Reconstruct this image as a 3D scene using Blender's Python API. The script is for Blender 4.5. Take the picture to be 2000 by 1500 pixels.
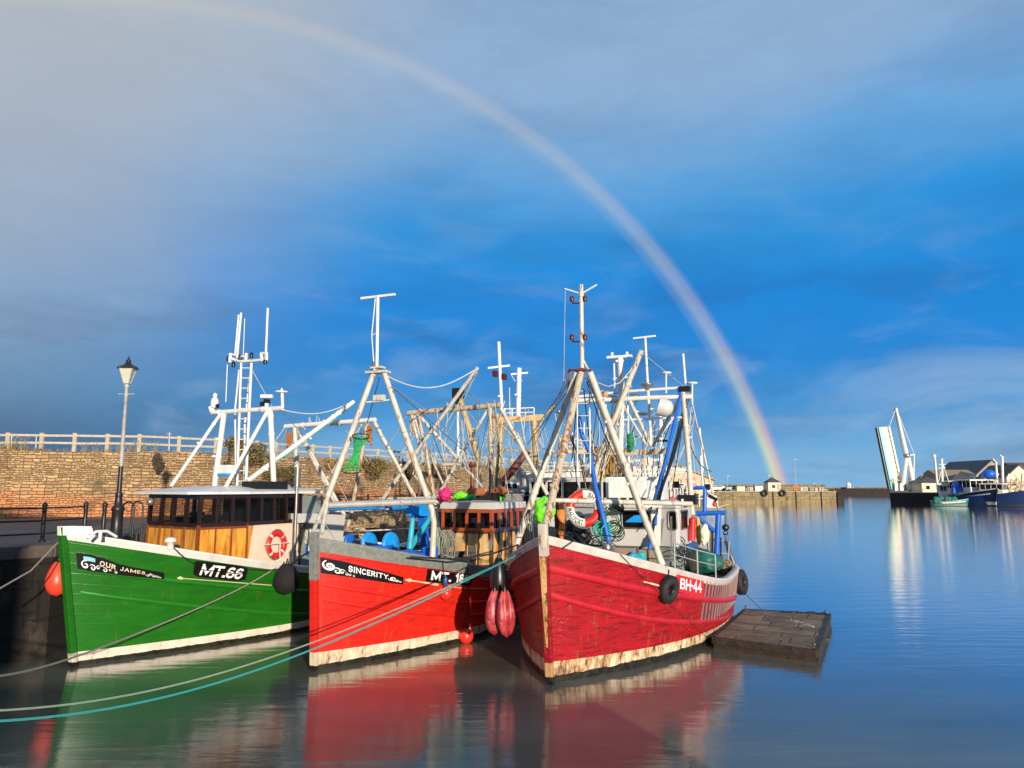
import bpy, math, random
import numpy as np
from mathutils import Vector, Matrix, Quaternion
for o in list(bpy.data.objects): bpy.data.objects.remove(o)
SC = bpy.context.scene
COL = SC.collection
R = math.radians
random.seed(7)

# ------------------------------------------------------------------ camera
CF, CH, PT = 1450.0, 4.0, math.atan(200/1450.0)
cc, cs = math.cos(PT), math.sin(PT)
cam = bpy.data.cameras.new('camera'); camo = bpy.data.objects.new('camera', cam); COL.objects.link(camo)
camo.location = (0, 0, CH); camo.rotation_euler = (math.pi/2 + PT, 0, 0)
cam.sensor_width = 36; cam.lens = 36*CF/2000; cam.clip_end = 9000; cam.clip_start = .1
SC.camera = camo
SC.view_settings.view_transform = 'Standard'; SC.view_settings.look = 'None'
SC.view_settings.exposure = 0.25; SC.view_settings.gamma = 1.0
SC.render.resolution_x, SC.render.resolution_y = 1024, 768

# ------------------------------------------------------------------ sun and sky
SUN_EL, SUN_AZ = R(9), R(159)          # azimuth clockwise from +Y (the rainbow fixes both)
sv = Vector((math.sin(SUN_AZ)*math.cos(SUN_EL), math.cos(SUN_AZ)*math.cos(SUN_EL), math.sin(SUN_EL)))
sl = bpy.data.lights.new('sun', 'SUN'); sl.energy = 5.0; sl.angle = R(.6); sl.color = (1, .86, .68)
so = bpy.data.objects.new('sun', sl); COL.objects.link(so)
so.rotation_euler = sv.to_track_quat('Z', 'Y').to_euler(); so.location = (20, -40, 30)

def lin(c): return tuple((x/255/12.92 if x/255 <= .04045 else ((x/255+.055)/1.055)**2.4) for x in c) + (1,)
def ramp(nt, fac, stops, interp='LINEAR'):
    n = nt.nodes.new('ShaderNodeValToRGB'); n.color_ramp.interpolation = interp
    e = n.color_ramp.elements
    while len(e) > 1: e.remove(e[-1])
    e[0].position = stops[0][0]; e[0].color = stops[0][1]
    for p, c in stops[1:]:
        k = e.new(p); k.color = c
    if fac is not None: nt.links.new(fac, n.inputs[0])
    return n.outputs[0]
def g4(v): return (v, v, v, 1)
def math_(nt, op, a, b=None, c=None, clamp=False):
    n = nt.nodes.new('ShaderNodeMath'); n.operation = op; n.use_clamp = clamp
    for i, v in enumerate((a, b, c)):
        if v is None: continue
        if isinstance(v, (int, float)): n.inputs[i].default_value = v
        else: nt.links.new(v, n.inputs[i])
    return n.outputs[0]
def mix(nt, f, a, b, blend='MIX'):
    n = nt.nodes.new('ShaderNodeMix'); n.data_type = 'RGBA'; n.blend_type = blend
    for s, v in ((n.inputs['Factor'], f), (n.inputs[6], a), (n.inputs[7], b)):
        if isinstance(v, (int, float)): s.default_value = v
        elif isinstance(v, tuple): s.default_value = v if len(v) == 4 else v+(1,)
        else: nt.links.new(v, s)
    return n.outputs[2]

world = bpy.data.worlds.new('World'); SC.world = world; world.use_nodes = True
nt = world.node_tree; nt.nodes.clear()
outw = nt.nodes.new('ShaderNodeOutputWorld'); bg = nt.nodes.new('ShaderNodeBackground')
tc = nt.nodes.new('ShaderNodeTexCoord'); D = tc.outputs['Generated']
sky = nt.nodes.new('ShaderNodeTexSky'); sky.sky_type = 'NISHITA'; sky.sun_disc = False
sky.sun_elevation = SUN_EL; sky.sun_rotation = SUN_AZ; sky.air_density = 1.2; sky.dust_density = .6
sep = nt.nodes.new('ShaderNodeSeparateXYZ'); nt.links.new(D, sep.inputs[0])
Z = sep.outputs[2]
def dotn(v):
    n = nt.nodes.new('ShaderNodeVectorMath'); n.operation = 'DOT_PRODUCT'; nt.links.new(D, n.inputs[0]); n.inputs[1].default_value = v
    return n.outputs['Value']
def noise_w(scale, zst, detail=5, rough=.55, off=0, dist=0):
    mp = nt.nodes.new('ShaderNodeMapping'); nt.links.new(D, mp.inputs[0]); mp.inputs['Scale'].default_value = (1, 1, zst); mp.inputs['Location'].default_value = (off, off*.7, 0)
    mp.inputs['Rotation'].default_value = (0, R(-9), 0)
    n = nt.nodes.new('ShaderNodeTexNoise'); nt.links.new(mp.outputs[0], n.inputs['Vector'])
    n.inputs['Scale'].default_value = scale; n.inputs['Detail'].default_value = detail; n.inputs['Roughness'].default_value = rough; n.inputs['Distortion'].default_value = dist
    return n.outputs[0]
nbig = noise_w(2.2, 3.2, 4, .5, 3.1, .5); nfine = noise_w(5, 3.5, 6, .55, 1.3, .6)
zw = math_(nt, 'ADD', Z, math_(nt, 'MULTIPLY', math_(nt, 'SUBTRACT', nbig, .5), .10))
sn = lambda d: (math.sin(R(d))+.05)/1.05
zr_ = math_(nt, 'DIVIDE', math_(nt, 'ADD', zw, .05), 1.05)
right = ramp(nt, zr_, [(sn(-2), lin((140, 190, 226))), (sn(1.5), lin((120, 180, 224))), (sn(5), lin((66, 150, 214))), (sn(9), lin((20, 132, 214))), (sn(14), lin((8, 134, 220))),
    (sn(19), lin((40, 146, 220))), (sn(24), lin((104, 166, 220))), (sn(29), lin((142, 176, 214))), (sn(37), lin((150, 178, 210))), (sn(60), lin((150, 165, 190)))])
left = ramp(nt, zr_, [(sn(-2), lin((92, 142, 184))), (sn(3), lin((46, 94, 138))), (sn(7), lin((66, 124, 174))), (sn(12), lin((88, 144, 196))), (sn(19), lin((118, 154, 200))),
    (sn(26), lin((150, 168, 204))), (sn(34), lin((168, 180, 202))), (sn(60), lin((160, 168, 180)))])
# azimuth factor: 1 towards the left of the harbour
az = dotn((-math.cos(R(8)), -math.sin(R(8)), 0))
azn = math_(nt, 'ADD', az, math_(nt, 'MULTIPLY', math_(nt, 'SUBTRACT', nbig, .5), .35))
fl = ramp(nt, azn, [(0.0, g4(0)), (.18, g4(.22)), (.34, g4(.75)), (.5, g4(1))], 'EASE')
base = mix(nt, fl, right, left)
# soft brighter rain veils
veil = ramp(nt, nfine, [(.50, g4(0)), (.72, g4(1))], 'EASE')
lowm = ramp(nt, Z, [(0, g4(.55)), (.12, g4(.42)), (.3, g4(.16)), (.6, g4(.15))])
base = mix(nt, math_(nt, 'MULTIPLY', veil, lowm), base, lin((138, 172, 212)))
dark = ramp(nt, noise_w(3.4, 5.5, 4, .5, 7.7, .3), [(.5, g4(0)), (.75, g4(1))], 'EASE')
base = mix(nt, math_(nt, 'MULTIPLY', dark, .12), base, lin((40, 84, 140)))
cl2 = ramp(nt, noise_w(3.0, 2.4, 6, .6, 4.4, .8), [(.47, g4(0)), (.66, g4(1))], 'EASE')
lw2 = ramp(nt, Z, [(0, g4(.3)), (.04, g4(.55)), (.13, g4(.5)), (.22, g4(.0))])
rx = ramp(nt, sep.outputs[0], [(.30, g4(0)), (.5, g4(1))])
base = mix(nt, math_(nt, 'MULTIPLY', math_(nt, 'MULTIPLY', cl2, lw2), rx), base, lin((158, 186, 218)))
dk2 = ramp(nt, noise_w(2.6, 5, 5, .6, 9.1, .5), [(.48, g4(0)), (.68, g4(1))], 'EASE')
lw3 = ramp(nt, Z, [(0, g4(.1)), (.05, g4(.5)), (.2, g4(.4)), (.34, g4(.12))])
base = mix(nt, math_(nt, 'MULTIPLY', dk2, lw3), base, lin((40, 92, 150)))
mot = ramp(nt, noise_w(9, 2.2, 6, .65, 5.5, .4), [(.3, g4(.955)), (.7, g4(1.045))])
base = mix(nt, 1.0, base, mot, 'MULTIPLY')
# grey-lilac towards the far upper left
ul = dotn(Vector((-.62, .62, .62)).normalized())
ulf = ramp(nt, ul, [(.80, g4(0)), (1.0, g4(.6))], 'EASE')
base = mix(nt, ulf, base, lin((192, 194, 192)))
# rainbow: a band about 41 degrees from the point opposite the sun
ar = dotn(-sv)
ang = math_(nt, 'MULTIPLY', math_(nt, 'ARCCOSINE', ar), 180/math.pi)
rb_t = math_(nt, 'DIVIDE', math_(nt, 'SUBTRACT', ang, 40.3), 2.0, None, True)
rcol = ramp(nt, rb_t, [(0, lin((120, 150, 215))), (.25, lin((112, 185, 215))), (.42, lin((185, 220, 195))), (.55, lin((240, 230, 175))), (.69, lin((248, 205, 170))), (.83, lin((236, 172, 190))), (1, lin((160, 160, 215)))])
rprof = ramp(nt, rb_t, [(0, g4(0)), (.2, g4(.35)), (.5, g4(1)), (.75, g4(.8)), (.9, g4(.25)), (1, g4(0))], 'EASE')
lowb = ramp(nt, Z, [(0, g4(.92)), (.05, g4(.80)), (.12, g4(.54)), (.24, g4(.36)), (.36, g4(.29)), (.46, g4(.26)), (.54, g4(.26)), (.64, g4(.16))])
rcol2 = mix(nt, ramp(nt, Z, [(.04, g4(0)), (.22, g4(.8))]), rcol, lin((214, 206, 200)))
rn = ramp(nt, noise_w(5, 1, 3, .5, 2.2), [(.3, g4(.75)), (.7, g4(1.0))])
rf_ = math_(nt, 'MULTIPLY', math_(nt, 'MULTIPLY', rprof, lowb), rn)
base = mix(nt, rf_, base, rcol2)

sk = nt.nodes.new('ShaderNodeVectorMath'); sk.operation = 'SCALE'; nt.links.new(sky.outputs[0], sk.inputs[0]); sk.inputs[3].default_value = .10
nt.links.new(mix(nt, .94, sk.outputs[0], base), bg.inputs[0]); bg.inputs[1].default_value = .86
nt.links.new(bg.outputs[0], outw.inputs[0])

# ------------------------------------------------------------------ helpers
def ray(px, py): return Vector(((px-1000)/CF, cc-(750-py)/CF*cs, cs+(750-py)/CF*cc))
def at(px, py, y): d = ray(px, py); return Vector((0, 0, CH)) + d*(y/d.y)
def onz(px, py, z): d = ray(px, py); return Vector((0, 0, CH)) + d*((z-CH)/d.z)
def proj(P):
    d = P[1]*cc+(P[2]-CH)*cs; v = -P[1]*cs+(P[2]-CH)*cc
    return (1000+CF*P[0]/d, 750-CF*v/d)

def meta(o, label=None, cat=None, group=None, kind=None):
    if label: o['label'] = label
    if cat: o['category'] = cat
    if group: o['group'] = group
    if kind: o['kind'] = kind
    return o
def thing(name, label, cat, loc=(0, 0, 0), rz=0, group=None):
    o = bpy.data.objects.new(name, None); COL.objects.link(o); o.empty_display_size = .3
    o.location = loc; o.rotation_euler = (0, 0, rz)
    return meta(o, label, cat, group)

def perp(d):
    a = Vector((0, 0, 1)) if abs(d.z) < .9 else Vector((1, 0, 0))
    u = d.cross(a).normalized(); return u, d.cross(u).normalized()
class MB:
    def __init__(s): s.v = []; s.f = []; s.uv = []; s.sm = []; s.mi = []; s.cm = 0
    def add(s, vs, fs, smooth=False, uvs=None):
        b = len(s.v); s.v += [tuple(p) for p in vs]; s.uv += (uvs if uvs else [(p[0]+p[1], p[2]) for p in vs])
        s.f += [tuple(i+b for i in f) for f in fs]; s.sm += [smooth]*len(fs); s.mi += [s.cm]*len(fs); return s
    def box(s, c, size, rz=0, tilt=None):
        x, y, z = [q/2 for q in size]
        P = [Vector((i*x, j*y, k*z)) for k in (-1, 1) for j in (-1, 1) for i in (-1, 1)]
        M = Matrix.Rotation(rz, 3, 'Z')
        if tilt is not None: M = tilt @ M if False else M @ tilt
        P = [M @ p + Vector(c) for p in P]
        return s.add(P, [(0, 2, 3, 1), (4, 5, 7, 6), (0, 1, 5, 4), (2, 6, 7, 3), (0, 4, 6, 2), (1, 3, 7, 5)])
    def beam(s, p, q, w, h, up=(0, 0, 1)):
        p, q = Vector(p), Vector(q); d = (q-p).normalized(); u = d.cross(Vector(up))
        if u.length < 1e-3: u = d.cross(Vector((1, 0, 0)))
        u.normalize(); v = u.cross(d)
        P = [r+u*i*w/2+v*j*h/2 for r in (p, q) for i, j in ((-1, -1), (1, -1), (1, 1), (-1, 1))]
        return s.add(P, [(0, 1, 2, 3), (7, 6, 5, 4), (0, 4, 5, 1), (1, 5, 6, 2), (2, 6, 7, 3), (3, 7, 4, 0)])
    def tube(s, p, q, r0, r1=None, n=8, caps=True):
        r1 = r0 if r1 is None else r1; p, q = Vector(p), Vector(q); d = q-p
        if d.length < 1e-5: return s
        L = d.length; d.normalize(); u, v = perp(d); P = []; U = []
        for k, (c, r) in enumerate(((p, r0), (q, r1))):
            for i in range(n):
                a = 2*math.pi*i/n; P.append(c+(u*math.cos(a)+v*math.sin(a))*r); U.append((i/n, k*L))
        s.add(P, [(i, (i+1) % n, n+(i+1) % n, n+i) for i in range(n)], True, U)
        if caps:
            s.add(P[:n], [tuple(reversed(range(n)))]); s.add(P[n:], [tuple(range(n))])
        return s
    def path(s, pts, r, n=6, closed=False):
        pts = [Vector(p) for p in pts]; m = len(pts); P = []; U = []; L = 0; u = None
        for k, p in enumerate(pts):
            a = pts[(k-1) % m] if closed else pts[max(k-1, 0)]; b = pts[(k+1) % m] if closed else pts[min(k+1, m-1)]
            d = (b-a).normalized()
            if u is None: u, v = perp(d)
            else:
                u = (u-d*u.dot(d)).normalized()
            v = d.cross(u)
            if k: L += (p-pts[k-1]).length
            rr = r(k/(m-1)) if callable(r) else r
            for i in range(n):
                t = 2*math.pi*i/n; P.append(p+(u*math.cos(t)+v*math.sin(t))*rr); U.append((i/n, L))
        F = [(k*n+i, k*n+(i+1) % n, ((k+1) % m)*n+(i+1) % n, ((k+1) % m)*n+i) for k in range(m if closed else m-1) for i in range(n)]
        s.add(P, F, True, U)
        if not closed:
            s.add(P[:n], [tuple(reversed(range(n)))]); s.add(P[-n:], [tuple(range(n))])
        return s
    def lathe(s, prof, c=(0, 0, 0), n=16, axis=None, sx=1, sy=1):
        P = []; c = Vector(c); M = axis.to_track_quat('Z', 'Y').to_matrix() if axis is not None else Matrix.Identity(3)
        for r, z in prof:
            for i in range(n):
                a = 2*math.pi*i/n; P.append(c+M @ Vector((r*math.cos(a)*sx, r*math.sin(a)*sy, z)))
        m = len(prof)
        s.add(P, [(k*n+i, k*n+(i+1) % n, (k+1)*n+(i+1) % n, (k+1)*n+i) for k in range(m-1) for i in range(n)], True)
        if prof[0][0] > 1e-4: s.add(P[:n], [tuple(reversed(range(n)))])
        if prof[-1][0] > 1e-4: s.add(P[-n:], [tuple(range(n))])
        return s
    def ball(s, c, r, n=16, m=10, sx=1, sy=1, sz=1):
        prof = [(max(r*math.sin(math.pi*k/m), 1e-5), -r*sz*math.cos(math.pi*k/m)) for k in range(m+1)]
        return s.lathe(prof, c, n, None, sx, sy)
    def torus(s, c, ax, R_, r, n=28, m=10, arc=(0, 2*math.pi), sq=1.0):
        ax = Vector(ax).normalized(); u, v = perp(ax); c = Vector(c); P = []; full = abs(arc[1]-arc[0]-2*math.pi) < 1e-6
        nn = n if full else n+1
        for k in range(nn):
            t = arc[0]+(arc[1]-arc[0])*k/n; e = u*math.cos(t)+v*math.sin(t)
            for i in range(m):
                a = 2*math.pi*i/m; P.append(c+e*(R_+r*math.cos(a))+ax*r*sq*math.sin(a))
        return s.add(P, [(k*m+i, k*m+(i+1) % m, ((k+1) % nn)*m+(i+1) % m, ((k+1) % nn)*m+i) for k in range(n) for i in range(m)], True)
    def prism(s, pts, z0, z1):
        n = len(pts); P = [(x, y, z0) for x, y in pts]+[(x, y, z1) for x, y in pts]
        return s.add(P, [(i, (i+1) % n, n+(i+1) % n, n+i) for i in range(n)]+[tuple(reversed(range(n))), tuple(range(n, 2*n))])
    def slab(s, pts, th, nrm=None):
        """polygon in 3D given a thickness along its normal"""
        pts = [Vector(p) for p in pts]; n = len(pts)
        if nrm is None: nrm = (pts[1]-pts[0]).cross(pts[2]-pts[0]).normalized()
        P = pts+[p-nrm*th for p in pts]
        return s.add(P, [tuple(range(n)), tuple(reversed(range(n, 2*n)))]+[(i, n+i, n+(i+1) % n, (i+1) % n) for i in range(n)])
    def grid(s, rows, smooth=True, uvs=None, closed=False):
        n = len(rows[0]); P = [p for r in rows for p in r]
        F = [(k*n+i, k*n+i+1, (k+1)*n+i+1, (k+1)*n+i) for k in range(len(rows)-1) for i in range(n-1)]
        return s.add(P, F, smooth, uvs)
    def build(s, name, mat, parent=None, label=None, cat=None, group=None, kind=None, bevel=0, loc=None):
        me = bpy.data.meshes.new(name); me.from_pydata(s.v, [], s.f)
        mats = mat if isinstance(mat, (list, tuple)) else [mat]
        for m in mats: me.materials.append(m)
        me.polygons.foreach_set('use_smooth', s.sm)
        if len(mats) > 1: me.polygons.foreach_set('material_index', s.mi)
        uv = me.uv_layers.new(name='UVMap'); li = np.empty(len(me.loops), 'i'); me.loops.foreach_get('vertex_index', li)
        uv.data.foreach_set('uv', np.array(s.uv, 'f')[li].ravel())
        o = bpy.data.objects.new(name, me); COL.objects.link(o)
        if loc is not None:
            lv = Vector(loc); me.transform(Matrix.Translation(-lv)); o.location = lv
        if parent: o.parent = parent
        if bevel:
            b = o.modifiers.new('bevel', 'BEVEL'); b.width = bevel; b.segments = 2; b.limit_method = 'ANGLE'
        return meta(o, label, cat, group, kind)

# ------------------------------------------------------------------ materials
MATS = {}
def newmat(name):
    m = bpy.data.materials.new(name); m.use_nodes = True; n = m.node_tree; b = n.nodes['Principled BSDF']
    return m, n, b
def tex_noise(n, vec, scale, detail=4, rough=.55, dist=0):
    t = n.nodes.new('ShaderNodeTexNoise'); t.inputs['Scale'].default_value = scale; t.inputs['Detail'].default_value = detail
    t.inputs['Roughness'].default_value = rough; t.inputs['Distortion'].default_value = dist
    if vec is not None: n.links.new(vec, t.inputs['Vector'])
    return t.outputs[0]
def mapping(n, vec, scale=(1, 1, 1), rot=(0, 0, 0), loc=(0, 0, 0)):
    mp = n.nodes.new('ShaderNodeMapping'); n.links.new(vec, mp.inputs[0]); mp.inputs['Scale'].default_value = scale
    mp.inputs['Rotation'].default_value = rot; mp.inputs['Location'].default_value = loc
    return mp.outputs[0]
def coord(n, what='Object'):
    t = n.nodes.new('ShaderNodeTexCoord'); return t.outputs[what]
def bump(n, b, h, strength=.3, dist=.02, prev=None):
    k = n.nodes.new('ShaderNodeBump'); k.inputs['Strength'].default_value = strength; k.inputs['Distance'].default_value = dist
    n.links.new(h, k.inputs['Height'])
    if prev is not None: n.links.new(prev, k.inputs['Normal'])
    n.links.new(k.outputs[0], b.inputs['Normal']); return k.outputs[0]
def mat(name, c, rough=.5, metal=0, var=.25, vs=3, stain=None, ss=2.5, st=.62, bs=0, bsc=40, c2=None, streak=1, coat=0, bd=.01):
    """paint-like material: slight tone variation, stains (rust, dirt) with soft edges, fine bump"""
    if name in MATS: return MATS[name]
    m, n, b = newmat(name); v = coord(n)
    c = tuple(c[:3])+(1,)
    d = tuple(x*(1-var) for x in c[:3])+(1,)
    vv = mapping(n, v, (1, 1, streak))
    col = ramp(n, tex_noise(n, vv, vs, 5, .6), [(.35, d), (.65, c if c2 is None else tuple(c2[:3])+(1,))])
    rr = None
    if stain:
        f = tex_noise(n, vv, ss, 8, .7, .3)
        fm = ramp(n, f, [(st, g4(0)), (st+.07, g4(1))])
        col = mix(n, fm, col, tuple(stain[:3])+(1,))
        rr = math_(n, 'MULTIPLY_ADD', fm, .35, rough, True)
    n.links.new(col, b.inputs['Base Color'])
    b.inputs['Roughness'].default_value = rough; b.inputs['Metallic'].default_value = metal
    if rr is not None: n.links.new(rr, b.inputs['Roughness'])
    if coat: b.inputs['Coat Weight'].default_value = coat
    if bs: bump(n, b, tex_noise(n, v, bsc, 4), bs, bd)
    MATS[name] = m; return m
RUST = (.20, .055, .018)
M_white = mat('white_paint', (.74, .73, .69), .4, var=.16, stain=(.42, .28, .17), ss=5, st=.63, streak=.4)
M_rig = mat('weathered_white_rig', (.62, .58, .48), .5, var=.30, vs=7, stain=(.24, .09, .035), ss=8, st=.56, streak=.3)
M_rigr = mat('rust_streaked_rig', (.56, .49, .36), .55, var=.30, vs=7, stain=(.26, .09, .03), ss=7, st=.51, streak=.25)
M_yellow = mat('weathered_buff_rig', (.52, .36, .14), .5, var=.35, stain=(.24, .14, .06), ss=6, st=.55, streak=.4)
M_greyrig = mat('grey_rig', (.36, .36, .35), .5, var=.2, stain=(.12, .09, .07), ss=7, st=.6)
M_steel = mat('dull_steel', (.32, .31, .29), .42, .7, var=.3)
M_black = mat('black_plastic', (.012, .012, .013), .35, var=.2, bs=.1)
M_blackrope = mat('black_rope', (.015, .016, .02), .8)
M_rubber = mat('tyre_rubber', (.016, .016, .017), .75, var=.3, bs=.6, bsc=60)
M_cream = mat('cream_panel', (.72, .60, .46), .4, var=.08, stain=(.45, .33, .22), ss=2, st=.7, streak=.3)
M_grey = mat('light_grey_paint', (.56, .55, .52), .42, var=.10, vs=1.5, stain=(.30, .26, .2), ss=3, st=.66, streak=.3)
M_greyd = mat('grey_green_paint', (.24, .28, .25), .5, var=.2, stain=(.1, .08, .06), ss=4, st=.6)
M_capgrey = mat('grey_cap_paint', (.22, .235, .215), .6, var=.3, vs=9, stain=(.36, .34, .30), ss=14, st=.6, bs=.3)
M_darkwood = mat('dark_varnished_wood', (.022, .008, .005), .25, var=.4, vs=8, streak=.2, coat=.3)
M_midwood = mat('brown_varnished_wood', (.19, .055, .012), .3, var=.3, vs=8, streak=.2, coat=.3)
M_redwood = mat('orange_red_wood', (.42, .075, .02), .3, var=.3, vs=8, streak=.2, coat=.3)
M_ply = mat('orange_varnished_panel', (.66, .25, .025), .28, var=.45, vs=9, c2=(.80, .36, .045), streak=.15, coat=.4, stain=(.42, .15, .02), ss=9, st=.62)  # bright orange varnish with grain, the panels' own colour
M_plyold = mat('faded_varnished_panel', (.74, .38, .09), .4, var=.3, vs=4, c2=(.72, .52, .24), streak=.2, stain=(.45, .16, .03), ss=5, st=.58)
M_blue = mat('blue_paint', (.008, .13, .62), .4, var=.2, stain=(.05, .1, .25), ss=6, st=.66)
M_cyan = mat('bright_blue_plastic', (.01, .30, .80), .4, var=.2, vs=5)
M_turq = mat('turquoise_paint', (.02, .40, .55), .5, var=.25, vs=6, stain=(.1, .1, .12), ss=8, st=.64)
M_bluedk = mat('dark_blue_paint', (.012, .055, .22), .4, var=.2)
M_orange = mat('orange_float_plastic', (.85, .07, .035), .38, var=.15, vs=4, stain=(.35, .05, .03), ss=9, st=.66)
M_redball = mat('red_float_plastic', (.80, .035, .018), .35, var=.2, vs=4, stain=(.25, .03, .02), ss=8, st=.68)
M_pinkfl = mat('faded_red_fender_plastic', (.48, .03, .045), .4, var=.4, vs=5, stain=(.50, .27, .24), ss=6, st=.56, c2=(.58, .07, .08))
M_redring = mat('red_ring_plastic', (.70, .02, .012), .35, var=.2)
M_whiter = mat('white_ring_plastic', (.75, .72, .68), .4, var=.15, stain=(.4, .35, .3), ss=9, st=.64)
M_letter = mat('white_lettering', (.85, .84, .82), .5, var=.08)
M_cletter = mat('cream_lettering', (.78, .66, .42), .5, var=.15)
M_board = mat('black_board', (.008, .008, .009), .3, var=.2)
M_pale = mat('pale_arrow_paint', (.72, .60, .36), .5, var=.2)
M_netgreen = mat('green_net', (.02, .55, .12), .75, var=.5, vs=25, bs=.8, bsc=60)
M_netteal = mat('teal_rope_fibre', (.03, .42, .36), .8, var=.3, vs=30)
M_lime = mat('lime_tarpaulin', (.16, .75, .015), .5, var=.3, vs=5, bs=.5, bsc=8)
M_pink = mat('pink_buoy_plastic', (.75, .02, .17), .4, var=.2)
M_orangecl = mat('orange_oilskin', (.85, .22, .03), .6, var=.3, vs=8, bs=.6, bsc=14)
M_ochrecl = mat('yellow_oilskin', (.80, .42, .04), .6, var=.3, vs=8, bs=.6, bsc=14)
M_nets = mat('brown_fishing_net', (.40, .29, .16), .9, var=.5, vs=14, stain=(.06, .04, .02), ss=10, st=.5, bs=1, bsc=30, bd=.04)
M_rustpipe = mat('rust_red_pipe', (.20, .05, .03), .55, var=.3, vs=8)
M_rollor = mat('orange_brown_roll', (.50, .15, .03), .6, var=.3, vs=8)
M_rope = mat('white_rope', (.62, .60, .52), .85, var=.2, vs=30)
M_ropeold = mat('grey_rope', (.74, .70, .56), .9, var=.3, vs=30)
M_ropecy = mat('cyan_rope', (.06, .80, .80), .8, var=.15, vs=30)
M_ropeg = mat('pale_green_rope', (.62, .85, .62), .85, var=.2, vs=30)
M_glassl = mat('lamp_glass_white', (.60, .58, .48), .25, var=.15)
M_iron = mat('black_painted_iron', (.015, .016, .017), .4, var=.3, stain=(.08, .04, .02), ss=8, st=.68)
M_concrete = mat('weathered_concrete', (.40, .35, .27), .85, var=.3, vs=1.2, stain=(.14, .11, .07), ss=2, st=.55, bs=.5, bsc=8)
M_slate = mat('grey_slate', (.09, .085, .08), .6, var=.3, vs=4, bs=.4, bsc=6)
M_tanroof = mat('tan_roof_sheeting', (.30, .23, .15), .7, var=.2)
M_hcream = mat('cream_render', (.72, .62, .46), .8, var=.1)
M_darkin = mat('dark_interior', (.01, .008, .007), .6)
M_deck = mat('wet_deck_planks', (.10, .09, .08), .6, var=.4, vs=4)
def rope_twist(m, k=260):
    n = m.node_tree; b = n.nodes['Principled BSDF']; uv = coord(n, 'UV')
    w = n.nodes.new('ShaderNodeTexWave'); w.bands_direction = 'DIAGONAL'; w.inputs['Scale'].default_value = 3.2
    n.links.new(mapping(n, uv, (1, 4.5, 0)), w.inputs['Vector']); bump(n, b, w.outputs[1], .9, .02)
    l = b.inputs['Base Color'].links[0].from_socket
    n.links.new(mix(n, math_(n, 'MULTIPLY', math_(n, 'SUBTRACT', 1, w.outputs[1]), .35), l, (.05, .045, .03, 1)), b.inputs['Base Color'])
for m_ in (M_rope, M_ropeold, M_ropecy, M_ropeg): rope_twist(m_)
# window glass: a dark reflecting pane one can partly see through
def glassmat(name, tint, tr):
    m, n, b = newmat(name); n.nodes.remove(b); out = n.nodes['Material Output']
    t = n.nodes.new('ShaderNodeBsdfTransparent'); t.inputs[0].default_value = tint
    g = n.nodes.new('ShaderNodeBsdfGlossy'); g.inputs['Roughness'].default_value = .05; g.inputs[0].default_value = (.35, .37, .4, 1)
    d = n.nodes.new('ShaderNodeBsdfDiffuse'); d.inputs[0].default_value = (.012, .011, .010, 1)
    a = n.nodes.new('ShaderNodeMixShader'); a.inputs[0].default_value = tr; n.links.new(d.outputs[0], a.inputs[1]); n.links.new(t.outputs[0], a.inputs[2])
    f = n.nodes.new('ShaderNodeFresnel'); f.inputs[0].default_value = 1.45
    x = n.nodes.new('ShaderNodeMixShader'); n.links.new(f.outputs[0], x.inputs[0]); n.links.new(a.outputs[0], x.inputs[1]); n.links.new(g.outputs[0], x.inputs[2])
    n.links.new(x.outputs[0], out.inputs[0]); return m
M_glass = glassmat('cabin_glass', (.85, .84, .78, 1), .82)
M_glassd = glassmat('dark_cabin_glass', (.2, .2, .2, 1), .25)

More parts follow.
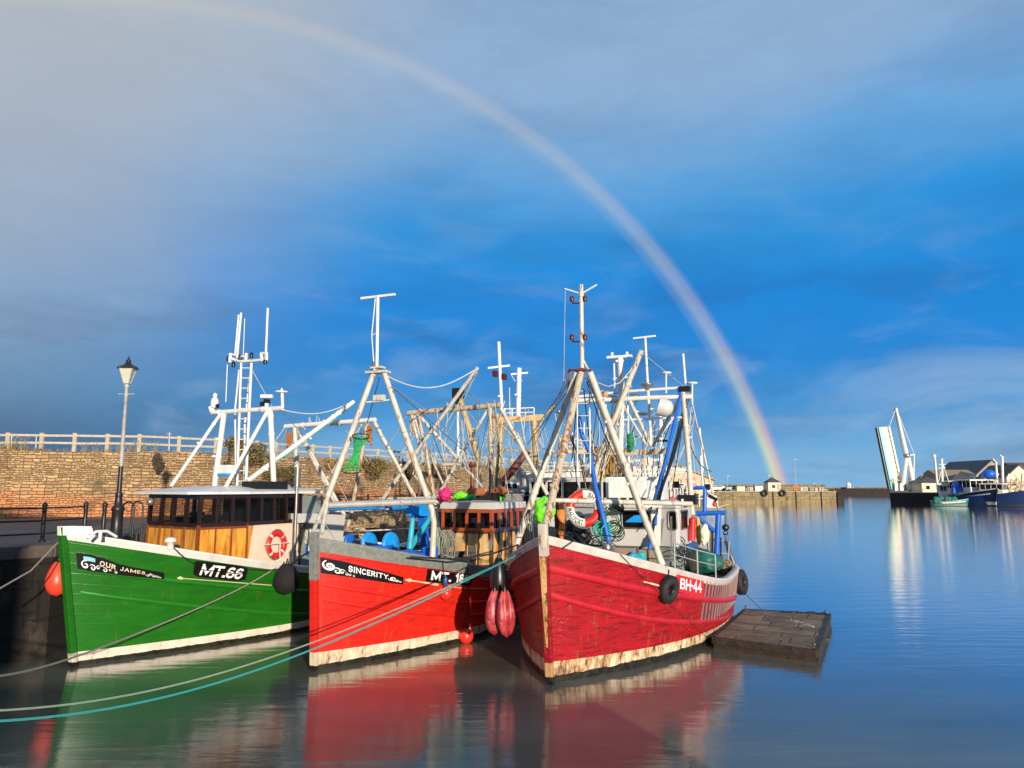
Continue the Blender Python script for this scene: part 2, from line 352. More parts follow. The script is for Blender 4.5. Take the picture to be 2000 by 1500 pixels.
def hullmat(name, col, boot, bootz, tarz, wear=.3, old=(.8, .75, .7), stainc=(.05, .02, .015), rust=(.35, .16, .04), bootrust=.5, gloss=.35):
    m, n, b = newmat(name); oc = coord(n); uv = coord(n, 'UV')
    s = n.nodes.new('ShaderNodeSeparateXYZ'); n.links.new(oc, s.inputs[0])
    u = n.nodes.new('ShaderNodeSeparateXYZ'); n.links.new(uv, u.inputs[0])
    long = mapping(n, oc, (1, 1, 3.5))
    c = tuple(col)+(1,); cd = tuple(x*.72 for x in col)+(1,)
    base = ramp(n, tex_noise(n, long, 1.6, 5, .6), [(.3, cd), (.7, c)])
    # long horizontal grime and scuffs of bare pale primer
    gr = ramp(n, tex_noise(n, mapping(n, oc, (1, 1, 8)), 2.0, 8, .72), [(.58-.12*wear, g4(0)), (.72-.12*wear, g4(1))])
    base = mix(n, math_(n, 'MULTIPLY', gr, .25+.6*wear), base, tuple(stainc)+(1,))
    pm0 = ramp(n, tex_noise(n, mapping(n, oc, (1, 1, 1.6), (0, 0, 0), (8, 2, 1)), .9, 3, .5), [(.44, g4(.04)), (.62, g4(1))])
    sc = ramp(n, tex_noise(n, mapping(n, oc, (1, 1, 9), (0, 0, 0), (3, 1, 2)), 7, 6, .72), [(.70-.10*wear, g4(0)), (.73-.10*wear, g4(1))])
    base = mix(n, math_(n, 'MULTIPLY', math_(n, 'MULTIPLY', sc, pm0), min(1, wear*1.0)), base, tuple(old)+(1,))
    # rust weeping down
    ru = ramp(n, tex_noise(n, mapping(n, oc, (1, 1, .12), (0, 0, 0), (5, 5, 0)), 9, 3, .6), [(.60, g4(0)), (.74, g4(1))])
    base = mix(n, math_(n, 'MULTIPLY', ru, min(1, 1.1*wear)), base, tuple(x*.6 for x in rust)+(1,))
    # boot stripe and tar below, ragged edge
    e = math_(n, 'ADD', s.outputs[2], math_(n, 'MULTIPLY', math_(n, 'SUBTRACT', tex_noise(n, mapping(n, oc, (1.3, 1.3, .25)), 1.6, 9, .72), .5), (.05+.20*bootrust)))
    bz = math_(n, 'ADD', math_(n, 'MULTIPLY', s.outputs[0], -bootz[1]), bootz[0])
    isb = math_(n, 'LESS_THAN', s.outputs[2], bz)
    bc = ramp(n, tex_noise(n, mapping(n, oc, (1, 1, .4)), 5, 8, .75), [(.40, tuple(boot)+(1,)), (.49+.14*(1-bootrust), tuple(boot[i]*(1-bootrust)+rust[i]*bootrust for i in range(3))+(1,)), (.57+.18*(1-bootrust), tuple(x*.18 for x in rust)+(1,))])
    base = mix(n, isb, base, bc)
    isd = math_(n, 'LESS_THAN', e, tarz)
    base = mix(n, isd, base, ramp(n, tex_noise(n, oc, 8, 5), [(.4, (.010, .010, .008, 1)), (.7, (.035, .035, .02, 1))]))
    n.links.new(base, b.inputs['Base Color']); b.inputs['Roughness'].default_value = gloss
    # plank seams
    fr = math_(n, 'FRACT', u.outputs[1]); seam = math_(n, 'ABSOLUTE', math_(n, 'SUBTRACT', fr, .5))
    h = ramp(n, seam, [(0, g4(1)), (.44, g4(.9)), (.49, g4(0))])
    nb = bump(n, b, tex_noise(n, long, 14, 5, .6), .12+.3*wear, .02)
    bump(n, b, h, .10+.5*wear, .012, nb)
    return m

# ------------------------------------------------------------------ water
def make_water():
    m, n, b = newmat('harbour_water'); oc = coord(n); n.nodes.remove(b); out = n.nodes['Material Output']
    gl = n.nodes.new('ShaderNodeBsdfGlossy'); gl.inputs['Roughness'].default_value = .035; gl.inputs[0].default_value = (.97, .98, 1, 1)
    df = n.nodes.new('ShaderNodeBsdfDiffuse')
    n.links.new(ramp(n, tex_noise(n, mapping(n, oc, (.12, .4, 1)), 1.2, 5, .6), [(.35, (.105, .115, .088, 1)), (.65, (.16, .168, .135, 1))]), df.inputs[0])
    lw = n.nodes.new('ShaderNodeLayerWeight'); lw.inputs[0].default_value = .5
    fr = ramp(n, lw.outputs[1], [(0, g4(.04)), (.5, g4(.09)), (.64, g4(.15)), (.70, g4(.20)), (.75, g4(.32)), (.80, g4(.54)), (.86, g4(.80)), (1, g4(1))])
    ms = n.nodes.new('ShaderNodeMixShader'); n.links.new(fr, ms.inputs[0]); n.links.new(df.outputs[0], ms.inputs[1]); n.links.new(gl.outputs[0], ms.inputs[2]); n.links.new(ms.outputs[0], out.inputs[0])
    w1 = tex_noise(n, mapping(n, oc, (.45, 1.9, 1), (0, 0, R(-7))), 1.2, 3, .5, .5)
    w2 = tex_noise(n, mapping(n, oc, (1.6, 8, 1), (0, 0, R(4))), 2.6, 4, .6)
    w3 = tex_noise(n, mapping(n, oc, (3, 6, 1), (0, 0, R(20))), 4.5, 3, .6)
    pt = ramp(n, tex_noise(n, mapping(n, oc, (.03, .10, 1)), 1.5, 4), [(.35, g4(.35)), (.65, g4(1.2))])
    h = math_(n, 'ADD', math_(n, 'MULTIPLY', w1, 1.3), math_(n, 'MULTIPLY', math_(n, 'MULTIPLY', w2, pt), .14))
    prev = None
    for hh, st, ds in ((w3, .05, .03), (h, .10, .10)):
        k = n.nodes.new('ShaderNodeBump'); k.inputs['Strength'].default_value = st; k.inputs['Distance'].default_value = ds; n.links.new(hh, k.inputs['Height'])
        if prev: n.links.new(prev, k.inputs['Normal'])
        prev = k.outputs[0]
    n.links.new(prev, gl.inputs['Normal'])
    mb = MB(); xs = [-2500, -60, -20, 0, 20, 60, 120, 2500]; ys = [-60, 0, 10, 20, 40, 80, 160, 320, 3500]
    mb.grid([[(x, y, 0) for x in xs] for y in ys], False)
    o = mb.build('water', m, kind='structure')
make_water()
# ================================================================== SETTING
QZ = 2.59
def stone_mat(name, bw, bh, cols, mortar, base_red=0, bs=.8, msz=.02, dirt=.5, warp=.06):
    m, n, b = newmat(name); uv = coord(n, 'UV'); oc = coord(n)
    ds = n.nodes.new('ShaderNodeVectorMath'); ds.operation = 'SCALE'; ds.inputs[3].default_value = warp
    nz = n.nodes.new('ShaderNodeTexNoise'); nz.inputs['Scale'].default_value = 1.7; nz.inputs['Detail'].default_value = 4; n.links.new(uv, nz.inputs['Vector']); n.links.new(nz.outputs[1], ds.inputs[0])
    ad = n.nodes.new('ShaderNodeVectorMath'); n.links.new(uv, ad.inputs[0]); n.links.new(ds.outputs[0], ad.inputs[1])
    br = n.nodes.new('ShaderNodeTexBrick'); n.links.new(ad.outputs[0], br.inputs['Vector']); br.offset = .5; br.squash = .7; br.squash_frequency = 3
    br.inputs['Color1'].default_value = g4(0); br.inputs['Color2'].default_value = g4(1); br.inputs['Mortar'].default_value = g4(.5)
    br.inputs['Scale'].default_value = 1; br.inputs['Mortar Size'].default_value = msz; br.inputs['Mortar Smooth'].default_value = .3; br.inputs['Bias'].default_value = 0
    br.inputs['Brick Width'].default_value = bw; br.inputs['Row Height'].default_value = bh
    b2 = n.nodes.new('ShaderNodeTexBrick'); n.links.new(ad.outputs[0], b2.inputs['Vector']); b2.offset = .37; b2.squash = 1.5; b2.squash_frequency = 2
    b2.inputs['Color1'].default_value = g4(0); b2.inputs['Color2'].default_value = g4(1); b2.inputs['Mortar'].default_value = g4(.5); b2.inputs['Scale'].default_value = 1; b2.inputs['Mortar Size'].default_value = msz*1.2; b2.inputs['Mortar Smooth'].default_value = .3
    b2.inputs['Bias'].default_value = 0; b2.inputs['Brick Width'].default_value = bw*1.25; b2.inputs['Row Height'].default_value = bh*1.62
    pm_ = ramp(n, tex_noise(n, mapping(n, uv, (.5, 1.3, 1)), 1.1, 3, .6), [(.49, g4(0)), (.51, g4(1))])
    brc = mix(n, pm_, br.outputs[0], b2.outputs[0]); brf = mix(n, pm_, br.outputs[1], b2.outputs[1])
    k = n.nodes.new('ShaderNodeSeparateColor'); n.links.new(brc, k.inputs[0])
    st = ramp(n, k.outputs[0], [(i/(len(cols)-1), tuple(c)+(1,)) for i, c in enumerate(cols)])
    st = mix(n, ramp(n, tex_noise(n, oc, 9, 6, .7), [(.35, g4(.0)), (.7, g4(.45))]), st, tuple(x*.45 for x in cols[0])+(1,))
    if base_red:
        s = n.nodes.new('ShaderNodeSeparateXYZ'); n.links.new(uv, s.inputs[0])
        z = math_(n, 'ADD', s.outputs[1], math_(n, 'MULTIPLY', math_(n, 'SUBTRACT', tex_noise(n, mapping(n, uv, (.6, 1.5, 1)), .8, 5, .6), .5), 3.6))
        rf = ramp(n, math_(n, 'DIVIDE', math_(n, 'SUBTRACT', z, 2.6), 3), [(.05, g4(.95)), (.33, g4(.7)), (.47, g4(0))])
        st = mix(n, rf, st, mix(n, k.outputs[0], (.52, .16, .06, 1), (.72, .30, .11, 1)))
    dr = ramp(n, tex_noise(n, mapping(n, oc, (1, 1, .5)), .7, 8, .7), [(.52, g4(0)), (.66, g4(dirt))])
    st = mix(n, dr, st, (.07, .055, .04, 1))
    mo = math_(n, 'MULTIPLY', brf, 1)
    st = mix(n, mo, st, tuple(mortar)+(1,))
    n.links.new(st, b.inputs['Base Color']); b.inputs['Roughness'].default_value = .9
    h = math_(n, 'ADD', math_(n, 'MULTIPLY', math_(n, 'SUBTRACT', 1, brf), 1), math_(n, 'MULTIPLY', tex_noise(n, oc, 12, 6, .7), .7))
    bump(n, b, h, bs, .05); return m
M_wall = stone_mat('ochre_rubble_stone', .27, .092, [(.30, .175, .08), (.54, .345, .155), (.66, .475, .25), (.36, .22, .10), (.58, .39, .20)], (.13, .085, .045), 1, 1.0, .016, .7, warp=.16)
M_quayst = stone_mat('wet_quay_blocks_shade_dark', 1.1, .55, [(.008, .006, .005), (.015, .011, .009), (.011, .008, .007)], (.003, .003, .002), 0, .8, .03, .8)  # wet black stone, tones darkened further to stand in for missing shade
M_pierst = stone_mat('pier_sandstone', 1.6, .5, [(.27, .20, .10), (.36, .27, .13), (.20, .15, .08)], (.08, .06, .04), 0, .6, .04, .95)
M_quaydk = stone_mat('dark_far_quay', 1.6, .5, [(.02, .016, .014), (.035, .028, .024), (.03, .022, .02)], (.01, .01, .01), 0, .6, .04, .5)
def ground_mat():
    m, n, b = newmat('worn_quay_paving'); oc = coord(n)
    c = ramp(n, tex_noise(n, oc, .6, 7, .65), [(.3, (.07, .045, .035, 1)), (.55, (.14, .10, .08, 1)), (.75, (.20, .155, .12, 1))])
    w = n.nodes.new('ShaderNodeTexWave'); w.inputs['Scale'].default_value = .6; n.links.new(mapping(n, oc, (.2, 1, 1)), w.inputs[0]); w.inputs['Distortion'].default_value = 2; w.inputs['Detail'].default_value = 3
    c = mix(n, math_(n, 'MULTIPLY', w.outputs[1], .3), c, (.05, .035, .03, 1))
    n.links.new(c, b.inputs['Base Color']); b.inputs['Roughness'].default_value = .7
    bump(n, b, tex_noise(n, oc, 18, 5, .7), .4, .02); return m
M_ground = ground_mat()
M_turf = mat('dry_turf', (.16, .12, .045), .95, var=.4, vs=2, c2=(.10, .10, .035), bs=.8, bsc=10)

QE = [(-8.5, .5), (-9, 7), (-12.6, 16.6), (-11.05, 18.3), (-11.2, 22.5), (-9.3, 28.5), (-5.0, 50), (-1.5, 62), (12, 90), (28, 150), (36, 187)]
WL = [(-60, 33.5), (-23.5, 33.8), (-17.5, 34.9), (-14.6, 38), (-12.6, 41.8), (-9, 48), (-4.9, 55), (10, 84)]
# paved quay: one sheet between the basin and the wall, another behind the camera
def sheet(name, polys, z, m):
    mb = MB()
    for p in polys: mb.add([(x, y, z) for x, y in p], [tuple(range(len(p)))])
    return mb.build(name, m, kind='structure')
left = [(-8.5, -60), (-8.5, .5), (-9, 7), (-12.6, 16.6), (-60, 16.6), (-60, -60)]
mid = [(-12.6, 16.6), (-11.05, 18.3), (-11.2, 22.5), (-9.3, 28.5), (-5.0, 50), (-1.5, 62), (12, 90), (28, 150), (36, 187), (40, 230), (-10, 230), (-60, 120), (-60, 16.6)]
own = [(7, -60), (7, .5), (-8.5, .5), (-8.5, -60)]
sheet('quay_ground', [left, mid, own], QZ, M_ground)
def wallstrip(mb, pts, z0, z1, th=0, flip=False):
    L = 0
    for (a, b) in zip(pts[:-1], pts[1:]):
        l = math.dist(a, b); n = max(1, int(l/2)); rows = []; uvs = []
        for z in (z0, z1):
            rows.append([(a[0]+(b[0]-a[0])*i/n, a[1]+(b[1]-a[1])*i/n, z) for i in range(n+1)]); uvs += [(L+l*i/n, z) for i in range(n+1)]
        mb.grid(rows, False, uvs); L += l
mb = MB(); wallstrip(mb, [(7, -60), (7, .5)]+QE, -1.5, QZ-.28); mb.build('quay_wall', M_quayst, label='wet masonry quay wall, its stone darkened for shade, dropping to the water at left', cat='quay wall')
# coping stones: big worn blocks along the edge
mb = MB()
for a, b in zip(([(7, -60), (7, .5)]+QE)[:-1], ([(7, -60), (7, .5)]+QE)[1:]):
    if a[1] > 70 or a[1] < -20: continue
    a, b = Vector(a), Vector(b); l = (b-a).length; n = max(1, round(l/1.1)); d = (b-a)/n; nn = Vector((d.y, -d.x)).normalized()
    for i in range(n):
        c = a+d*(i+.5)-Vector((-nn.x, -nn.y))*0; j = random.uniform(-.02, .02)
        q = c+nn*(-.28 if True else .28)
        mb.box((q.x, q.y, QZ-.135+j*.5), (d.length-.03, .62, .30), math.atan2(d.y, d.x))
mb.build('quay_coping', mat('coping_stone', (.10, .075, .06), .75, var=.4, vs=1.5, bs=.7, bsc=9, stain=(.03, .025, .02), ss=3, st=.55), label='row of worn coping blocks along the quay edge', cat='coping', bevel=.03)

def offs(pts, d):
    out = []
    for i, p in enumerate(pts):
        a = Vector(pts[max(i-1, 0)]); b = Vector(pts[min(i+1, len(pts)-1)]); t = (b-a).normalized(); out.append((p[0]-t.y*d, p[1]+t.x*d))
    return out
# old retaining wall with rough top
mb = MB(); L = 0; rows_b = []
P = []
for a, b in zip(WL[:-1], WL[1:]):
    l = math.dist(a, b); n = max(1, int(l/.5)); P += [(a[0]+(b[0]-a[0])*i/n, a[1]+(b[1]-a[1])*i/n) for i in range(n)]
P.append(WL[-1])
random.seed(3)
Ls = [0]
for a, b in zip(P[:-1], P[1:]): Ls.append(Ls[-1]+math.dist(a, b))
zt = [5.62+.07*math.sin(i*.37)+random.uniform(-.03, .03) for i in range(len(P))]
nz = 12; rows = []; uvs = []
for k in range(nz+1):
    row = []
    for i, p in enumerate(P):
        z = QZ+(zt[i]-QZ)*k/nz; jj = random.uniform(-.02, .02); row.append((p[0]+jj, p[1]+.10*k/nz+jj, z)); uvs.append((Ls[i], z))
    rows.append(row)
rows.append([(p[0], p[1]+.5, z+.03) for p, z in zip(P, zt)]); uvs += [(l, 6.0) for l in Ls]
mb.grid(rows, False, uvs)
mb.build('stone_wall', M_wall, label='long ochre rubble retaining wall with reddish lower courses behind the quay', cat='wall')
mb = MB()
B2 = [(-60, 60), (-26, 60), (-22, 66), (-17, 72), (-11, 80), (-4, 90), (6, 110), (24, 150)]
WT = offs(WL, .45)
for i in range(len(WL)-1): mb.add([(WT[i][0], WT[i][1], 5.6), (WT[i+1][0], WT[i+1][1], 5.6), (B2[i+1][0], B2[i+1][1], 4.3), (B2[i][0], B2[i][1], 4.3)], [(0, 1, 2, 3)])
mb.build('turf_bank', M_turf, kind='structure')
# dry grass on top of the wall
mb = MB(); random.seed(11)
for i in range(15000):
    k = random.random()*(len(P)-1); j = int(k); p = P[j]; x = p[0]; y = p[1]+random.uniform(.1, .8)
    den = .25+.75*max(0, math.sin(x*.9)*math.sin(x*.37+1)+.2); 
    if random.random() > den: continue
    h = random.uniform(.07, .26)*(1+1.7*max(0, math.sin(x*1.3+.5))*random.random()); a = random.uniform(0, 6.28); w = .012
    lx, ly = random.uniform(-.5, .5)*h, random.uniform(-.3, .3)*h; z = zt[j]-.02
    mb.add([(x-w*math.cos(a), y-w*math.sin(a), z), (x+w*math.cos(a), y+w*math.sin(a), z), (x+lx, y+ly, z+h)], [(0, 1, 2)])
for i in range(5200):
    k = random.random()*(len(P)-1); j = int(k); p = P[j]; x = p[0]
    c_ = max(0, math.sin(x*1.9+.8)*math.sin(x*.61+2.2)+.05); 
    if random.random() > c_*1.3: continue
    y = p[1]+random.uniform(.15, .7); h = random.uniform(.25, .62)*min(1, .45+c_); a = random.uniform(0, 6.28); w = .011; z = zt[j]-.02; lx = random.gauss(.0, .28)*h
    mb.add([(x-w*math.cos(a), y-w*math.sin(a), z), (x+w*math.cos(a), y+w*math.sin(a), z), (x+lx, y, z+h)], [(0, 1, 2)])
    mb.add([(x+lx-.012, y, z+h), (x+lx+.014, y, z+h+.01), (x+lx*1.15, y, z+h+.09)], [(0, 1, 2)])
mb.build('grass', mat('dry_grass', (.52, .36, .13), .9, var=.4, vs=3, c2=(.34, .27, .09)), label='dry grass tufts along the top of the old wall', cat='grass', kind='stuff')
# post and rail fence
def timber_fence():
    t = thing('timber_fence', 'pale timber post and rail fence running along the top of the stone wall', 'fence', (-23.5, 34.6, 5.6))
    m = mat('weathered_fence_timber', (.52, .45, .34), .8, var=.25, vs=8, streak=.3)
    FL = offs(WL, .9); pts = []; 
    for a, b in zip(FL[:-1], FL[1:]):
        l = math.dist(a, b); n = max(1, round(l/1.58))
        for i in range(n): pts.append((a[0]+(b[0]-a[0])*i/n, a[1]+(b[1]-a[1])*i/n))
    pts = [p for p in pts if p[0] > -27]
    o = t.location; rails = MB()
    post = MB(); post.box((0, 0, .42), (.17, .12, .9)); post.box((0, 0, .875), (.19, .14, .03)); pm = None
    for i, p in enumerate(pts):
        if pm is None: q = post.build('post', m, t); pm = q
        else: q = pm.copy(); COL.objects.link(q); q.parent = t
        q.location = (p[0]-o.x, p[1]-o.y, random.uniform(-.02, .02)); q.rotation_euler = (random.uniform(-.02, .02), random.uniform(-.02, .02), random.uniform(-.1, .1))
        if i < len(pts)-1:
            r = pts[i+1]
            for z in (.78, .42): rails.beam((p[0]-o.x, p[1]-o.y-.07, z+random.uniform(-.015, .015)), (r[0]-o.x, r[1]-o.y-.07, z+random.uniform(-.015, .015)), .04, .10)
    rails.build('rail', m, t)
timber_fence()

# leafy bushes on the wall
def bush(name, c, r, label, cols, n=2600, leaf=.06, sx=1, sz=1, seed=1):
    rnd = random.Random(seed); t = thing(name, label, 'bush', c)
    tw = MB(); lf = MB()
    lumps = [(Vector((rnd.uniform(-.75, .75)*r*sx, rnd.uniform(-.4, .4)*r, rnd.uniform(.1, 1.1)*r*sz)), rnd.uniform(.28, .5)*r) for _ in range(11)]
    for q, rr in lumps:
        tw.path([(rnd.uniform(-.1, .1), 0, 0), (q.x*.5+rnd.uniform(-.1, .1), q.y*.5, q.z*.55), tuple(q)], lambda s: .03*(1-.75*s), 5)
        for _ in range(5):
            e = q+Vector((rnd.gauss(0, 1), rnd.gauss(0, 1), rnd.gauss(.3, 1))).normalized()*rr*1.15; tw.path([tuple(q), tuple((q+e)/2+Vector((0, 0, .03))), tuple(e)], .007, 4)
    for i in range(n):
        q, rr = rnd.choice(lumps); d = Vector((rnd.gauss(0, 1), rnd.gauss(0, 1), rnd.gauss(0, 1))).normalized(); p = q+d*rr*rnd.uniform(.55, 1.12)
        u, v = perp((d+Vector((rnd.gauss(0, .7), rnd.gauss(0, .7), rnd.gauss(0, .7)))).normalized()); s_ = leaf*rnd.uniform(.6, 1.4)
        lf.mi; lf.cm = rnd.randrange(len(cols)); lf.add([p-u*s_, p+v*s_*.5, p+u*s_, p-v*s_*.5], [(0, 1, 2, 3)])
    tw.build('stem', mat('twig_bark', (.14, .09, .05), .9), t); lf.build('foliage', cols, t)
GL = [mat('leaf_olive', (.13, .10, .03), .7), mat('leaf_brown', (.24, .15, .05), .7), mat('leaf_green', (.06, .09, .025), .6), mat('leaf_straw', (.38, .27, .10), .8)]
bush('bush', (-13.9, 39.3, 5.1), 1.15, 'brown green bush on the wall behind the ladder mast of the green boat', GL, 5200, .055, 1.0, .95, 1)
bush('bush', (-12.6, 40.6, 4.3), .75, 'low dark bush hanging on the wall face right of the taller bush', [GL[0], GL[2], GL[1]], 2200, .05, 1.5, .8, 2)
bush('bush', (-9.0, 47.5, 4.75), 1.0, 'straggly bush spilling over the wall between the masts of the red boat', GL, 3200, .055, 1.2, .8, 3)
bush('bush', (-10.9, 44.5, 5.0), .6, 'small straw coloured bush at the wall top left of the green net', [GL[1], GL[3], GL[3]], 1600, .05, 1.6, .7, 4)
def ivy(c, rx, rz, seed, label, n=700):
    rnd = random.Random(seed); mb = MB()
    for _ in range(n):
        u = rnd.uniform(-1, 1); v = rnd.uniform(-1, 1)
        if u*u+v*v > 1: continue
        p = Vector((c[0]+u*rx*(1-.5*max(0, -v)), c[1]-rnd.uniform(.02, .12), c[2]+v*rz)); a = Vector((rnd.uniform(-1, 1), -.3, rnd.uniform(-1, 1))).normalized(); b = a.cross(Vector((0, 1, 0))).normalized(); s_ = rnd.uniform(.02, .05)
        mb.cm = rnd.randrange(2); mb.add([p-a*s_, p+b*s_*.6, p+a*s_, p-b*s_*.6], [(0, 1, 2, 3)])
    mb.build('ivy', [mat('ivy_dark', (.03, .03, .018), .7), mat('ivy_brown', (.09, .055, .03), .8)], label=label, cat='ivy')
ivy((-16.55, 34.9, 5.1), .26, .42, 5, 'small dark ivy clump low on the wall right of the lamp post', 900)
ivy((-7.45, 51.0, 4.9), .9, .8, 6, 'wide dark ivy patch trailing down the wall beyond the red boat', 2600)
ivy((-5.6, 54.0, 4.7), .6, .9, 8, 'narrow ivy patch at the far end of the wall', 1500)

# quay railings: posts and rails, two runs
def railing(name, pts, label, posts_at, h=.96):
    t = thing(name, label, 'railing', (pts[0][0], pts[0][1], QZ)); o = t.location; pm = None
    for p in posts_at:
        if pm is None:
            mb = MB(); mb.lathe([(.085, 0), (.085, .03), (.055, .06), (.05, .80), (.062, .84), (.05, .88), (.068, .91), (.06, .97), (.02, 1.0)], (0, 0, 0), 12)
            pm = q = mb.build('post', M_iron, t)
        else: q = pm.copy(); COL.objects.link(q); q.parent = t
        q.location = (p[0]-o.x, p[1]-o.y, 0)
    for z in (.87, .56, .24):
        mb = MB(); mb.path([(p[0]-o.x, p[1]-o.y, z) for p in pts], .024, 8); mb.build('rail', M_iron, t)
railing('quay_railing', [(-17, 15.6), (-13.1, 17.2), (-11.75, 18.9), (-11.55, 20.4)], 'black iron railing with three rails on the quay beside the green bow', [(-15.3, 16.3), onz(82, 1058, QZ)[:2], onz(200, 1055, QZ)[:2], (-11.55, 20.4)])
RR = [(-9.9, 28.8), (-8.6, 34), (-7.0, 42), (-5.5, 50), (-2.6, 60)]
def along(pts, step):
    out = []
    for a, b in zip(pts[:-1], pts[1:]):
        n = max(1, round(math.dist(a, b)/step)); out += [(a[0]+(b[0]-a[0])*i/n, a[1]+(b[1]-a[1])*i/n) for i in range(n)]
    return out+[pts[-1]]
railing('quay_railing', RR, 'far iron railing along the quay seen under the booms of the red boat', along(RR, 2.6))
# hooped ladder handles
t = thing('ladder_handrail', 'black hooped handrail of the quay ladder beside the lamp post', 'handrail', tuple(onz(247, 1050, QZ)))
for k, dx in enumerate((-.17, .17)):
    pass
mb = MB(); hp_ = [(-.16, 0, 0), (-.16, 0, .82)]+[(-.16*math.cos(a), 0, .82+.16*math.sin(a)) for a in np.linspace(.2, math.pi-.2, 8)]+[(.16, 0, .82), (.16, 0, 0)]
mb.path(hp_, .024, 8); mb.build('hoop', M_iron, t); mb = MB()
mb.path([(x, y+.5, z) for x, y, z in hp_], .024, 8); mb.build('hoop', M_iron, t)

# lamp post
def lamp_post():
    b = onz(226, 1056, QZ); b = at(226, 1056, b.y+.3); b.z = QZ
    t = thing('lamp_post', 'tall heritage lamp post with glass lantern standing on the quay at left', 'lamp post', b); H = 4.62
    top = 4+ (950-703)/CF*b.y*1.0 - QZ
    H = top
    mdk = M_iron; mpt = mat('pale_worn_lamp_paint', (.42, .42, .38), .5, var=.25, vs=7, stain=(.12, .1, .08), ss=8, st=.6)
    mb = MB(); mb.lathe([(.19, 0), (.19, .08), (.15, .12), (.14, .75), (.17, .80), (.15, .86), (.10, .92), (.085, 1.15), (.10, 1.2), (.075, 1.26)], n=16); mb.build('base', mdk, t)
    mb = MB(); mb.lathe([(.062, 1.2), (.055, 1.95)], n=12); mb.build('lower_shaft', mdk, t)
    mb = MB(); mb.lathe([(.055, 1.95), (.042, H-1.0), (.06, H-.98), (.06, H-.94), (.042, H-.9), (.05, H-.75), (.075, H-.70), (.05, H-.66)], n=12)
    mb.build('shaft', mpt, t)
    mb = MB(); mb.tube((-.19, 0, H-.93), (.19, 0, H-.93), .016); mb.ball((-.2, 0, H-.93), .026, 8, 6); mb.ball((.2, 0, H-.93), .026, 8, 6); mb.build('ladder_bar', mpt, t)
    g = MB(); zb, zt_ = H-.64, H-.22; rb, rt = .095, .24; ph = math.pi/4+.15
    cb = [Vector((rb*math.cos(ph+i*math.pi/2), rb*math.sin(ph+i*math.pi/2), zb)) for i in range(4)]; ct = [Vector((rt*math.cos(ph+i*math.pi/2), rt*math.sin(ph+i*math.pi/2), zt_)) for i in range(4)]
    lan = MB()
    for i in range(4):
        lan.tube(cb[i], ct[i], .012, n=6); lan.tube(ct[i], ct[(i+1) % 4], .016, n=6); lan.tube(cb[i], cb[(i+1) % 4], .014, n=6)
        g.add([cb[i]*.97+Vector((0, 0, zb*.03)), cb[(i+1) % 4]*.97+Vector((0, 0, zb*.03)), ct[(i+1) % 4]*.97+Vector((0, 0, zt_*.03)), ct[i]*.97+Vector((0, 0, zt_*.03))], [(0, 1, 2, 3)])
    l = lan.build('lantern_frame', mpt, t); g.build('pane', M_glassl, l)
    mb = MB(); M = [(.285, zt_), (.26, zt_+.03), (.12, zt_+.10), (.07, zt_+.15), (.06, zt_+.19), (.08, zt_+.2), (.05, zt_+.24), (.02, zt_+.26), (.03, zt_+.29), (.004, zt_+.35)]
    mb.lathe([(.295, zt_-.005)]+M, n=8); mb.build('lantern_roof', mdk, t)
lamp_post()
# small white notice on the wall
p = at(612, 938, 44); mb = MB(); mb.box((0, 0, 0), (.32, .05, .34)); o = mb.build('notice_plate', M_white, label='small white notice plate on the stone wall', cat='sign', loc=None); o.location = p
# masts of craft beyond the wall, a few pixels each
for px, pt, pb in ((22, 850, 884), (70, 848, 884), (330, 844, 880)):
    a = at(px, pb, 46); b = at(px+1, pt, 46); mb = MB(); mb.tube((0, 0, 0), b-a, .035, .02, 6); mb.tube(((b-a)*.9)+Vector((-.15, 0, 0)), (b-a)*.9+Vector((.15, 0, 0)), .015)
    o = mb.build('marker_pole', M_white, label='thin white pole behind the timber fence, %s' % {22: 'at the far left edge', 70: 'second from the left edge', 330: 'just left of the green boat rig'}[px], cat='pole', group='poles behind the fence'); o.location = a

# warehouse behind the camera: it shades the left quay
def warehouse():
    t = thing('harbour_warehouse', 'stone warehouse with slate roof on the quay behind the viewpoint', 'building', (-16.1, -22, QZ)); w, d, h = 34.6, 14, 7.9
    mb = MB(); 
    for s_ in ((-1, -1, 1, -1), (1, -1, 1, 1), (1, 1, -1, 1), (-1, 1, -1, -1)):
        a = (s_[0]*w/2, s_[1]*d/2); b = (s_[2]*w/2, s_[3]*d/2); wallstrip(mb, [a, b], 0, h)
    mb.build('wall', M_wall, t)
    mb = MB(); e = .3; r = w/2-7.5; mb.add([(-w/2-e, -d/2-e, h), (w/2+e, -d/2-e, h), (w/2+e, d/2+e, h), (-w/2-e, d/2+e, h), (-r, 0, h+2.6), (r, 0, h+2.6)], [(0, 1, 5, 4), (1, 2, 5), (2, 3, 4, 5), (3, 0, 4), (3, 2, 1, 0)]); mb.build('roof', M_slate, t)
    for i in range(8):
        x = -w/2+2+i*3.7
        f = MB(); f.box((x, d/2+.02, 2.6), (1.1, .12, 1.5)); q = f.build('window', M_white, t); g = MB(); g.box((x, d/2+.09, 2.6), (.9, .02, 1.3)); g.build('pane', M_glassd, q)
warehouse()

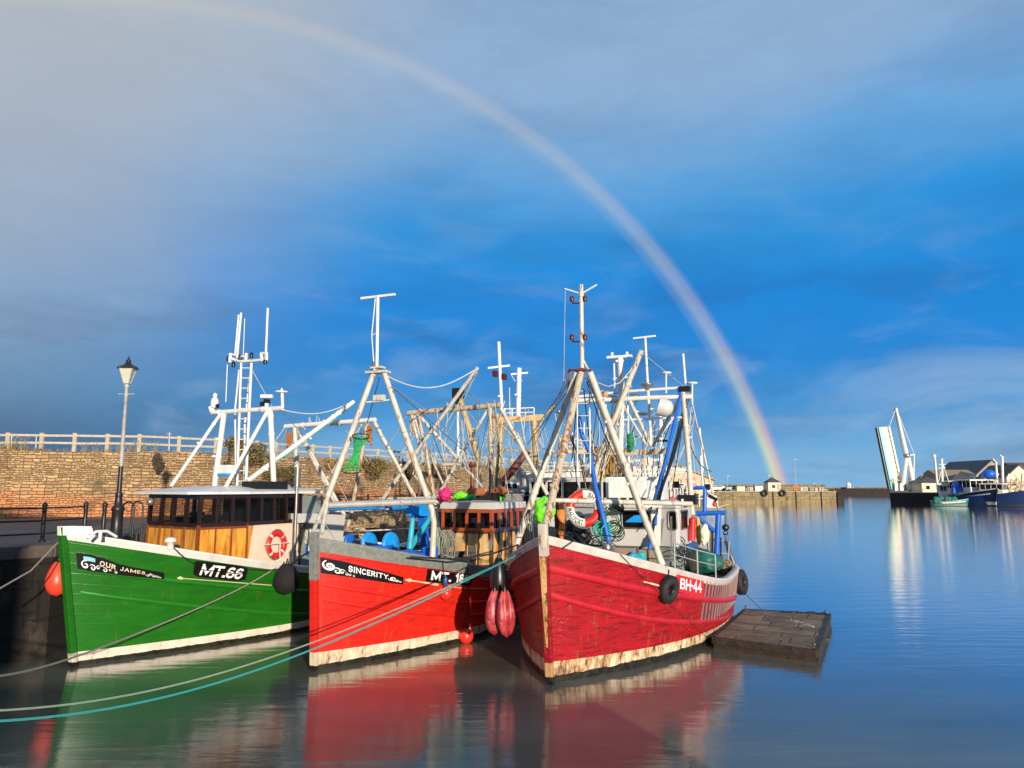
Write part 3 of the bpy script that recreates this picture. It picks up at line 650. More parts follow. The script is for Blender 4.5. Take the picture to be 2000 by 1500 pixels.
# ------------------------------------------------------------------ far side of the harbour
def far_pier():
    t = thing('stone_pier', 'sunlit sandstone pier arm reaching out across the harbour mouth', 'pier', (36, 187, 0))
    mb = MB(); x1 = 80.8-36
    mb2 = []
    wallstrip(mb, [(-4, 0), (x1, 0), (x1, 14), (-4, 14)], -1, 2.6); mb.build('face', M_pierst, t)
    mb = MB(); mb.box((x1/2-2, 7, 2.72), (x1+4.2, 14.2, .22)); mb.build('deck', M_concrete, t)
    mb = MB(); mb.box((x1+.9, 1, 1.1), (1.6, 3, 2.6)); mb.build('end_step', M_quaydk, t)
    # parapet at the back
    mb = MB(); 
    wallstrip(mb, [(-4, 12.8), (x1-4, 12.8)], 2.8, 3.95); mb.box(((x1-8)/2, 13.1, 3.98), (x1, .8, .12)); mb.build('parapet', M_pierst, t)
    for x in (29, 44.2-9.5, 41): 
        mb = MB(); mb.box((x, -.12, 1.2), (.22, .22, 3.0)); mb.build('ladder_post', M_quaydk, t)
far_pier()
def D(px, y): return (px-1000)/CF*y
PY = 189.0; PZ = 2.83
def pier_hut():
    x = D(1509, PY); t = thing('pier_hut', 'small cream hut with pyramid slate roof on the far pier', 'hut', (x, PY+2, PZ)); w = 3.1
    mb = MB(); mb.box((0, 0, 1.1), (w, w, 2.2)); mb.build('wall', M_hcream, t)
    mb = MB(); e = w/2+.25; mb.add([(-e, -e, 2.18), (e, -e, 2.18), (e, e, 2.18), (-e, e, 2.18), (0, 0, 3.5)], [(0, 1, 4), (1, 2, 4), (2, 3, 4), (3, 0, 4), (3, 2, 1, 0)]); mb.lathe([(.08, 3.4), (.05, 3.8), (.01, 4.0)], n=6); mb.build('roof', M_slate, t)
    mb = MB(); mb.box((-.2, -w/2-.02, 1.15), (.8, .06, .8)); mb.build('window', M_darkin, t)
    mb = MB(); mb.box((1.0, -w/2-.02, .95), (.7, .06, 1.7)); mb.build('door', M_greyd, t)
pier_hut()
def ring(name, c, ax, R0, r, m, label, cat, group=None, mseg=None):
    mb = MB(); mb.torus((0, 0, 0), ax, R0, r, 28, 10, sq=1)
    o = mb.build(name, m, label=label, cat=cat, group=group); o.location = c; return o
for px, w in ((1488, 'left'), (1523, 'right')):
    ring('tyre_fender', (D(px, 186.5), 186.6, 2.35), (0, 1, 0), .62, .26, M_rubber, 'large black tyre hung on the far pier face %s of the hut' % w, 'tyre', 'tyres on the far pier')
ring('life_ring', (D(1551, PY), PY+.5, 3.6), (0, 1, 0), .55, .2, M_orangecl, 'orange life ring on the far pier right of the hut', 'life ring')
def pier_lamp(px, ytop, y, label, ybase=955, m=None, arm=True):
    z0 = PZ if y < 230 else 3.4
    zt_ = 4+(950-ytop)/CF*y; t = thing('street_lamp', label, 'lamp', (D(px, y), y, z0)); h = zt_-z0
    mb = MB(); mb.tube((0, 0, 0), (0, 0, h), .13, .08, 8); mb.build('pole', m or M_greyrig, t)
    mb = MB(); mb.box((.25, 0, h), (.7, .25, .16)); mb.build('lamp_head', M_greyrig, t)
pier_lamp(1417, 930, 200, 'short street lamp behind the parked cars on the pier')
pier_lamp(1549, 898, 200, 'tallest thin lamp mast right of the pier hut')
pier_lamp(1497, 929, 200, 'short lamp on the pier standing just left of the hut')
pier_lamp(1721, 927, 340, 'distant lamp post beside the raised bridge')
pier_lamp(1583, 945, 200, 'very short post near the end of the pier')
pier_lamp(1793, 928, 200, 'lamp post between the bridge tower and the hipped house')
# cars on the pier
def car(px, y, col, label):
    t = thing('parked_car', label, 'car', (D(px, y), y, PZ)); L, W = 4.1, 1.75
    prof = [(-2.05, .35), (-2.05, .8), (-1.9, .95), (-1.35, 1.0), (-.85, 1.42), (.75, 1.45), (1.35, 1.02), (1.95, .88), (2.05, .6), (2.05, .35)]
    mb = MB(); n = len(prof); Pp = [(x, s*W/2*(.9 if z > 1.1 else 1), z) for s in (-1, 1) for x, z in prof]
    mb.add(Pp, [(i, (i+1) % n, n+(i+1) % n, n+i) for i in range(n)]+[tuple(range(n)), tuple(reversed(range(n, 2*n)))]); mb.build('body', col, t)
    mb = MB(); mb.add([(-1.2, -W/2-.01, 1.02), (-.8, -W/2*.92-.01, 1.36), (.7, -W/2*.92-.01, 1.38), (1.15, -W/2-.01, 1.04)], [(0, 1, 2, 3)]); mb.build('window', M_glassd, t)
    for x in (-1.3, 1.3):
        for s in (-1, 1):
            mb = MB(); mb.torus((x, s*W/2*.9, .32), (0, 1, 0), .22, .11, 14, 6); mb.tube((x, s*W/2*.9-.08, .32), (x, s*W/2*.9+.08, .32), .2, n=12); mb.build('wheel', M_rubber, t)
car(1386, 192, M_white, 'white car on the pier nearest the masts'); car(1399, 194, mat('silver_paint', (.5, .55, .6), .3, .3), 'pale silver car parked second on the pier')
car(1428, 192, mat('blue_car', (.12, .2, .32), .3), 'blue grey car parked left of the white bins on the pier')
def crate(px, w, h, y, m, label, name='container', cat='container', g='boxes on the pier'):
    t = MB(); t.box((0, 0, h/2), (w, w*.8, h)); t.box((0, 0, h+.03), (w*1.04, w*.84, .06)); t.box((0, -w*.41, h*.5), (w*.08, .04, h*.9))
    o = t.build(name, m, label=label, cat=cat, group=g, bevel=.02); o.location = (D(px, y), y, PZ)
crate(1441, 2.0, 1.1, 190, M_hcream, 'cream storage box left of the fish boxes on the pier')
crate(1462, 2.4, 1.0, 191, M_greyrig, 'grey storage box in the middle of the pier')
crate(1476, 1.9, 1.2, 190, M_white, 'white storage box just left of the pier hut')
crate(1455, 1.2, .8, 190, M_iron, 'small black box between the cream and grey boxes')
random.seed(5)
for i, px in enumerate((1561, 1567, 1578, 1588, 1597, 1605)):
    crate(px, random.uniform(.6, 1.2), random.uniform(.5, 1.0), 190, (M_hcream, M_greyrig, M_concrete)[i % 3], ('%s low box right of the orange ring on the pier' % ('first', 'second', 'third', 'fourth', 'fifth', 'sixth')[i]))
# railing on the pier end
t = thing('pier_railing', 'low white railing along the seaward half of the far pier', 'railing', (D(1530, 187.5), 187.5, PZ))
for i in range(9): mb = MB(); mb.tube((i*1.5, 0, 0), (i*1.5, 0, 1.0), .05, n=6); mb.build('post', M_concrete, t)
mb = MB(); mb.tube((0, 0, .95), (12, 0, .95), .04, n=6); mb.tube((0, 0, .5), (12, 0, .5), .03, n=6); mb.build('rail', M_concrete, t)

# breakwater, lock wall
t = thing('breakwater', 'long low tan breakwater wall on the horizon beyond the pier', 'breakwater', (20, 330, 0)); mb = MB(); wallstrip(mb, [(0, 0), (120, 5)], -1, 4.7); mb.box((60, 4, 4.75), (120, 4, .3), .04); mb.build('face', M_pierst, t)
t = thing('lock_wall', 'dark timbered lock wall closing the gap between pier and bridge', 'wall', (138, 340, 0)); mb = MB(); wallstrip(mb, [(0, 0), (45, -10)], -1, 3.1); mb.build('face', M_quaydk, t)
mb = MB(); mb.box((22, -3, 3.3), (47, 3, .7), -.22); mb.build('coping', M_pierst, t)
mb = MB()
for i in range(14): mb.box((1.5+i*3.2, -i*.7-.25, 1.6), (.25, .25, 3.4))
mb.build('fender_pile', mat('tarred_pile', (.05, .03, .02), .8), t)
t = thing('domed_hut', 'tiny white domed hut on the lock wall', 'hut', (D(1651, 335), 335, 3.3)); mb = MB(); mb.lathe([(1.0, 0), (1.0, 1.3), (.9, 1.9), (.5, 2.4), (.02, 2.6)], n=14); mb.build('dome', M_white, t); mb = MB(); mb.box((0, -1, .6), (.5, .1, 1.1)); mb.build('door', M_greyd, t)

def bridge():
    Y = 186.0; t = thing('bascule_bridge', 'white lifting bridge standing open with its deck raised steeply', 'bridge', (D(1750, Y), Y, 2.7)); o = t.location
    w = lambda px, py, dy=0: at(px, py, Y+dy)-o
    mt_ = mat('bridge_turquoise', (.02, .42, .46), .4, var=.15); mcr = mat('bridge_cream', (.78, .74, .64), .5, var=.12)
    # leaf: a slab leaning away
    A0, A1, B1, B0 = w(1741, 956), w(1716, 835), w(1734, 833, 1.5), w(1760, 952, 1.5)
    n = Vector((-.75, .65, -.1)).normalized()
    mb = MB(); mb.slab([A0, B0, B1, A1], 0.9, -n.normalized()); mb.build('deck_leaf', mcr, t)
    mb = MB(); off = Vector((-.15, -.35, 0))
    mb.beam(A0+off, A1+off, .55, 1.1, (0, 1, 0)); mb.build('side_girder', mt_, t)
    mb = MB(); mb.beam(A0+off+Vector((-.55, .1, 0)), A1+off+Vector((-.55, .1, 0)), .22, .9, (0, 1, 0)); mb.build('outer_girder', M_iron, t)
    mb = MB(); mb.beam(B0+Vector((.1, -.3, 0)), B1+Vector((.1, -.3, 0)), .3, .6, (0, 1, 0)); mb.build('side_rail', M_white, t)
    for i in range(12):
        f = (i+.5)/12; a = A0.lerp(A1, f)+Vector((.1, -.5, 0)); b = B0.lerp(B1, f)+Vector((.1, -.5, 0)); mb = MB(); mb.beam(a, b, .16, .24, (0, 1, 0)); mb.build('cross_beam', M_cream, t)
    top, elb = w(1750, 797), w(1771, 890)
    mb = MB(); mb.tube(top, elb, .28, .55, 10); mb.tube(top+Vector((0, .8, 0)), elb+Vector((.4, 1.6, 0)), .22, .4, 8); mb.build('mast', M_white, t)
    mb = MB(); mb.tube(elb, w(1762, 958), .45, .6, 8); mb.build('leg', M_white, t); mb = MB(); mb.tube(elb+Vector((.3, 0, 0)), w(1785, 952), .45, .6, 8); mb.build('leg', mcr, t)
    mb = MB(); mb.slab([w(1766, 910, 1), w(1760, 957, 1), w(1772, 957, 1)], .5); mb.slab([w(1778, 913, 1), w(1774, 957, 1), w(1785, 957, 1), w(1784, 916, 1)], .5); mb.build('web_plate', mcr, t)
    mb = MB(); mb.tube(elb, w(1786, 888), .16, n=6); mb.tube(w(1785.5, 887), w(1784.5, 955), .14, n=6); mb.build('back_strut', M_white, t)
    for k, q in (((1786, 888), 0), ((1735, 838), 1)):
        mb = MB(); mb.tube(top, w(*k), .07, n=5); mb.build('stay_cable', M_white, t)
    mb = MB(); mb.ball(elb, .75, 12, 8); mb.build('pivot', M_steel, t)
    mb = MB(); mb.box(w(1752, 951), (2.2, 2.2, 1.8)); mb.box(w(1779, 950), (2.6, 2.2, 1.6)); mb.build('machinery_box', mcr, t)
bridge()
def right_quay():
    t = thing('far_quay', 'dark weedy quay under the raised bridge and the far houses', 'quay wall', (D(1730, 176), 176, 0)); mb = MB(); wallstrip(mb, [(15.4, 30), (0, 0), (15, -7), (27, -22), (60, -48)], -1, 2.5); mb.build('face', M_quaydk, t)
    mb = MB()
    for i in range(10): mb.box((.8+i*1.5, -.2-i*.7, 1.1), (.22, .3, 3.0))
    mb.build('fender_pile', mat('tarred_pile', (.05, .03, .02), .8), t)
    mb = MB(); mb.prism([(x, y) for x, y in ((15.4, 30), (0, 0), (15, -7), (27, -22), (60, -48), (200, -48), (200, 90), (46, 90))], 2.4, 2.62); mb.build('deck', M_concrete, t)
right_quay()
def house(px0, px1, ye, yr, y, mw, mr, label, hip=False, depth=9, nwin=2, name='harbour_house', zb=2.6, wm=None):
    x0, x1 = D(px0, y), D(px1, y); ze, zr_2 = 4+(950-ye)/CF*y-zb, 4+(950-yr)/CF*y-zb; w = x1-x0
    t = thing(name, label, 'house', ((x0+x1)/2, y, zb))
    mb = MB(); 
    if hip != 'gable': mb.box((0, depth/2, ze/2), (w, depth, ze))
    else:
        mb.box((0, depth/2, ze/2), (w, depth, ze)); mb.add([(-w/2, 0, ze), (w/2, 0, ze), (0, 0, zr_2), (-w/2, .3, ze), (w/2, .3, ze), (0, .3, zr_2)], [(0, 1, 2), (5, 4, 3)])
    mb.build('wall', mw, t)
    mb = MB(); e = .4
    if hip is True:
        r = max(0, w/2-depth/2); mb.add([(-w/2-e, -e, ze-.02), (w/2+e, -e, ze-.02), (w/2+e, depth+e, ze-.02), (-w/2-e, depth+e, ze-.02), (-r, depth/2, zr_2), (r, depth/2, zr_2)], [(0, 1, 5, 4), (1, 2, 5), (2, 3, 4, 5), (3, 0, 4), (3, 2, 1, 0)])
    elif hip == 'gable':
        for s in (-1, 1): mb.slab([(s*(w/2+e), -e, ze-.25), (0, -e, zr_2+.1), (0, depth+e, zr_2+.1), (s*(w/2+e), depth+e, ze-.25)], .2*s*-1)
    else:
        mb.add([(-w/2-e, -e, ze-.02), (w/2+e, -e, ze-.02), (w/2+e, depth+e, ze-.02), (-w/2-e, depth+e, ze-.02), (-w/2-e, depth/2, zr_2), (w/2+e, depth/2, zr_2)], [(0, 1, 5, 4), (1, 2, 5), (2, 3, 4, 5), (3, 0, 4), (3, 2, 1, 0)])
    rf = mb.build('roof', mr, t)
    for i in range(nwin):
        x = -w/2+w*(i+.5)/nwin; f = MB(); f.box((x, -.03, ze*.5), (1.1, .12, 1.1)); q = f.build('window', wm or M_white, t); g = MB(); g.box((x, -.10, ze*.5), (.9, .04, .9)); g.build('pane', M_glassd, q)
    return t
house(1793, 1838, 943, 931, 180, M_hcream, M_slate, 'cream waterside house with dark hipped roof right of the bridge', True, 6, 2)
house(1836, 1910, 936, 917, 215, M_hcream, M_tanroof, 'long building with tan sheet roof behind the hipped house', False, 14, 4)
house(1852, 1905, 938, 926, 195, M_concrete, M_slate, 'low dark roofed shed in front of the tan roof', True, 8, 2)
house(1890, 1975, 935, 899, 230, M_concrete, mat('dark_wet_slate', (.035, .035, .035), .45, var=.3), 'tallest dark gabled roof among the houses at right', 'gable', 22, 3)
house(1958, 2010, 930, 908, 200, M_hcream, M_slate, 'cream gable end house at the right edge', 'gable', 12, 2)
house(1985, 2060, 925, 903, 232, M_hcream, mat('red_brown_tiles', (.12, .07, .05), .7, var=.3), 'brown tiled house cut by the right edge of the view', False, 12, 2)
# tan gabled shed behind the near masts
house(1262, 1390, 934, 910, 112, mat('tan_render', (.62, .47, .30), .85, var=.2), M_tanroof, 'tan gable ended net store behind the masts of the big red boat', 'gable', 16, 5, 'net_store')
house(1120, 1230, 940, 925, 135, M_hcream, M_slate, 'low pale shed mostly hidden behind the clustered masts', False, 10, 4, 'quay_shed')

# floating raft
def raft():
    c = [onz(1392, 1244, .27), onz(1594, 1270, .27), onz(1619, 1199, .27), onz(1455, 1190, .27)]
    mid_ = (c[0]+c[1]+c[2]+c[3])/4; t = thing('floating_raft', 'weathered timber work raft floating at the quarter of the big red boat', 'raft', (mid_.x, mid_.y, 0)); o = Vector((mid_.x, mid_.y, 0)); c = [p-o for p in c]
    top = stone_mat('raft_boards', 1.7, .55, [(.17, .115, .065), (.26, .19, .115), (.33, .26, .17)], (.04, .03, .022), 0, .5, .022, .55)
    mb = MB(); n = 12; rows = []; uvs = []
    for j in range(n+1):
        r = []
        for i in range(n+1):
            p = c[0].lerp(c[1], i/n).lerp(c[3].lerp(c[2], i/n), j/n); r.append((p.x, p.y, p.z+random.uniform(-.006, .006))); uvs.append((i/n*2.7, j/n*3.4))
        rows.append(r)
    mb.grid(rows, False, uvs); mb.build('deck_boards', top, t)
    sm = mat('soaked_raft_timber', (.05, .032, .022), .6, var=.5, vs=7, stain=(.012, .012, .01), ss=4, st=.5, bs=1, bsc=12)
    for a, b in ((0, 1), (1, 2), (2, 3), (3, 0)):
        pa, pb = c[a], c[b]; 
        mb = MB(); mb.beam((pa.x, pa.y, .2), (pb.x, pb.y, .2), .12, .16); mb.build('edge_beam', sm, t)
        mb = MB(); mb.beam((pa.x*.97, pa.y*.97, 0), (pb.x*.97, pb.y*.97, 0), .16, .3); mb.build('float_side', sm, t)
    mb = MB(); mb.box((0, 0, -.1), (2.0, 1.8, .3), .3); mb.build('float_core', sm, t)
    for i, (u, v) in enumerate(((.02, .98), (.97, .97), (.97, .05))):
        p = c[0].lerp(c[1], u).lerp(c[3].lerp(c[2], u), v); mb = MB(); mb.torus((p.x, p.y, .34), (1, .3, 0), .05, .014, 14, 6); mb.tube((p.x, p.y, .24), (p.x, p.y, .3), .03); mb.build('mooring_ring', M_steel, t)
    # weed and rope scraps
    mb = MB(); rnd = random.Random(4)
    for i in range(26):
        u, v = rnd.uniform(.45, .98), rnd.uniform(.95, 1.01); p = c[0].lerp(c[1], u).lerp(c[3].lerp(c[2], u), v); mb.ball((p.x, p.y, .29), rnd.uniform(.015, .05), 7, 5, 1.6, 1, .6)
    mb.build('weed_clump', mat('dead_weed', (.02, .018, .012), .8), t)
    mb = MB()
    for i in range(30):
        u = rnd.uniform(.5, .8); v = .55+.12*(.8-u)/.3*1.5+rnd.gauss(0, .015); p = c[0].lerp(c[1], u+.1).lerp(c[3].lerp(c[2], u+.1), v); mb.lathe([(rnd.uniform(.008, .03), 0), (.002, .004)], (p.x, p.y, .277), 7, None, 1.8, 1)
    mb.build('bird_dropping', M_white, t)
raft()
# ================================================================== FISHING BOATS
class Boat:
    def __init__(s, label, o, th, L, B, nd, nw, bw, g, zb, zm, ts, zr, rake, tm, ps, name='fishing_boat', group=None):
        s.__dict__.update(locals()); s.o = Vector((o[0], o[1], 0)); s.u = Vector((math.sin(th), math.cos(th), 0)); s.v = Vector((-math.cos(th), math.sin(th), 0))
        s.t = thing(name, label, 'fishing boat', s.o, math.pi/2-th, group)
    def W(s, p): return s.o+s.u*p[0]+s.v*p[1]+Vector((0, 0, p[2]))
    def Lc(s, w): d = Vector(w)-s.o; return Vector((d.dot(s.u), d.dot(s.v), d.z))
    def _r(s, px, py): a = s.Lc((0, 0, CH)); b = s.Lc(Vector((0, 0, CH))+ray(px, py)); return a, b-a
    def c(s, px, py, off=0.): a, d = s._r(px, py); return a+d*((off-a.y)/d.y)
    def st(s, px, py, x): a, d = s._r(px, py); return a+d*((x-a.x)/d.x)
    def dp(s, px, py, y): return s.Lc(at(px, py, y))
    def sheer(s, t):
        u = min(max(1-t/s.ts, 0), 1); w = min(max((t-s.ts)/(1-s.ts), 0), 1); return s.zm+(s.zb-s.zm)*u**1.6+s.zr*w**2
    def hb(s, t, z):
        u = min(max(1-t/s.tm, 0), 1); q = min(max((t-s.tm)/(1-s.tm), 0), 1); aft = math.sqrt(max(1-q**s.ps, 0))
        bd = s.B/2*(1-u**s.nd)*aft; bw = s.B/2*s.bw*(1-u**s.nw)*aft; sh = s.sheer(t)
        if z < 0: return bw*(1+.25*z)
        k = min(z/sh, 1.15)**s.g; return bw+(bd-bw)*k
    def tt(s, x, z): x0 = -s.rake*max(z, -.3); return (x-x0)/(s.L-x0)
    def sf(s, x, z, sd=-1, off=0):
        t = min(max(s.tt(x, z), 0), 1); p = Vector((x, sd*s.hb(t, z), z))
        if off:
            e = .05; t2 = min(s.tt(x+e, z), 1); dy = (s.hb(t2, z)-s.hb(t, z))/e; dz = (s.hb(t, z+e)-s.hb(t, z))/e
            n = Vector((-dy, sd*1.0, -dz)).normalized(); p = p+n*off
        return p
    def hpx(s, px, py, sd=-1):
        x, z = 3., 1.5
        best = None
        for x0 in (.3, 1.5, 3, 5, 7, 9):
            for z0 in (.5, 1.5, 2.3):
                q = proj(s.W(s.sf(x0, z0, sd))); e = (q[0]-px)**2+(q[1]-py)**2
                if best is None or e < best[0]: best = (e, x0, z0)
        x, z = best[1], best[2]
        for _ in range(25):
            q = proj(s.W(s.sf(x, z, sd))); ex, ey = px-q[0], py-q[1]
            if abs(ex)+abs(ey) < .02: break
            h = .01; qx = proj(s.W(s.sf(x+h, z, sd))); qz = proj(s.W(s.sf(x, z+h, sd)))
            a, b, c, d = (qx[0]-q[0])/h, (qz[0]-q[0])/h, (qx[1]-q[1])/h, (qz[1]-q[1])/h; det = a*d-b*c
            if abs(det) < 1e-6: break
            dx, dz = (ex*d-b*ey)/det, (a*ey-c*ex)/det; k = min(1, 1.0/max(abs(dx), abs(dz), 1e-6)); x += dx*k; z += dz*k
            z = min(max(z, -.2), 3.2); x = min(max(x, -.9), s.L)
        return x, z
    def hull(s, hm, capm, stemm, capband=.17, planks=14, deckm=None, stemh=.12, capname='cap_rail', inm=None, stemsplit=99, stemtop=None):
        n = 72; T = [(i/n)**1.35 if i < n*.75 else None for i in range(n+1)]
        T = [1-(1-i/n)**1.0 for i in range(n+1)]; T = [t**1.25*(.88)+.12*(1-(1-t)**3) for t in T]; T[0] = 0; T[-1] = 1
        s.T = T
        mb = MB(); nv = 16
        for sd in (-1, 1):
            rows = []; uvs = []
            for t in T:
                sh = s.sheer(t); r = []
                for k in range(-3, nv+1):
                    z = sh*k/nv if k >= 0 else .25*k; x0 = -s.rake*max(z, -.3); x = x0+t*(s.L-x0); r.append((x, sd*s.hb(t, z), z)); uvs.append((x, z/sh*planks))
                rows.append(r if sd < 0 else r)
            mb.grid(rows if sd > 0 else rows, True, uvs)
        h = mb.build('hull', hm, s.t)
        # cap rail
        for sd in (-1, 1):
            rows = []
            for t in T:
                sh = s.sheer(t); r = []
                for do, dz in ((.018, -capband), (.045, -.02), (.05, .0), (.03, .03), (-.14, .03), (-.15, .0), (-.15, -.08)):
                    z = sh+min(dz, 0); x0 = -s.rake*z; x = x0+t*(s.L-x0); b = s.hb(t, z)+do; b = max(b, 0) if do < 0 else b
                    xx = x-(.05 if t == 0 and do > 0 else 0)
                    if t > .97 and do > 0: xx = x+do*(t-.97)/.03
                    r.append((xx, sd*b, sh+dz))
                rows.append(r)
            mb = MB(); mb.grid(rows, True); mb.build(capname, capm, s.t, bevel=0)
        mb = MB(); rows = []
        for sd in (-1, 1):
            rr = []
            for t in T:
                sh = s.sheer(t); b = max(s.hb(t, sh)-.12, 0); x = -s.rake*sh+t*(s.L+s.rake*sh); xm = min(max(x, -.35), s.L-.1); bb = lambda zz: max(s.hb(min(max(s.tt(xm, zz), 0), 1), zz)-.12, 0); rr.append([(xm, sd*min(b, bb(sh)), sh-.02), (xm, sd*bb(sh-.4), sh-.4), (xm, sd*bb(sh-.75), sh-.75)])
            mb.grid(rr, True); rows.append([r[2] for r in rr])
        mb.build('bulwark_lining', inm or M_greyd, s.t)
        mb = MB(); mb.grid([[rows[0][i], rows[1][i]] for i in range(len(T))], False); mb.build('deck', deckm or M_deck, s.t)
        # stem post
        z1 = s.zb+stemh; mb = MB()
        zz = min(stemsplit, z1); mb.beam((.02, 0, -.5), (-s.rake*zz-.02, 0, zz), .13, .16, (0, 1, 0)); mb.build('stem_post', stemm, s.t, bevel=.012)
        if zz < z1: mb = MB(); mb.beam((-s.rake*zz-.02, 0, zz), (-s.rake*z1-.02, 0, z1), .15, .18, (0, 1, 0)); mb.build('stem_cap', stemtop, s.t, bevel=.012)
    def strip(s, name, pts, m, r=.045, sides=(-1, 1), deg=2, x1=None, x0=None, n=50):
        """rubbing strake through pixel points on the visible side, mirrored"""
        q = [s.hpx(*p) for p in pts]; c = np.polyfit([a[0] for a in q], [a[1] for a in q], min(deg, len(q)-1))
        a = q[0][0] if x0 is None else x0; b = q[-1][0] if x1 is None else x1
        for sd in sides:
            rows = []
            for i in range(n+1):
                x = a+(b-a)*i/n; z = float(np.polyval(c, x)); f = min(1, i/3+.15, (n-i)/3+.15)
                z = min(z, s.sheer(min(max(s.tt(x, z), 0), 1))-.1)
                r_ = []
                for j in range(7):
                    an = -math.pi/2+math.pi*j/6; r_.append(tuple(s.sf(x, z+r*math.sin(an)*1.1, sd, .002+r*.9*f*math.cos(an))))
                rows.append(r_)
            mb = MB(); mb.grid(rows, True); mb.build(name, m, s.t)
        return c
    def patch(s, name, top, bot, m, off=.02, nx=24, ny=4, th=.015, parent=None):
        """thin board following the hull; top/bot are pixel polylines left to right"""
        T_ = [s.hpx(*p) for p in top]; B_ = [s.hpx(*p) for p in bot]
        def itp(L, f):
            xs = [p[0] for p in L]; q = xs[0]+(xs[-1]-xs[0])*f; i = 0
            while i < len(L)-2 and q > xs[i+1]: i += 1
            g = (q-xs[i])/(xs[i+1]-xs[i]); return (L[i][0]*(1-g)+L[i+1][0]*g, L[i][1]*(1-g)+L[i+1][1]*g)
        f_ = lambda u, v, o=off: s.sf(*[itp(B_, u)[k]*(1-v)+itp(T_, u)[k]*v for k in (0, 1)], -1, o)
        mb = MB(); mb.grid([[tuple(f_(i/nx, j/ny)) for i in range(nx+1)] for j in range(ny+1)], True)
        ed = [(i/nx, 0) for i in range(nx+1)]+[(1, j/ny) for j in range(1, ny+1)]+[(1-i/nx, 1) for i in range(1, nx+1)]+[(0, 1-j/ny) for j in range(1, ny+1)]
        mb.grid([[tuple(f_(u, v)) for u, v in ed], [tuple(f_(u, v, off-th)) for u, v in ed]], False)
        return mb.build(name, m, s.t), f_

def textmesh(body, shear=0, bold=0, space=1.0):
    cu = bpy.data.curves.new('t', 'FONT'); cu.body = body; cu.shear = shear; cu.offset = bold; cu.space_character = space; cu.resolution_u = 3
    o = bpy.data.objects.new('t', cu); COL.objects.link(o); dg = bpy.context.evaluated_depsgraph_get(); dg.update()
    me = o.evaluated_get(dg).to_mesh(); V = [tuple(v.co) for v in me.vertices]; F = [tuple(p.vertices) for p in me.polygons]
    o.evaluated_get(dg).to_mesh_clear(); bpy.data.objects.remove(o); bpy.data.curves.remove(cu)
    xs = [v[0] for v in V]; ys = [v[1] for v in V]; a, b, c, d = min(xs), max(xs), min(ys), max(ys)
    return [((v[0]-a)/(b-a), (v[1]-c)/(d-c)) for v in V], F
def cutgrid(V, F, nx, ny):
    import bmesh
    bm = bmesh.new(); vs = [bm.verts.new((x, y, 0)) for x, y in V]
    for f in F:
        try: bm.faces.new([vs[i] for i in f])
        except ValueError: pass
    for k in range(1, nx): bmesh.ops.bisect_plane(bm, geom=bm.verts[:]+bm.edges[:]+bm.faces[:], plane_co=(k/nx, 0, 0), plane_no=(1, 0, 0))
    for k in range(1, ny): bmesh.ops.bisect_plane(bm, geom=bm.verts[:]+bm.edges[:]+bm.faces[:], plane_co=(0, k/ny, 0), plane_no=(0, 1, 0))
    bm.verts.index_update(); V = [(v.co.x, v.co.y) for v in bm.verts]; F = [tuple(v.index for v in f.verts) for f in bm.faces]; bm.free(); return V, F
def lettering(name, body, f_, u0, u1, v0, v1, m, parent, off=.026, wave=None, **kw):
    V, F = textmesh(body, **kw)
    V, F = cutgrid(V, F, max(8, len(body)*3), 4)
    P = []
    for x, y in V:
        u = u0+(u1-u0)*x; v = v0+(v1-v0)*y+(wave(u) if wave else 0); P.append(tuple(f_(u, v, off)))
    mb = MB(); mb.add(P, F); return mb.build(name, m, parent)
def arc_(cx, cy, rx, ry, a0, a1, n=7): return [(cx+rx*math.cos(R(a0+(a1-a0)*k/n)), cy+ry*math.sin(R(a0+(a1-a0)*k/n))) for k in range(n+1)]
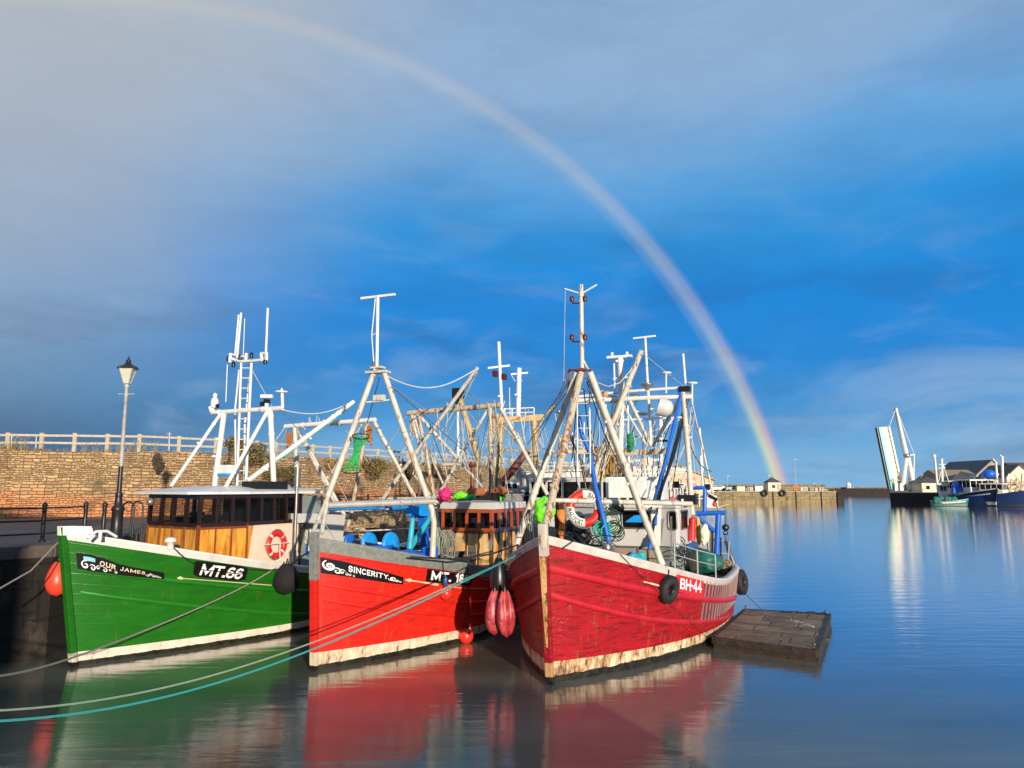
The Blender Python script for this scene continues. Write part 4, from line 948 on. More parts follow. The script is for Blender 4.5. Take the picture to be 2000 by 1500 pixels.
GLY = {'M': (.95, [[(0, 0), (0, 1)], [(0, 1), (.475, .15), (.95, 1)], [(.95, 1), (.95, 0)]], [(0, 0), (.95, 0)]), 'T': (.75, [[(0, 1), (.75, 1)], [(.375, 1), (.375, 0)]], [(.375, 0)]), '.': (.12, [[(.0, .02), (.12, .02)]], []), '·': (.14, [[(0, .5), (.14, .5)]], []),
 '6': (.66, [arc_(.33, .66, .33, .34, 55, 180, 6)+[(0, .27)]+arc_(.33, .27, .33, .27, 180, 360, 8)+arc_(.33, .27, .33, .27, 20, 165, 6)], []), '8': (.6, [arc_(.3, .25, .3, .25, 90, 450, 12), arc_(.3, .75, .26, .25, -90, 270, 12)], []), '1': (.25, [[(0, .8), (.2, 1), (.2, 0)]], [(.2, 0)]),
 'B': (.62, [[(0, 0), (0, 1)], [(0, 1)]+arc_(.33, .76, .25, .24, 90, -90, 6)+[(0, .52)], [(0, .5)]+arc_(.35, .25, .27, .25, 90, -90, 6)+[(0, 0)]], [(0, 0), (0, 1)]), 'H': (.7, [[(0, 0), (0, 1)], [(.7, 0), (.7, 1)], [(0, .5), (.7, .5)]], [(0, 0), (0, 1), (.7, 0), (.7, 1)]), '4': (.62, [[(.45, 0), (.45, 1), (0, .3), (.62, .3)]], [(.45, 0)]),
 'S': (.55, [arc_(.275, .75, .26, .25, 10, 270, 8)+arc_(.275, .25, .275, .25, 90, -170, 8)], []), 'I': (.1, [[(.05, 0), (.05, 1)]], [(.05, 0), (.05, 1)]), 'N': (.7, [[(0, 0), (0, 1), (.7, 0), (.7, 1)]], [(0, 0), (.7, 1)]), 'C': (.62, [arc_(.34, .5, .34, .5, 45, 315, 12)], []), 'E': (.5, [[(.5, 1), (0, 1), (0, 0), (.5, 0)], [(0, .5), (.4, .5)]], []),
 'R': (.62, [[(0, 0), (0, 1)], [(0, 1)]+arc_(.33, .75, .25, .25, 90, -90, 6)+[(0, .5)], [(.3, .5), (.6, 0)]], [(0, 0), (.6, 0)]), 'Y': (.7, [[(0, 1), (.35, .5), (.7, 1)], [(.35, .5), (.35, 0)]], [(.35, 0), (0, 1), (.7, 1)]), 'O': (.72, [arc_(.36, .5, .36, .5, 90, 450, 16)], []), 'U': (.65, [[(0, 1), (0, .32)]+arc_(.325, .32, .325, .32, 180, 360, 8)+[(.65, 1)]], [(0, 1), (.65, 1)]),
 'J': (.45, [[(.45, 1), (.45, .25)]+arc_(.225, .25, .225, .25, 0, -170, 7)], [(.45, 1)]), 'A': (.75, [[(0, 0), (.375, 1), (.75, 0)], [(.14, .36), (.61, .36)]], [(0, 0), (.75, 0)]), 'P': (.6, [[(0, 0), (0, 1)], [(0, 1)]+arc_(.33, .75, .25, .25, 90, -90, 6)+[(0, .5)]], [(0, 0)]), ' ': (.25, [], [])}
def block(body, w, gap, serif=0, shear=0):
    """own block letters: ribbons of stroke width w; returns quads as (x, y, layer) with y 0..1"""
    Q = []; x = w/2; lay = 0
    for ch in body:
        wd, st, se = GLY[ch]
        strokes = list(st)
        if serif: strokes += [[(sx_-serif, sy), (sx_+serif, sy)] for sx_, sy in se]
        for pl in strokes:
            thin = pl not in st; ww = w*(.55 if thin else 1)/2; P = [Vector((x+p[0], w/2+(1-w)*p[1])) for p in pl]
            P = [p for k, p in enumerate(P) if k == 0 or (p-P[k-1]).length > 1e-4]; m = len(P); lo, hi = [], []
            for k in range(m):
                a = (P[k]-P[max(k-1, 0)]); b = (P[min(k+1, m-1)]-P[k]); a = a if a.length > 0 else b; b = b if b.length > 0 else a; a.normalize(); b.normalize()
                n1, n2 = Vector((-a.y, a.x)), Vector((-b.y, b.x)); nn = (n1+n2); nn = nn.normalized() if nn.length > .1 else n1; c_ = max(nn.dot(n1), .45); e = Vector((0, 0))
                if m == 2 or k in (0, m-1): e = (-a if k == 0 else b)*(ww if not thin else 0)*(1 if (P[0]-P[-1]).length > .01 else 0)
                lo.append(P[k]-nn*ww/c_+e*.98); hi.append(P[k]+nn*ww/c_+e*.98)
            for k in range(m-1):
                sub = max(1, int((P[k+1]-P[k]).length/.25))
                for j in range(sub):
                    f0, f1 = j/sub, (j+1)/sub; Q.append([(v.x+shear*v.y, v.y, lay) for v in (lo[k].lerp(lo[k+1], f0), lo[k].lerp(lo[k+1], f1), hi[k].lerp(hi[k+1], f1), hi[k].lerp(hi[k+1], f0))])
            lay = (lay+1) % 6
        x += wd+gap+w*.6
    x += -gap-w*.6+w/2+shear
    return Q, x
def painted(name, body, f_, u0, u1, v0, v1, m, parent, off, w=.2, gap=.22, serif=0, shear=0):
    Q, X = block(body, w, gap, serif, shear); mb = MB()
    for q in Q: mb.add([tuple(f_(u0+(u1-u0)*p[0]/X, v0+(v1-v0)*p[1], off+.0009*p[2])) for p in q], [(0, 1, 2, 3)])
    return mb.build(name, m, parent)
def scroll(mb, f_, cu, cv, r, asp, turns=1.6, a0=0, sgn=1, w=.1, off=.026, r_in=.12):
    """painted curl as a flat spiral ribbon on the board; asp = board height / board width"""
    n = 34; rows = []
    for i in range(n+1):
        k = i/n; a = a0+sgn*k*turns*2*math.pi; rr = r*(1-(1-r_in)*k); ww = w*r*(.25+1.0*math.sin(math.pi*min(1, k*1.05+.05))); rr1, rr2 = rr-ww, rr+ww
        rows.append([tuple(f_(cu+rr1*math.cos(a)*asp, cv+rr1*math.sin(a), off)), tuple(f_(cu+rr2*math.cos(a)*asp, cv+rr2*math.sin(a), off))])
    mb.grid(rows, False)

def cabin(B, foot, z0, z1, z2, zr, sides, wallm, postm, rooff, roofm, mode='panel', overhang=.18, camber=.12, roofth=.07, lean=0.0, inm=None, battm=None, glassm=None, framem=None, roofpts=None, solid=()):
    """foot: outline in boat coordinates (closed); sides: {edge: (windows, panels)}; one mesh per kind of part"""
    n = len(foot); F = [Vector((p[0], p[1], 0)) for p in foot]; cen = sum(F, Vector())/n
    def P(i, z):
        p = F[i % n]; k = 1-lean*(z-z0); q = cen+(p-cen)*k; return Vector((q.x, q.y, z))
    wl = MB()
    for i in range(n): 
        a, b, c, d = P(i, z0), P(i+1, z0), P(i+1, z1), P(i, z1); wl.add([a, b, c, d], [(0, 1, 2, 3)]); 
        if i in solid: wl.add([P(i, z1), P(i+1, z1), P(i+1, z2), P(i, z2)], [(0, 1, 2, 3)])
    wl.add([P(i, z1-.02) for i in range(n)], [tuple(range(n))])
    wl.build('cabin_wall', wallm if not isinstance(wallm, dict) else wallm[0], B.t)
    # posts, sill and head of the window band
    for i in range(n):
        nw, npn = sides.get(i, (0, 0))
        a, b = P(i, z1), P(i+1, z1); a2, b2 = P(i, z2), P(i+1, z2); nrm = (b-a).cross(a2-a).normalized()
        if (a-cen).dot(nrm) < 0: nrm = -nrm
        if nw and i not in solid:
            fr = MB(); w = .07
            fr.beam(a+nrm*.012, b+nrm*.012, .09, .10, nrm.cross(b-a)); fr.beam(a2+nrm*.012-Vector((0, 0, .05)), b2+nrm*.012-Vector((0, 0, .05)), .09, .13)
            for k in range(nw+1): f = k/nw; fr.beam(a.lerp(b, f)+nrm*.013, a2.lerp(b2, f)+nrm*.013, .09, .085, (b-a))
            q = fr.build('window_frame', postm, B.t)
            for k in range(nw):
                f0, f1 = k/nw+.02, (k+1)/nw-.02; gm = MB(); gm.add([a.lerp(b, f0)+nrm*.0, a.lerp(b, f1), a2.lerp(b2, f1), a2.lerp(b2, f0)], [(0, 1, 2, 3)]); gm.build('pane', glassm or M_glass, q)
        if npn:
            bt = MB(); lo, hi = P(i, z0), P(i+1, z0); mdl = battm or M_midwood
            bt.beam(a+nrm*.012-Vector((0, 0, .08)), b+nrm*.012-Vector((0, 0, .08)), .03, .07); bt.beam(lo+nrm*.012+Vector((0, 0, .05)), hi+nrm*.012+Vector((0, 0, .05)), .03, .1)
            for k in range(npn+1): f = k/npn; bt.beam(lo.lerp(hi, f)+nrm*.014, a.lerp(b, f)+nrm*.014, .03, .075 if 0 < k < npn else .10, nrm.cross(Vector((0,0,1))) if False else nrm)
            bt.build('panel_batten', mdl, B.t)
    # roof with overhang and camber
    mb = MB(); m = 10
    rf = [Vector((p[0], p[1], 0)) for p in (roofpts or foot)]; rc = sum(rf, Vector())/len(rf)
    ring = []
    for i in range(len(rf)):
        a, b = rf[i], rf[(i+1) % len(rf)]
        for k in range(5): ring.append(a.lerp(b, k/5))
    ring = [rc+(p-rc).normalized()*((p-rc).length+overhang) for p in ring]; R_ = len(ring)
    V = []; fac = []
    for k in range(m+1):
        f = 1-k/m; 
        for p in ring: q = rc+(p-rc)*f; V.append((q.x, q.y, zr+camber*(1-f*f)))
    for k in range(m):
        for i in range(R_): fac.append((k*R_+i, k*R_+(i+1) % R_, (k+1)*R_+(i+1) % R_, (k+1)*R_+i))
    mb.add(V, fac, True); mb.grid([[(p.x, p.y, zr) for p in ring+ring[:1]], [(p.x, p.y, zr-roofth) for p in ring+ring[:1]]], False)
    mb.add([(p.x, p.y, zr-roofth) for p in ring], [tuple(range(R_))]); mb.build('cabin_roof', roofm, B.t)
def poles(B, name, segs, m, parent=None, n=8):
    """each seg: (p, q, r) straight, or a list of points with r last"""
    mb = MB()
    for s_ in segs:
        if len(s_) == 3 and not isinstance(s_[2], Vector):
            mb.tube(s_[0], s_[1], s_[2], n=n); L_ = (s_[1]-s_[0]).length; rc = random.Random(int(L_*997))
            if s_[2] > .045 and L_ > .8:
                for _ in range(1+int(L_/1.3)):
                    f_ = rc.uniform(.04, .96); d_ = (s_[1]-s_[0]).normalized(); c_ = s_[0].lerp(s_[1], f_); mb.tube(c_-d_*.03, c_+d_*.03, s_[2]*1.22, n=n); u_, v_ = perp(d_); a_ = rc.uniform(0, 6.28); e_ = u_*math.cos(a_)+v_*math.sin(a_); mb.beam(c_+e_*s_[2]*.8, c_+e_*s_[2]*1.9, .025, .06, d_)
        else: mb.path(s_[:-1], s_[-1], n)
    return mb.build(name, m, parent or B.t)

# ================================================================== 1  GREEN BOAT
def green_boat():
    B = Boat('green wooden fishing boat with white gunwale and varnished wheelhouse, nearest the quay', (-9.82, 17.44), .447, 10.59, 3.945, 2.885, 1.223, .906, 1.186, 2.991, 1.489, .784, .299, .187, .487, 3.006)
    B.hull(hullmat('green_hull_paint', (.014, .150, .009), (.70, .65, .56), (.30, .006), .10, .2, (.2, .4, .2), (.008, .07, .01), bootrust=.25, gloss=.3), M_white, hullmat('green_stem', (.014, .150, .009), (.62, .56, .46), (.30, .006), .10, .1, bootrust=.4), .165, 13, inm=M_white)
    gm = mat('green_strake', (.016, .18, .012), .3, var=.2)
    B.strip('rubbing_strake', [(153, 1112), (321, 1132), (530, 1151), (590, 1154)], gm, .05, x1=10)
    B.strip('rubbing_strake', [(157, 1158), (282, 1173), (420, 1188), (571, 1199)], gm, .045, x1=10)
    # raised white bow block and chock
    zb = B.zb; mb = MB()
    mb.add([(x, y*w, z) for x, w, z in ((-.65, .06, zb-.08), (-.67, .06, zb+.13), (-.12, .34, zb+.11), (-.08, .38, zb-.05)) for y in (-1, 1)], [(0, 2, 3, 1), (2, 4, 5, 3), (4, 6, 7, 5), (0, 1, 7, 6), (0, 6, 4, 2), (1, 3, 5, 7)]); mb.build('bow_bulwark', M_white, B.t, bevel=.01)
    p = B.c(200, 1044, -.9); mb = MB(); mb.path([p+Vector((-.35, -.0, -.07)), p+Vector((-.16, 0, .07)), p+Vector((.1, 0, .07)), p+Vector((.35, 0, -.07))], .035, 8); mb.tube(p+Vector((-.05, 0, -.12)), p+Vector((-.05, 0, .06)), .04); mb.build('rope_chock', M_white, B.t)
    # name board
    bd, f = B.patch('name_board', [(149, 1079), (176, 1082), (203, 1090), (232, 1101), (262, 1108), (290, 1113), (320, 1118)], [(152, 1110), (176, 1115), (203, 1118), (232, 1122), (262, 1125), (290, 1127.5), (320, 1130)], M_board, .056, 36, 4, .05)
    fs = lambda u, v, o: f(u, v+.10-.34*(u-.5)**2 if u < .8 else v, o)
    painted('name_lettering', 'OUR JAMES', fs, .235, .76, .34, .72, M_cletter, bd, .063, w=.17, gap=.30, serif=.13, shear=.12)
    mb = MB(); mb.grid([[tuple(f(.07+.12*i/4, .60+.24*j/2, .063)) for i in range(5)] for j in range(3)]); mb.build('painted_flag', mat('flag_blue', (.25, .62, .78), .5), bd)
    mb = MB(); asp = .17
    for cu, cv, r, a0, sg in ((.085, .34, .26, 1.2, 1), (.16, .24, .20, 2.6, -1), (.22, .30, .14, .3, 1), (.29, .22, .17, 2.2, -1), (.35, .27, .10, 0, 1), (.41, .20, .12, 2.5, -1), (.79, .38, .16, 2.8, 1), (.83, .55, .14, 0, -1), (.87, .38, .19, 1.8, 1), (.91, .30, .14, 2.6, -1), (.95, .22, .10, .5, 1)):
        scroll(mb, f, cu, cv, r, asp, 1.3, a0, sg, .16, .063)
    mb.build('painted_scroll', M_letter, bd)
    # registration
    bd, f = B.patch('registration_board', [(380, 1096), (390, 1095.5), (470, 1105), (484, 1109)], [(377, 1121), (388, 1126), (462, 1134), (478, 1131)], M_board, .035, 18, 4, .03)
    painted('registration_lettering', 'MT.66', f, .10, .94, .13, .87, M_letter, bd, .040, w=.20, gap=.12, shear=.22)
    mb = MB(); mb.grid([[tuple(f(.10+.85*i/16, .47+.06*j, .049)) for i in range(17)] for j in range(2)]); mb.build('stencil_gap', M_board, bd)
    mb = MB(); q = [B.sf(*B.hpx(*p_), -1, .05) for p_ in ((338, 1068), (352, 1082), (368, 1094), (381, 1102))]; mb.path([q[0]+Vector((0, .25, .06))]+q, .016); mb.path([B.sf(*B.hpx(480, 1110), -1, .05), B.sf(*B.hpx(520, 1112), -1, .10), B.sf(*B.hpx(556, 1106), -1, .12)], .016); mb.build('board_lashing', M_blackrope, B.t)
    q = B.c(333, 1059, -1.35); mb = MB(); mb.lathe([(.08, -.15), (.08, 0), (.14, .01), (.14, .05), (.10, .10), (.01, .12)], q, 14); mb.build('mooring_bollard', M_white, B.t)
    # painted arrow
    bd, f = B.patch('painted_arrow', [(346, 1127.6), (400, 1132), (460, 1136.5), (530, 1142)], [(346, 1129.2), (400, 1133.6), (460, 1138.2), (530, 1143.6)], M_pale, .012, 20, 1, .006)
    mb = MB(); mb.add([tuple(B.sf(*B.hpx(*p_), -1, .014)) for p_ in ((345, 1128.5), (352, 1125), (359, 1129), (352, 1133))], [(0, 1, 2, 3)]); mb.build('arrow_head', M_pale, bd)
    # wheelhouse
    A, Bc, C, D_ = (2.75, 1.42), (2.36, -.93), (3.6, -1.34), (5.55, -1.36)
    foot = [A, Bc, C, D_, (5.75, 1.4)]
    cabin(B, foot, 1.75, 3.02, 3.80, 3.86, {0: (4, 4), 1: (3, 3), 2: (4, 0), 3: (2, 0), 4: (4, 0)}, M_ply, M_darkwood, 0, M_white, overhang=.17, camber=.17, roofth=.06, lean=.015, roofpts=[(2.55, 1.5), (2.1, -.9), (3.5, -1.42), (6.6, -1.45), (6.6, 1.45)])
    # cream aft panel on the side
    mb = MB(); mb.slab([(3.64, -1.362, 1.75), (5.6, -1.385, 1.75), (5.6, -1.345, 3.0), (3.86, -1.332, 3.0)], .03); mb.build('side_panel', M_cream, B.t)
    mb = MB(); mb.beam((5.62, -1.38, 1.6), (5.6, -1.38, 3.85), .06, .07); mb.build('corner_post', M_darkwood, B.t)
    mb = MB(); mb.prism([(5.75, -1.2), (6.7, -1.2), (6.7, 1.3), (5.75, 1.3)], 1.2, 3.72); mb.build('aft_cabin', M_greyd, B.t)
    # inside
    mb = MB(); mb.box((4.9, -.2, 2.5), (.08, 2.2, 2.4)); mb.lathe([(.03, 2.6), (.03, 3.2), (.2, 3.22), (.2, 3.3)], (3.3, .2, 0), 10); mb.box((3.3, .3, 3.05), (.3, 1.1, .25)); mb.box((3.2, -.5, 3.1), (.25, .35, .3)); mb.build('helm_fittings', M_darkin, B.t)
    mb = MB(); q = B.st(306, 971, 2.3); mb.lathe([(.02, 0), (.09, .03), (.10, .10), (.05, .16)], q-Vector((.1, 0, .1)), 12, Vector((-1, 0, -.2))); mb.build('floodlight', M_steel, B.t)
    # mast gantry on the roof
    Wm = M_white
    ap = lambda px, py: B.st(px, py, 4.7)
    poles(B, 'gantry_leg', [(ap(438, 803), ap(418, 956), .085)], Wm); poles(B, 'gantry_leg', [(ap(528, 798), ap(535, 952), .08)], Wm)
    poles(B, 'gantry_brace', [(ap(433, 805), B.st(334, 950, 3.4), .05)], Wm); poles(B, 'gantry_brace', [(ap(524, 800), B.st(438, 956, 3.5), .055)], Wm)
    cb = poles(B, 'gantry_crossbar', [(ap(415, 806), ap(552, 797), .07), (ap(415, 806)+Vector((0, 0, .02)), ap(412, 795), .09), (ap(552, 797), ap(551, 768), .045)], Wm)
    mb = MB(); q = ap(550, 766); mb.lathe([(.03, -.02), (.2, .0), (.17, .03), (.04, .05), (.02, .12)], q, 16); mb.build('satellite_dome', Wm, B.t)
    mb = MB(); q = ap(419, 793); mb.lathe([(.11, -.05), (.12, .1), (.10, .22), (.04, .26), (.07, .3), (.06, .36), (.01, .4)], q, 14); mb.build('navigation_light', Wm, B.t)
    mb = MB(); q = ap(521, 785); mb.tube(q-Vector((0, 0, .2)), q+Vector((0, 0, .08)), .06); mb.box(q+Vector((0, 0, .16)), (.16, .34, .09), .5); mb.build('radar_scanner', Wm, B.t)
    for q_, z_ in ((q+Vector((0, 0, .02)), .12), (ap(513, 789), .1), (ap(424, 793), .08)): mb = MB(); mb.box(q_, (z_, z_+.02, .12)); mb.lathe([(z_*.4, 0), (z_*.3, .03)], q_-Vector((z_/2, 0, 0)), 10, Vector((-1, 0, 0))); mb.build('floodlight', M_black, B.t)
    # lattice ladder mast
    l1, l2 = (ap(471, 709), ap(463, 950)), (ap(491, 709), ap(480, 950))
    poles(B, 'mast_rail', [(l1[0], l1[1], .036)], Wm); poles(B, 'mast_rail', [(l2[0], l2[1], .042)], Wm)
    poles(B, 'mast_stay', [[B.st(467, 722, 5.0), B.st(459, 800, 5.2), B.st(461, 950, 5.3), .03], [B.st(489, 722, 5.0), B.st(478, 830, 5.1), B.st(477, 950, 5.3), .03]], Wm)
    lad = MB()
    for i in range(12): f_ = (i+.5)/12; lad.tube(l1[0].lerp(l1[1], f_), l2[0].lerp(l2[1], f_), .02, n=6)
    lad.build('ladder_rung', Wm, B.t)
    top = poles(B, 'mast_platform', [[ap(446, 699), ap(470, 706), ap(492, 705), ap(520, 702), .045], (ap(452, 692), ap(478, 697), .03), (ap(480, 704), ap(481, 690), .05), (ap(510, 690), ap(512, 706), .05), (ap(521, 688), ap(521, 704), .04), (ap(510, 690), ap(522, 690), .04), (ap(450, 690), ap(449, 708), .05)], Wm)
    for a, b, r in (((466, 615), (459, 695), .028), ((471, 611), (463, 699), .036), ((478, 622), (475, 695), .012), ((523, 602), (519, 699), .036), ((444, 712), (441, 785), .014)):
        mb = MB(); mb.tube(ap(*a), ap(*b), r, n=8); mb.build('antenna', Wm, top)
    for px_, py_ in ((446, 700), (456, 712), (469, 698), (491, 694), (518, 706)): mb = MB(); q = ap(px_, py_); mb.lathe([(.05, -.08), (.06, -.02), (.05, .06), (.02, .09)], q, 10); mb.build('signal_lamp', M_black, top)
    # boom
    poles(B, 'cargo_boom', [(B.c(690, 785, -1.1), B.st(483, 940, 4.3), .075)], Wm)
    mb = MB(); a, b = ap(549, 800), B.c(689, 784, -1.1); mb.path([a.lerp(b, k/10)-Vector((0, 0, .25*math.sin(math.pi*k/10))) for k in range(11)], .017); mb.build('boom_stay', M_white, B.t)
    a, b = B.c(688, 790, -1.1), B.st(540, 900, 5.2); mb = MB(); mb.path([a.lerp(b, k/8)-Vector((0, 0, .12*math.sin(math.pi*k/8))) for k in range(9)], .014); mb.build('boom_line', M_netteal, B.t)
    # raft canister, tray, exhaust, funnel box
    q = B.st(443, 917, 4.9); mb = MB(); mb.box(q, (.5, .62, .26)); q1 = mb.build('liferaft_canister', M_white, B.t, bevel=.04); mb = MB(); mb.box(q-Vector((0, 0, .16)), (.46, .55, .10)); mb.build('canister_base', M_cyan, q1, bevel=.03)
    mb = MB(); a, b = B.c(500, 958, -1.25), B.c(560, 966, -1.3); a.z = b.z = 4.02; mb.beam(a, b, .05, .24); mb.beam(a+Vector((0, .5, 0)), b+Vector((0, .5, 0)), .05, .24); mb.beam(a, a+Vector((0, .5, 0)), .05, .24); mb.beam(b, b+Vector((0, .5, 0)), .05, .24); mb.beam(a-Vector((0, -.25, .1)), b-Vector((0, -.25, .1)), .45, .03)
    tr = mb.build('roof_tray', M_black, B.t)
    mb = MB(); q = B.c(578, 1000, -1.62); mb.tube((q.x, q.y, 1.6), (q.x, q.y, 4.0), .045); mb.tube((q.x, q.y, 4.0), (q.x, q.y, 4.55), .085); mb.build('exhaust_pipe', M_steel, B.t)
    # stern gantry and its derricks, with a grey spray screen
    sx = 9.0; g = lambda px, py, s_=sx: B.st(px, py, s_)
    poles(B, 'stern_crossbar', [(g(557, 833), g(733, 820), .085)], Wm)
    poles(B, 'stern_crossbar', [[g(603, 832), g(604, 812), g(608, 826), .012], [g(617, 831), g(619, 811), g(626, 824), .012]], Wm)
    poles(B, 'stern_leg', [(g(576, 836), g(586, 1075, 8.8), .09)], M_rig); poles(B, 'stern_leg', [(g(590, 852), g(676, 1012, 9.3), .065)], M_rig)
    poles(B, 'stern_leg', [[g(717, 826), g(687, 1000), g(668, 1065), .07]], M_rigr); poles(B, 'stern_leg', [(g(730, 822), g(810, 972, 10), .07)], M_rig)
    poles(B, 'stern_brace', [(g(580, 838), g(655, 985, 8.4), .045), (g(706, 830), g(640, 935, 9.6), .045), (g(557, 834), g(530, 872, 8), .02)], M_rig)
    q = g(565, 850); mb = MB(); mb.tube(q, q-Vector((0, 0, .5)), .035); mb.box(q-Vector((0, 0, .1)), (.14, .16, .34)); mb.ball(q-Vector((0, .0, .4)), .10, 10, 8); mb.build('hanging_block', M_rollor, B.t)
    q = g(722, 840); mb = MB(); mb.box(q, (.12, .14, .3)); mb.ball(q-Vector((0, 0, .3)), .11, 10, 8); mb.tube(q, q-Vector((0, .1, .6)), .03); mb.build('hanging_block', M_rollor, B.t)
    mb = MB(); mb.slab([B.c(577, 1003, -1.5), B.c(577, 1021, -1.5), B.c(611, 1021, -1.5), B.c(611, 1003, -1.5)], .3); mb.slab([B.c(611, 1003, -1.5), B.c(611, 1062, -1.5), B.c(668, 1064, -1.5), B.c(675, 1006, -1.5)], .3); mb.build('gantry_casing', M_grey, B.t)
    mb = MB(); q = B.c(595, 1060, -1.2); mb.lathe([(.2, -.5), (.26, -.4), (.27, .4), (.2, .5)], q+Vector((.3, .0, .1)), 16); mb.build('blue_drum', M_blue, B.t)
    mb = MB(); mb.ball(B.c(592, 1030, -1.1), .13, 12, 8); mb.ball(B.c(603, 1030, -1.1), .13, 12, 8); mb.tube(B.c(606, 1033, -1.4), B.c(603, 1076, -1.4), .05); mb.build('winch_roller', M_steel, B.t)
    return B
GB = green_boat()

# ================================================================== 2  BRIGHT RED BOAT
def red_boat():
    B = Boat('bright red fishing boat with grey gunwale and black name board, moored in the middle', (-4.33, 16.97), .401, 11.79, 3.873, 2.278, 1.467, .917, 1.19, 2.851, 1.384, .77, .309, .05, .421, 3.17)
    red = (.74, .022, .012)
    B.hull(hullmat('bright_red_hull', red, (.70, .62, .48), (.38, .014), .12, .45, (.8, .5, .4), (.10, .008, .005), bootrust=.45, gloss=.33), M_capgrey, hullmat('red_stem', red, (.62, .54, .40), (.40, .012), .12, .30, (.8, .5, .4), (.10, .008, .005), bootrust=.35), .27, 13, inm=M_greyd, stemh=.14, stemsplit=1.95, stemtop=M_capgrey)
    rm = mat('red_strake', (.66, .02, .012), .38, var=.25, stain=(.12, .02, .01), ss=6, st=.62)
    B.strip('rubbing_strake', [(628, 1087), (700, 1092), (830, 1110), (930, 1128)], rm, .022, x1=11)
    B.strip('rubbing_strake', [(630, 1142), (700, 1153), (775, 1165), (880, 1175)], rm, .035, x1=11)
    B.strip('rubbing_strake', [(630, 1171), (700, 1182), (780, 1194), (855, 1200)], rm, .04, x1=11)
    bd, f = B.patch('name_board', [(625, 1088), (665, 1095), (705, 1105), (745, 1115), (787, 1127)], [(626, 1119), (665, 1124), (705, 1130), (745, 1136), (786, 1141)], M_board, .03, 30, 4)
    painted('name_lettering', 'SINCERITY', f, .295, .78, .36, .82, M_letter, bd, .036, w=.19, gap=.22, serif=.12)
    mb = MB(); asp = .22
    for cu, cv, r, a0, sg in ((.09, .55, .34, 2.0, 1), (.09, .55, .18, 0, 1), (.17, .28, .22, 2.6, -1), (.225, .28, .17, .3, 1), (.275, .17, .10, 2.2, -1), (.315, .14, .08, 0, 1), (.355, .12, .07, 2.5, -1), (.82, .42, .17, 2.8, 1), (.86, .50, .26, 0, -1), (.91, .36, .15, 1.8, 1), (.95, .30, .11, 2.6, -1)):
        scroll(mb, f, cu, cv, r, asp, 1.3, a0, sg, .17, .037)
    mb.build('painted_scroll', M_letter, bd)
    bd, f = B.patch('registration_board', [(835, 1109), (865, 1112.5), (895, 1116), (922, 1119)], [(831, 1135), (860, 1138.5), (890, 1141), (920, 1143)], M_board, .02, 14, 3)
    painted('registration_lettering', 'MT. 186', f, .08, .93, .15, .84, M_letter, bd, .026, w=.22, gap=.17, serif=.15)
    bd, f = B.patch('painted_arrow', [(795, 1131.5), (820, 1135), (856, 1140)], [(795, 1133.5), (820, 1137.5), (856, 1144.5)], M_pale, .014, 14, 1, .006)
    mb = MB(); mb.add([tuple(B.sf(*B.hpx(*p_), -1, .016)) for p_ in ((790, 1132), (800, 1129), (806, 1134), (798, 1136.5))], [(0, 1, 2, 3)]); mb.build('arrow_head', M_pale, bd)
    bd, f = B.patch('pale_line', [(862, 1144), (900, 1147.5), (950, 1149)], [(862, 1145.2), (900, 1148.7), (950, 1150.2)], M_pale, .012, 14, 1, .004)
    # A frame mast
    sA = B.c(737, 725, 0).x
    apx = lambda px, py: B.st(px, py, sA)
    gR = B.hpx(848, 1096); footR = B.sf(gR[0], B.sheer(B.tt(gR[0], 1.8)), -1, -.02)
    kn = B.st(843, 994, sA+.4)
    lr = [apx(751, 729), apx(790, 845), kn, Vector((kn.x+.1, kn.y-.02, kn.z-.35)), Vector((footR.x, footR.y+.05, footR.z))]
    mb = MB(); mb.tube(lr[0], lr[1], .072, .076); mb.path(lr[1:], .076, 10); mb.build('mast_leg', M_rig, B.t)
    fl = B.st(622, 1040, .05); mb = MB(); mb.tube(apx(730, 729), B.st(640, 970, .9), .072, .076); mb.tube(B.st(640, 970, .9), B.st(628, 1042, .15), .055); mb.tube(B.st(640, 970, .9), B.st(609, 1045, -.2), .045); mb.build('mast_leg', M_rig, B.t)
    poles(B, 'cross_tube', [(B.st(638, 987, .9), B.st(848, 979, sA+.4), .085)], M_greyrig)
    poles(B, 'spreader', [(apx(713, 786), apx(764, 781), .022)], M_white)
    mb = MB(); mb.box(apx(741, 777), (.14, .3, .14)); mb.build('masthead_lamp', M_rig, B.t)
    mb = MB(); mb.box(apx(738, 727), (.25, .62, .06)); mb.box(apx(738, 722)+Vector((0, 0, .05)), (.2, .35, .05)); mb.build('mast_platform', M_rig, B.t)
    m_ = poles(B, 'top_mast', [(apx(738, 578), apx(736, 722), .045), [apx(733, 583), apx(726, 655), apx(731, 722), .014], (apx(727, 655), apx(737, 648), .012)], Wm_ := M_white)
    mb = MB(); mb.beam(apx(705, 583), apx(772, 575), .05, .06); mb.build('antenna_bar', M_white, m_)
    mb = MB(); q = apx(731, 715); mb.lathe([(.09, -.12), (.10, -.02), (.07, .0), (.08, .08), (.03, .12)], q, 12); mb.build('signal_lamp', M_steel, m_)
    # stays
    a, b = apx(757, 735), B.c(925, 724, .2); mb = MB(); mb.path([a.lerp(b, k/14)-Vector((0, 0, .42*math.sin(math.pi*(k/14)**.9))) for k in range(15)], .022, 6); mb.build('boom_stay', M_white, B.t)
    mb = MB(); mb.tube(apx(742, 735), B.st(716, 830, 5), .014, n=5); mb.tube(apx(762, 752), B.c(905, 880, 0), .012, n=5); mb.tube(B.st(795, 810, 9.5), B.st(752, 880, 7), .012, n=5); mb.build('wire_stay', M_steel, B.t)
    # derrick boom and stern gantry
    sg = 9.6; g = lambda px, py, s_=sg: B.st(px, py, s_)
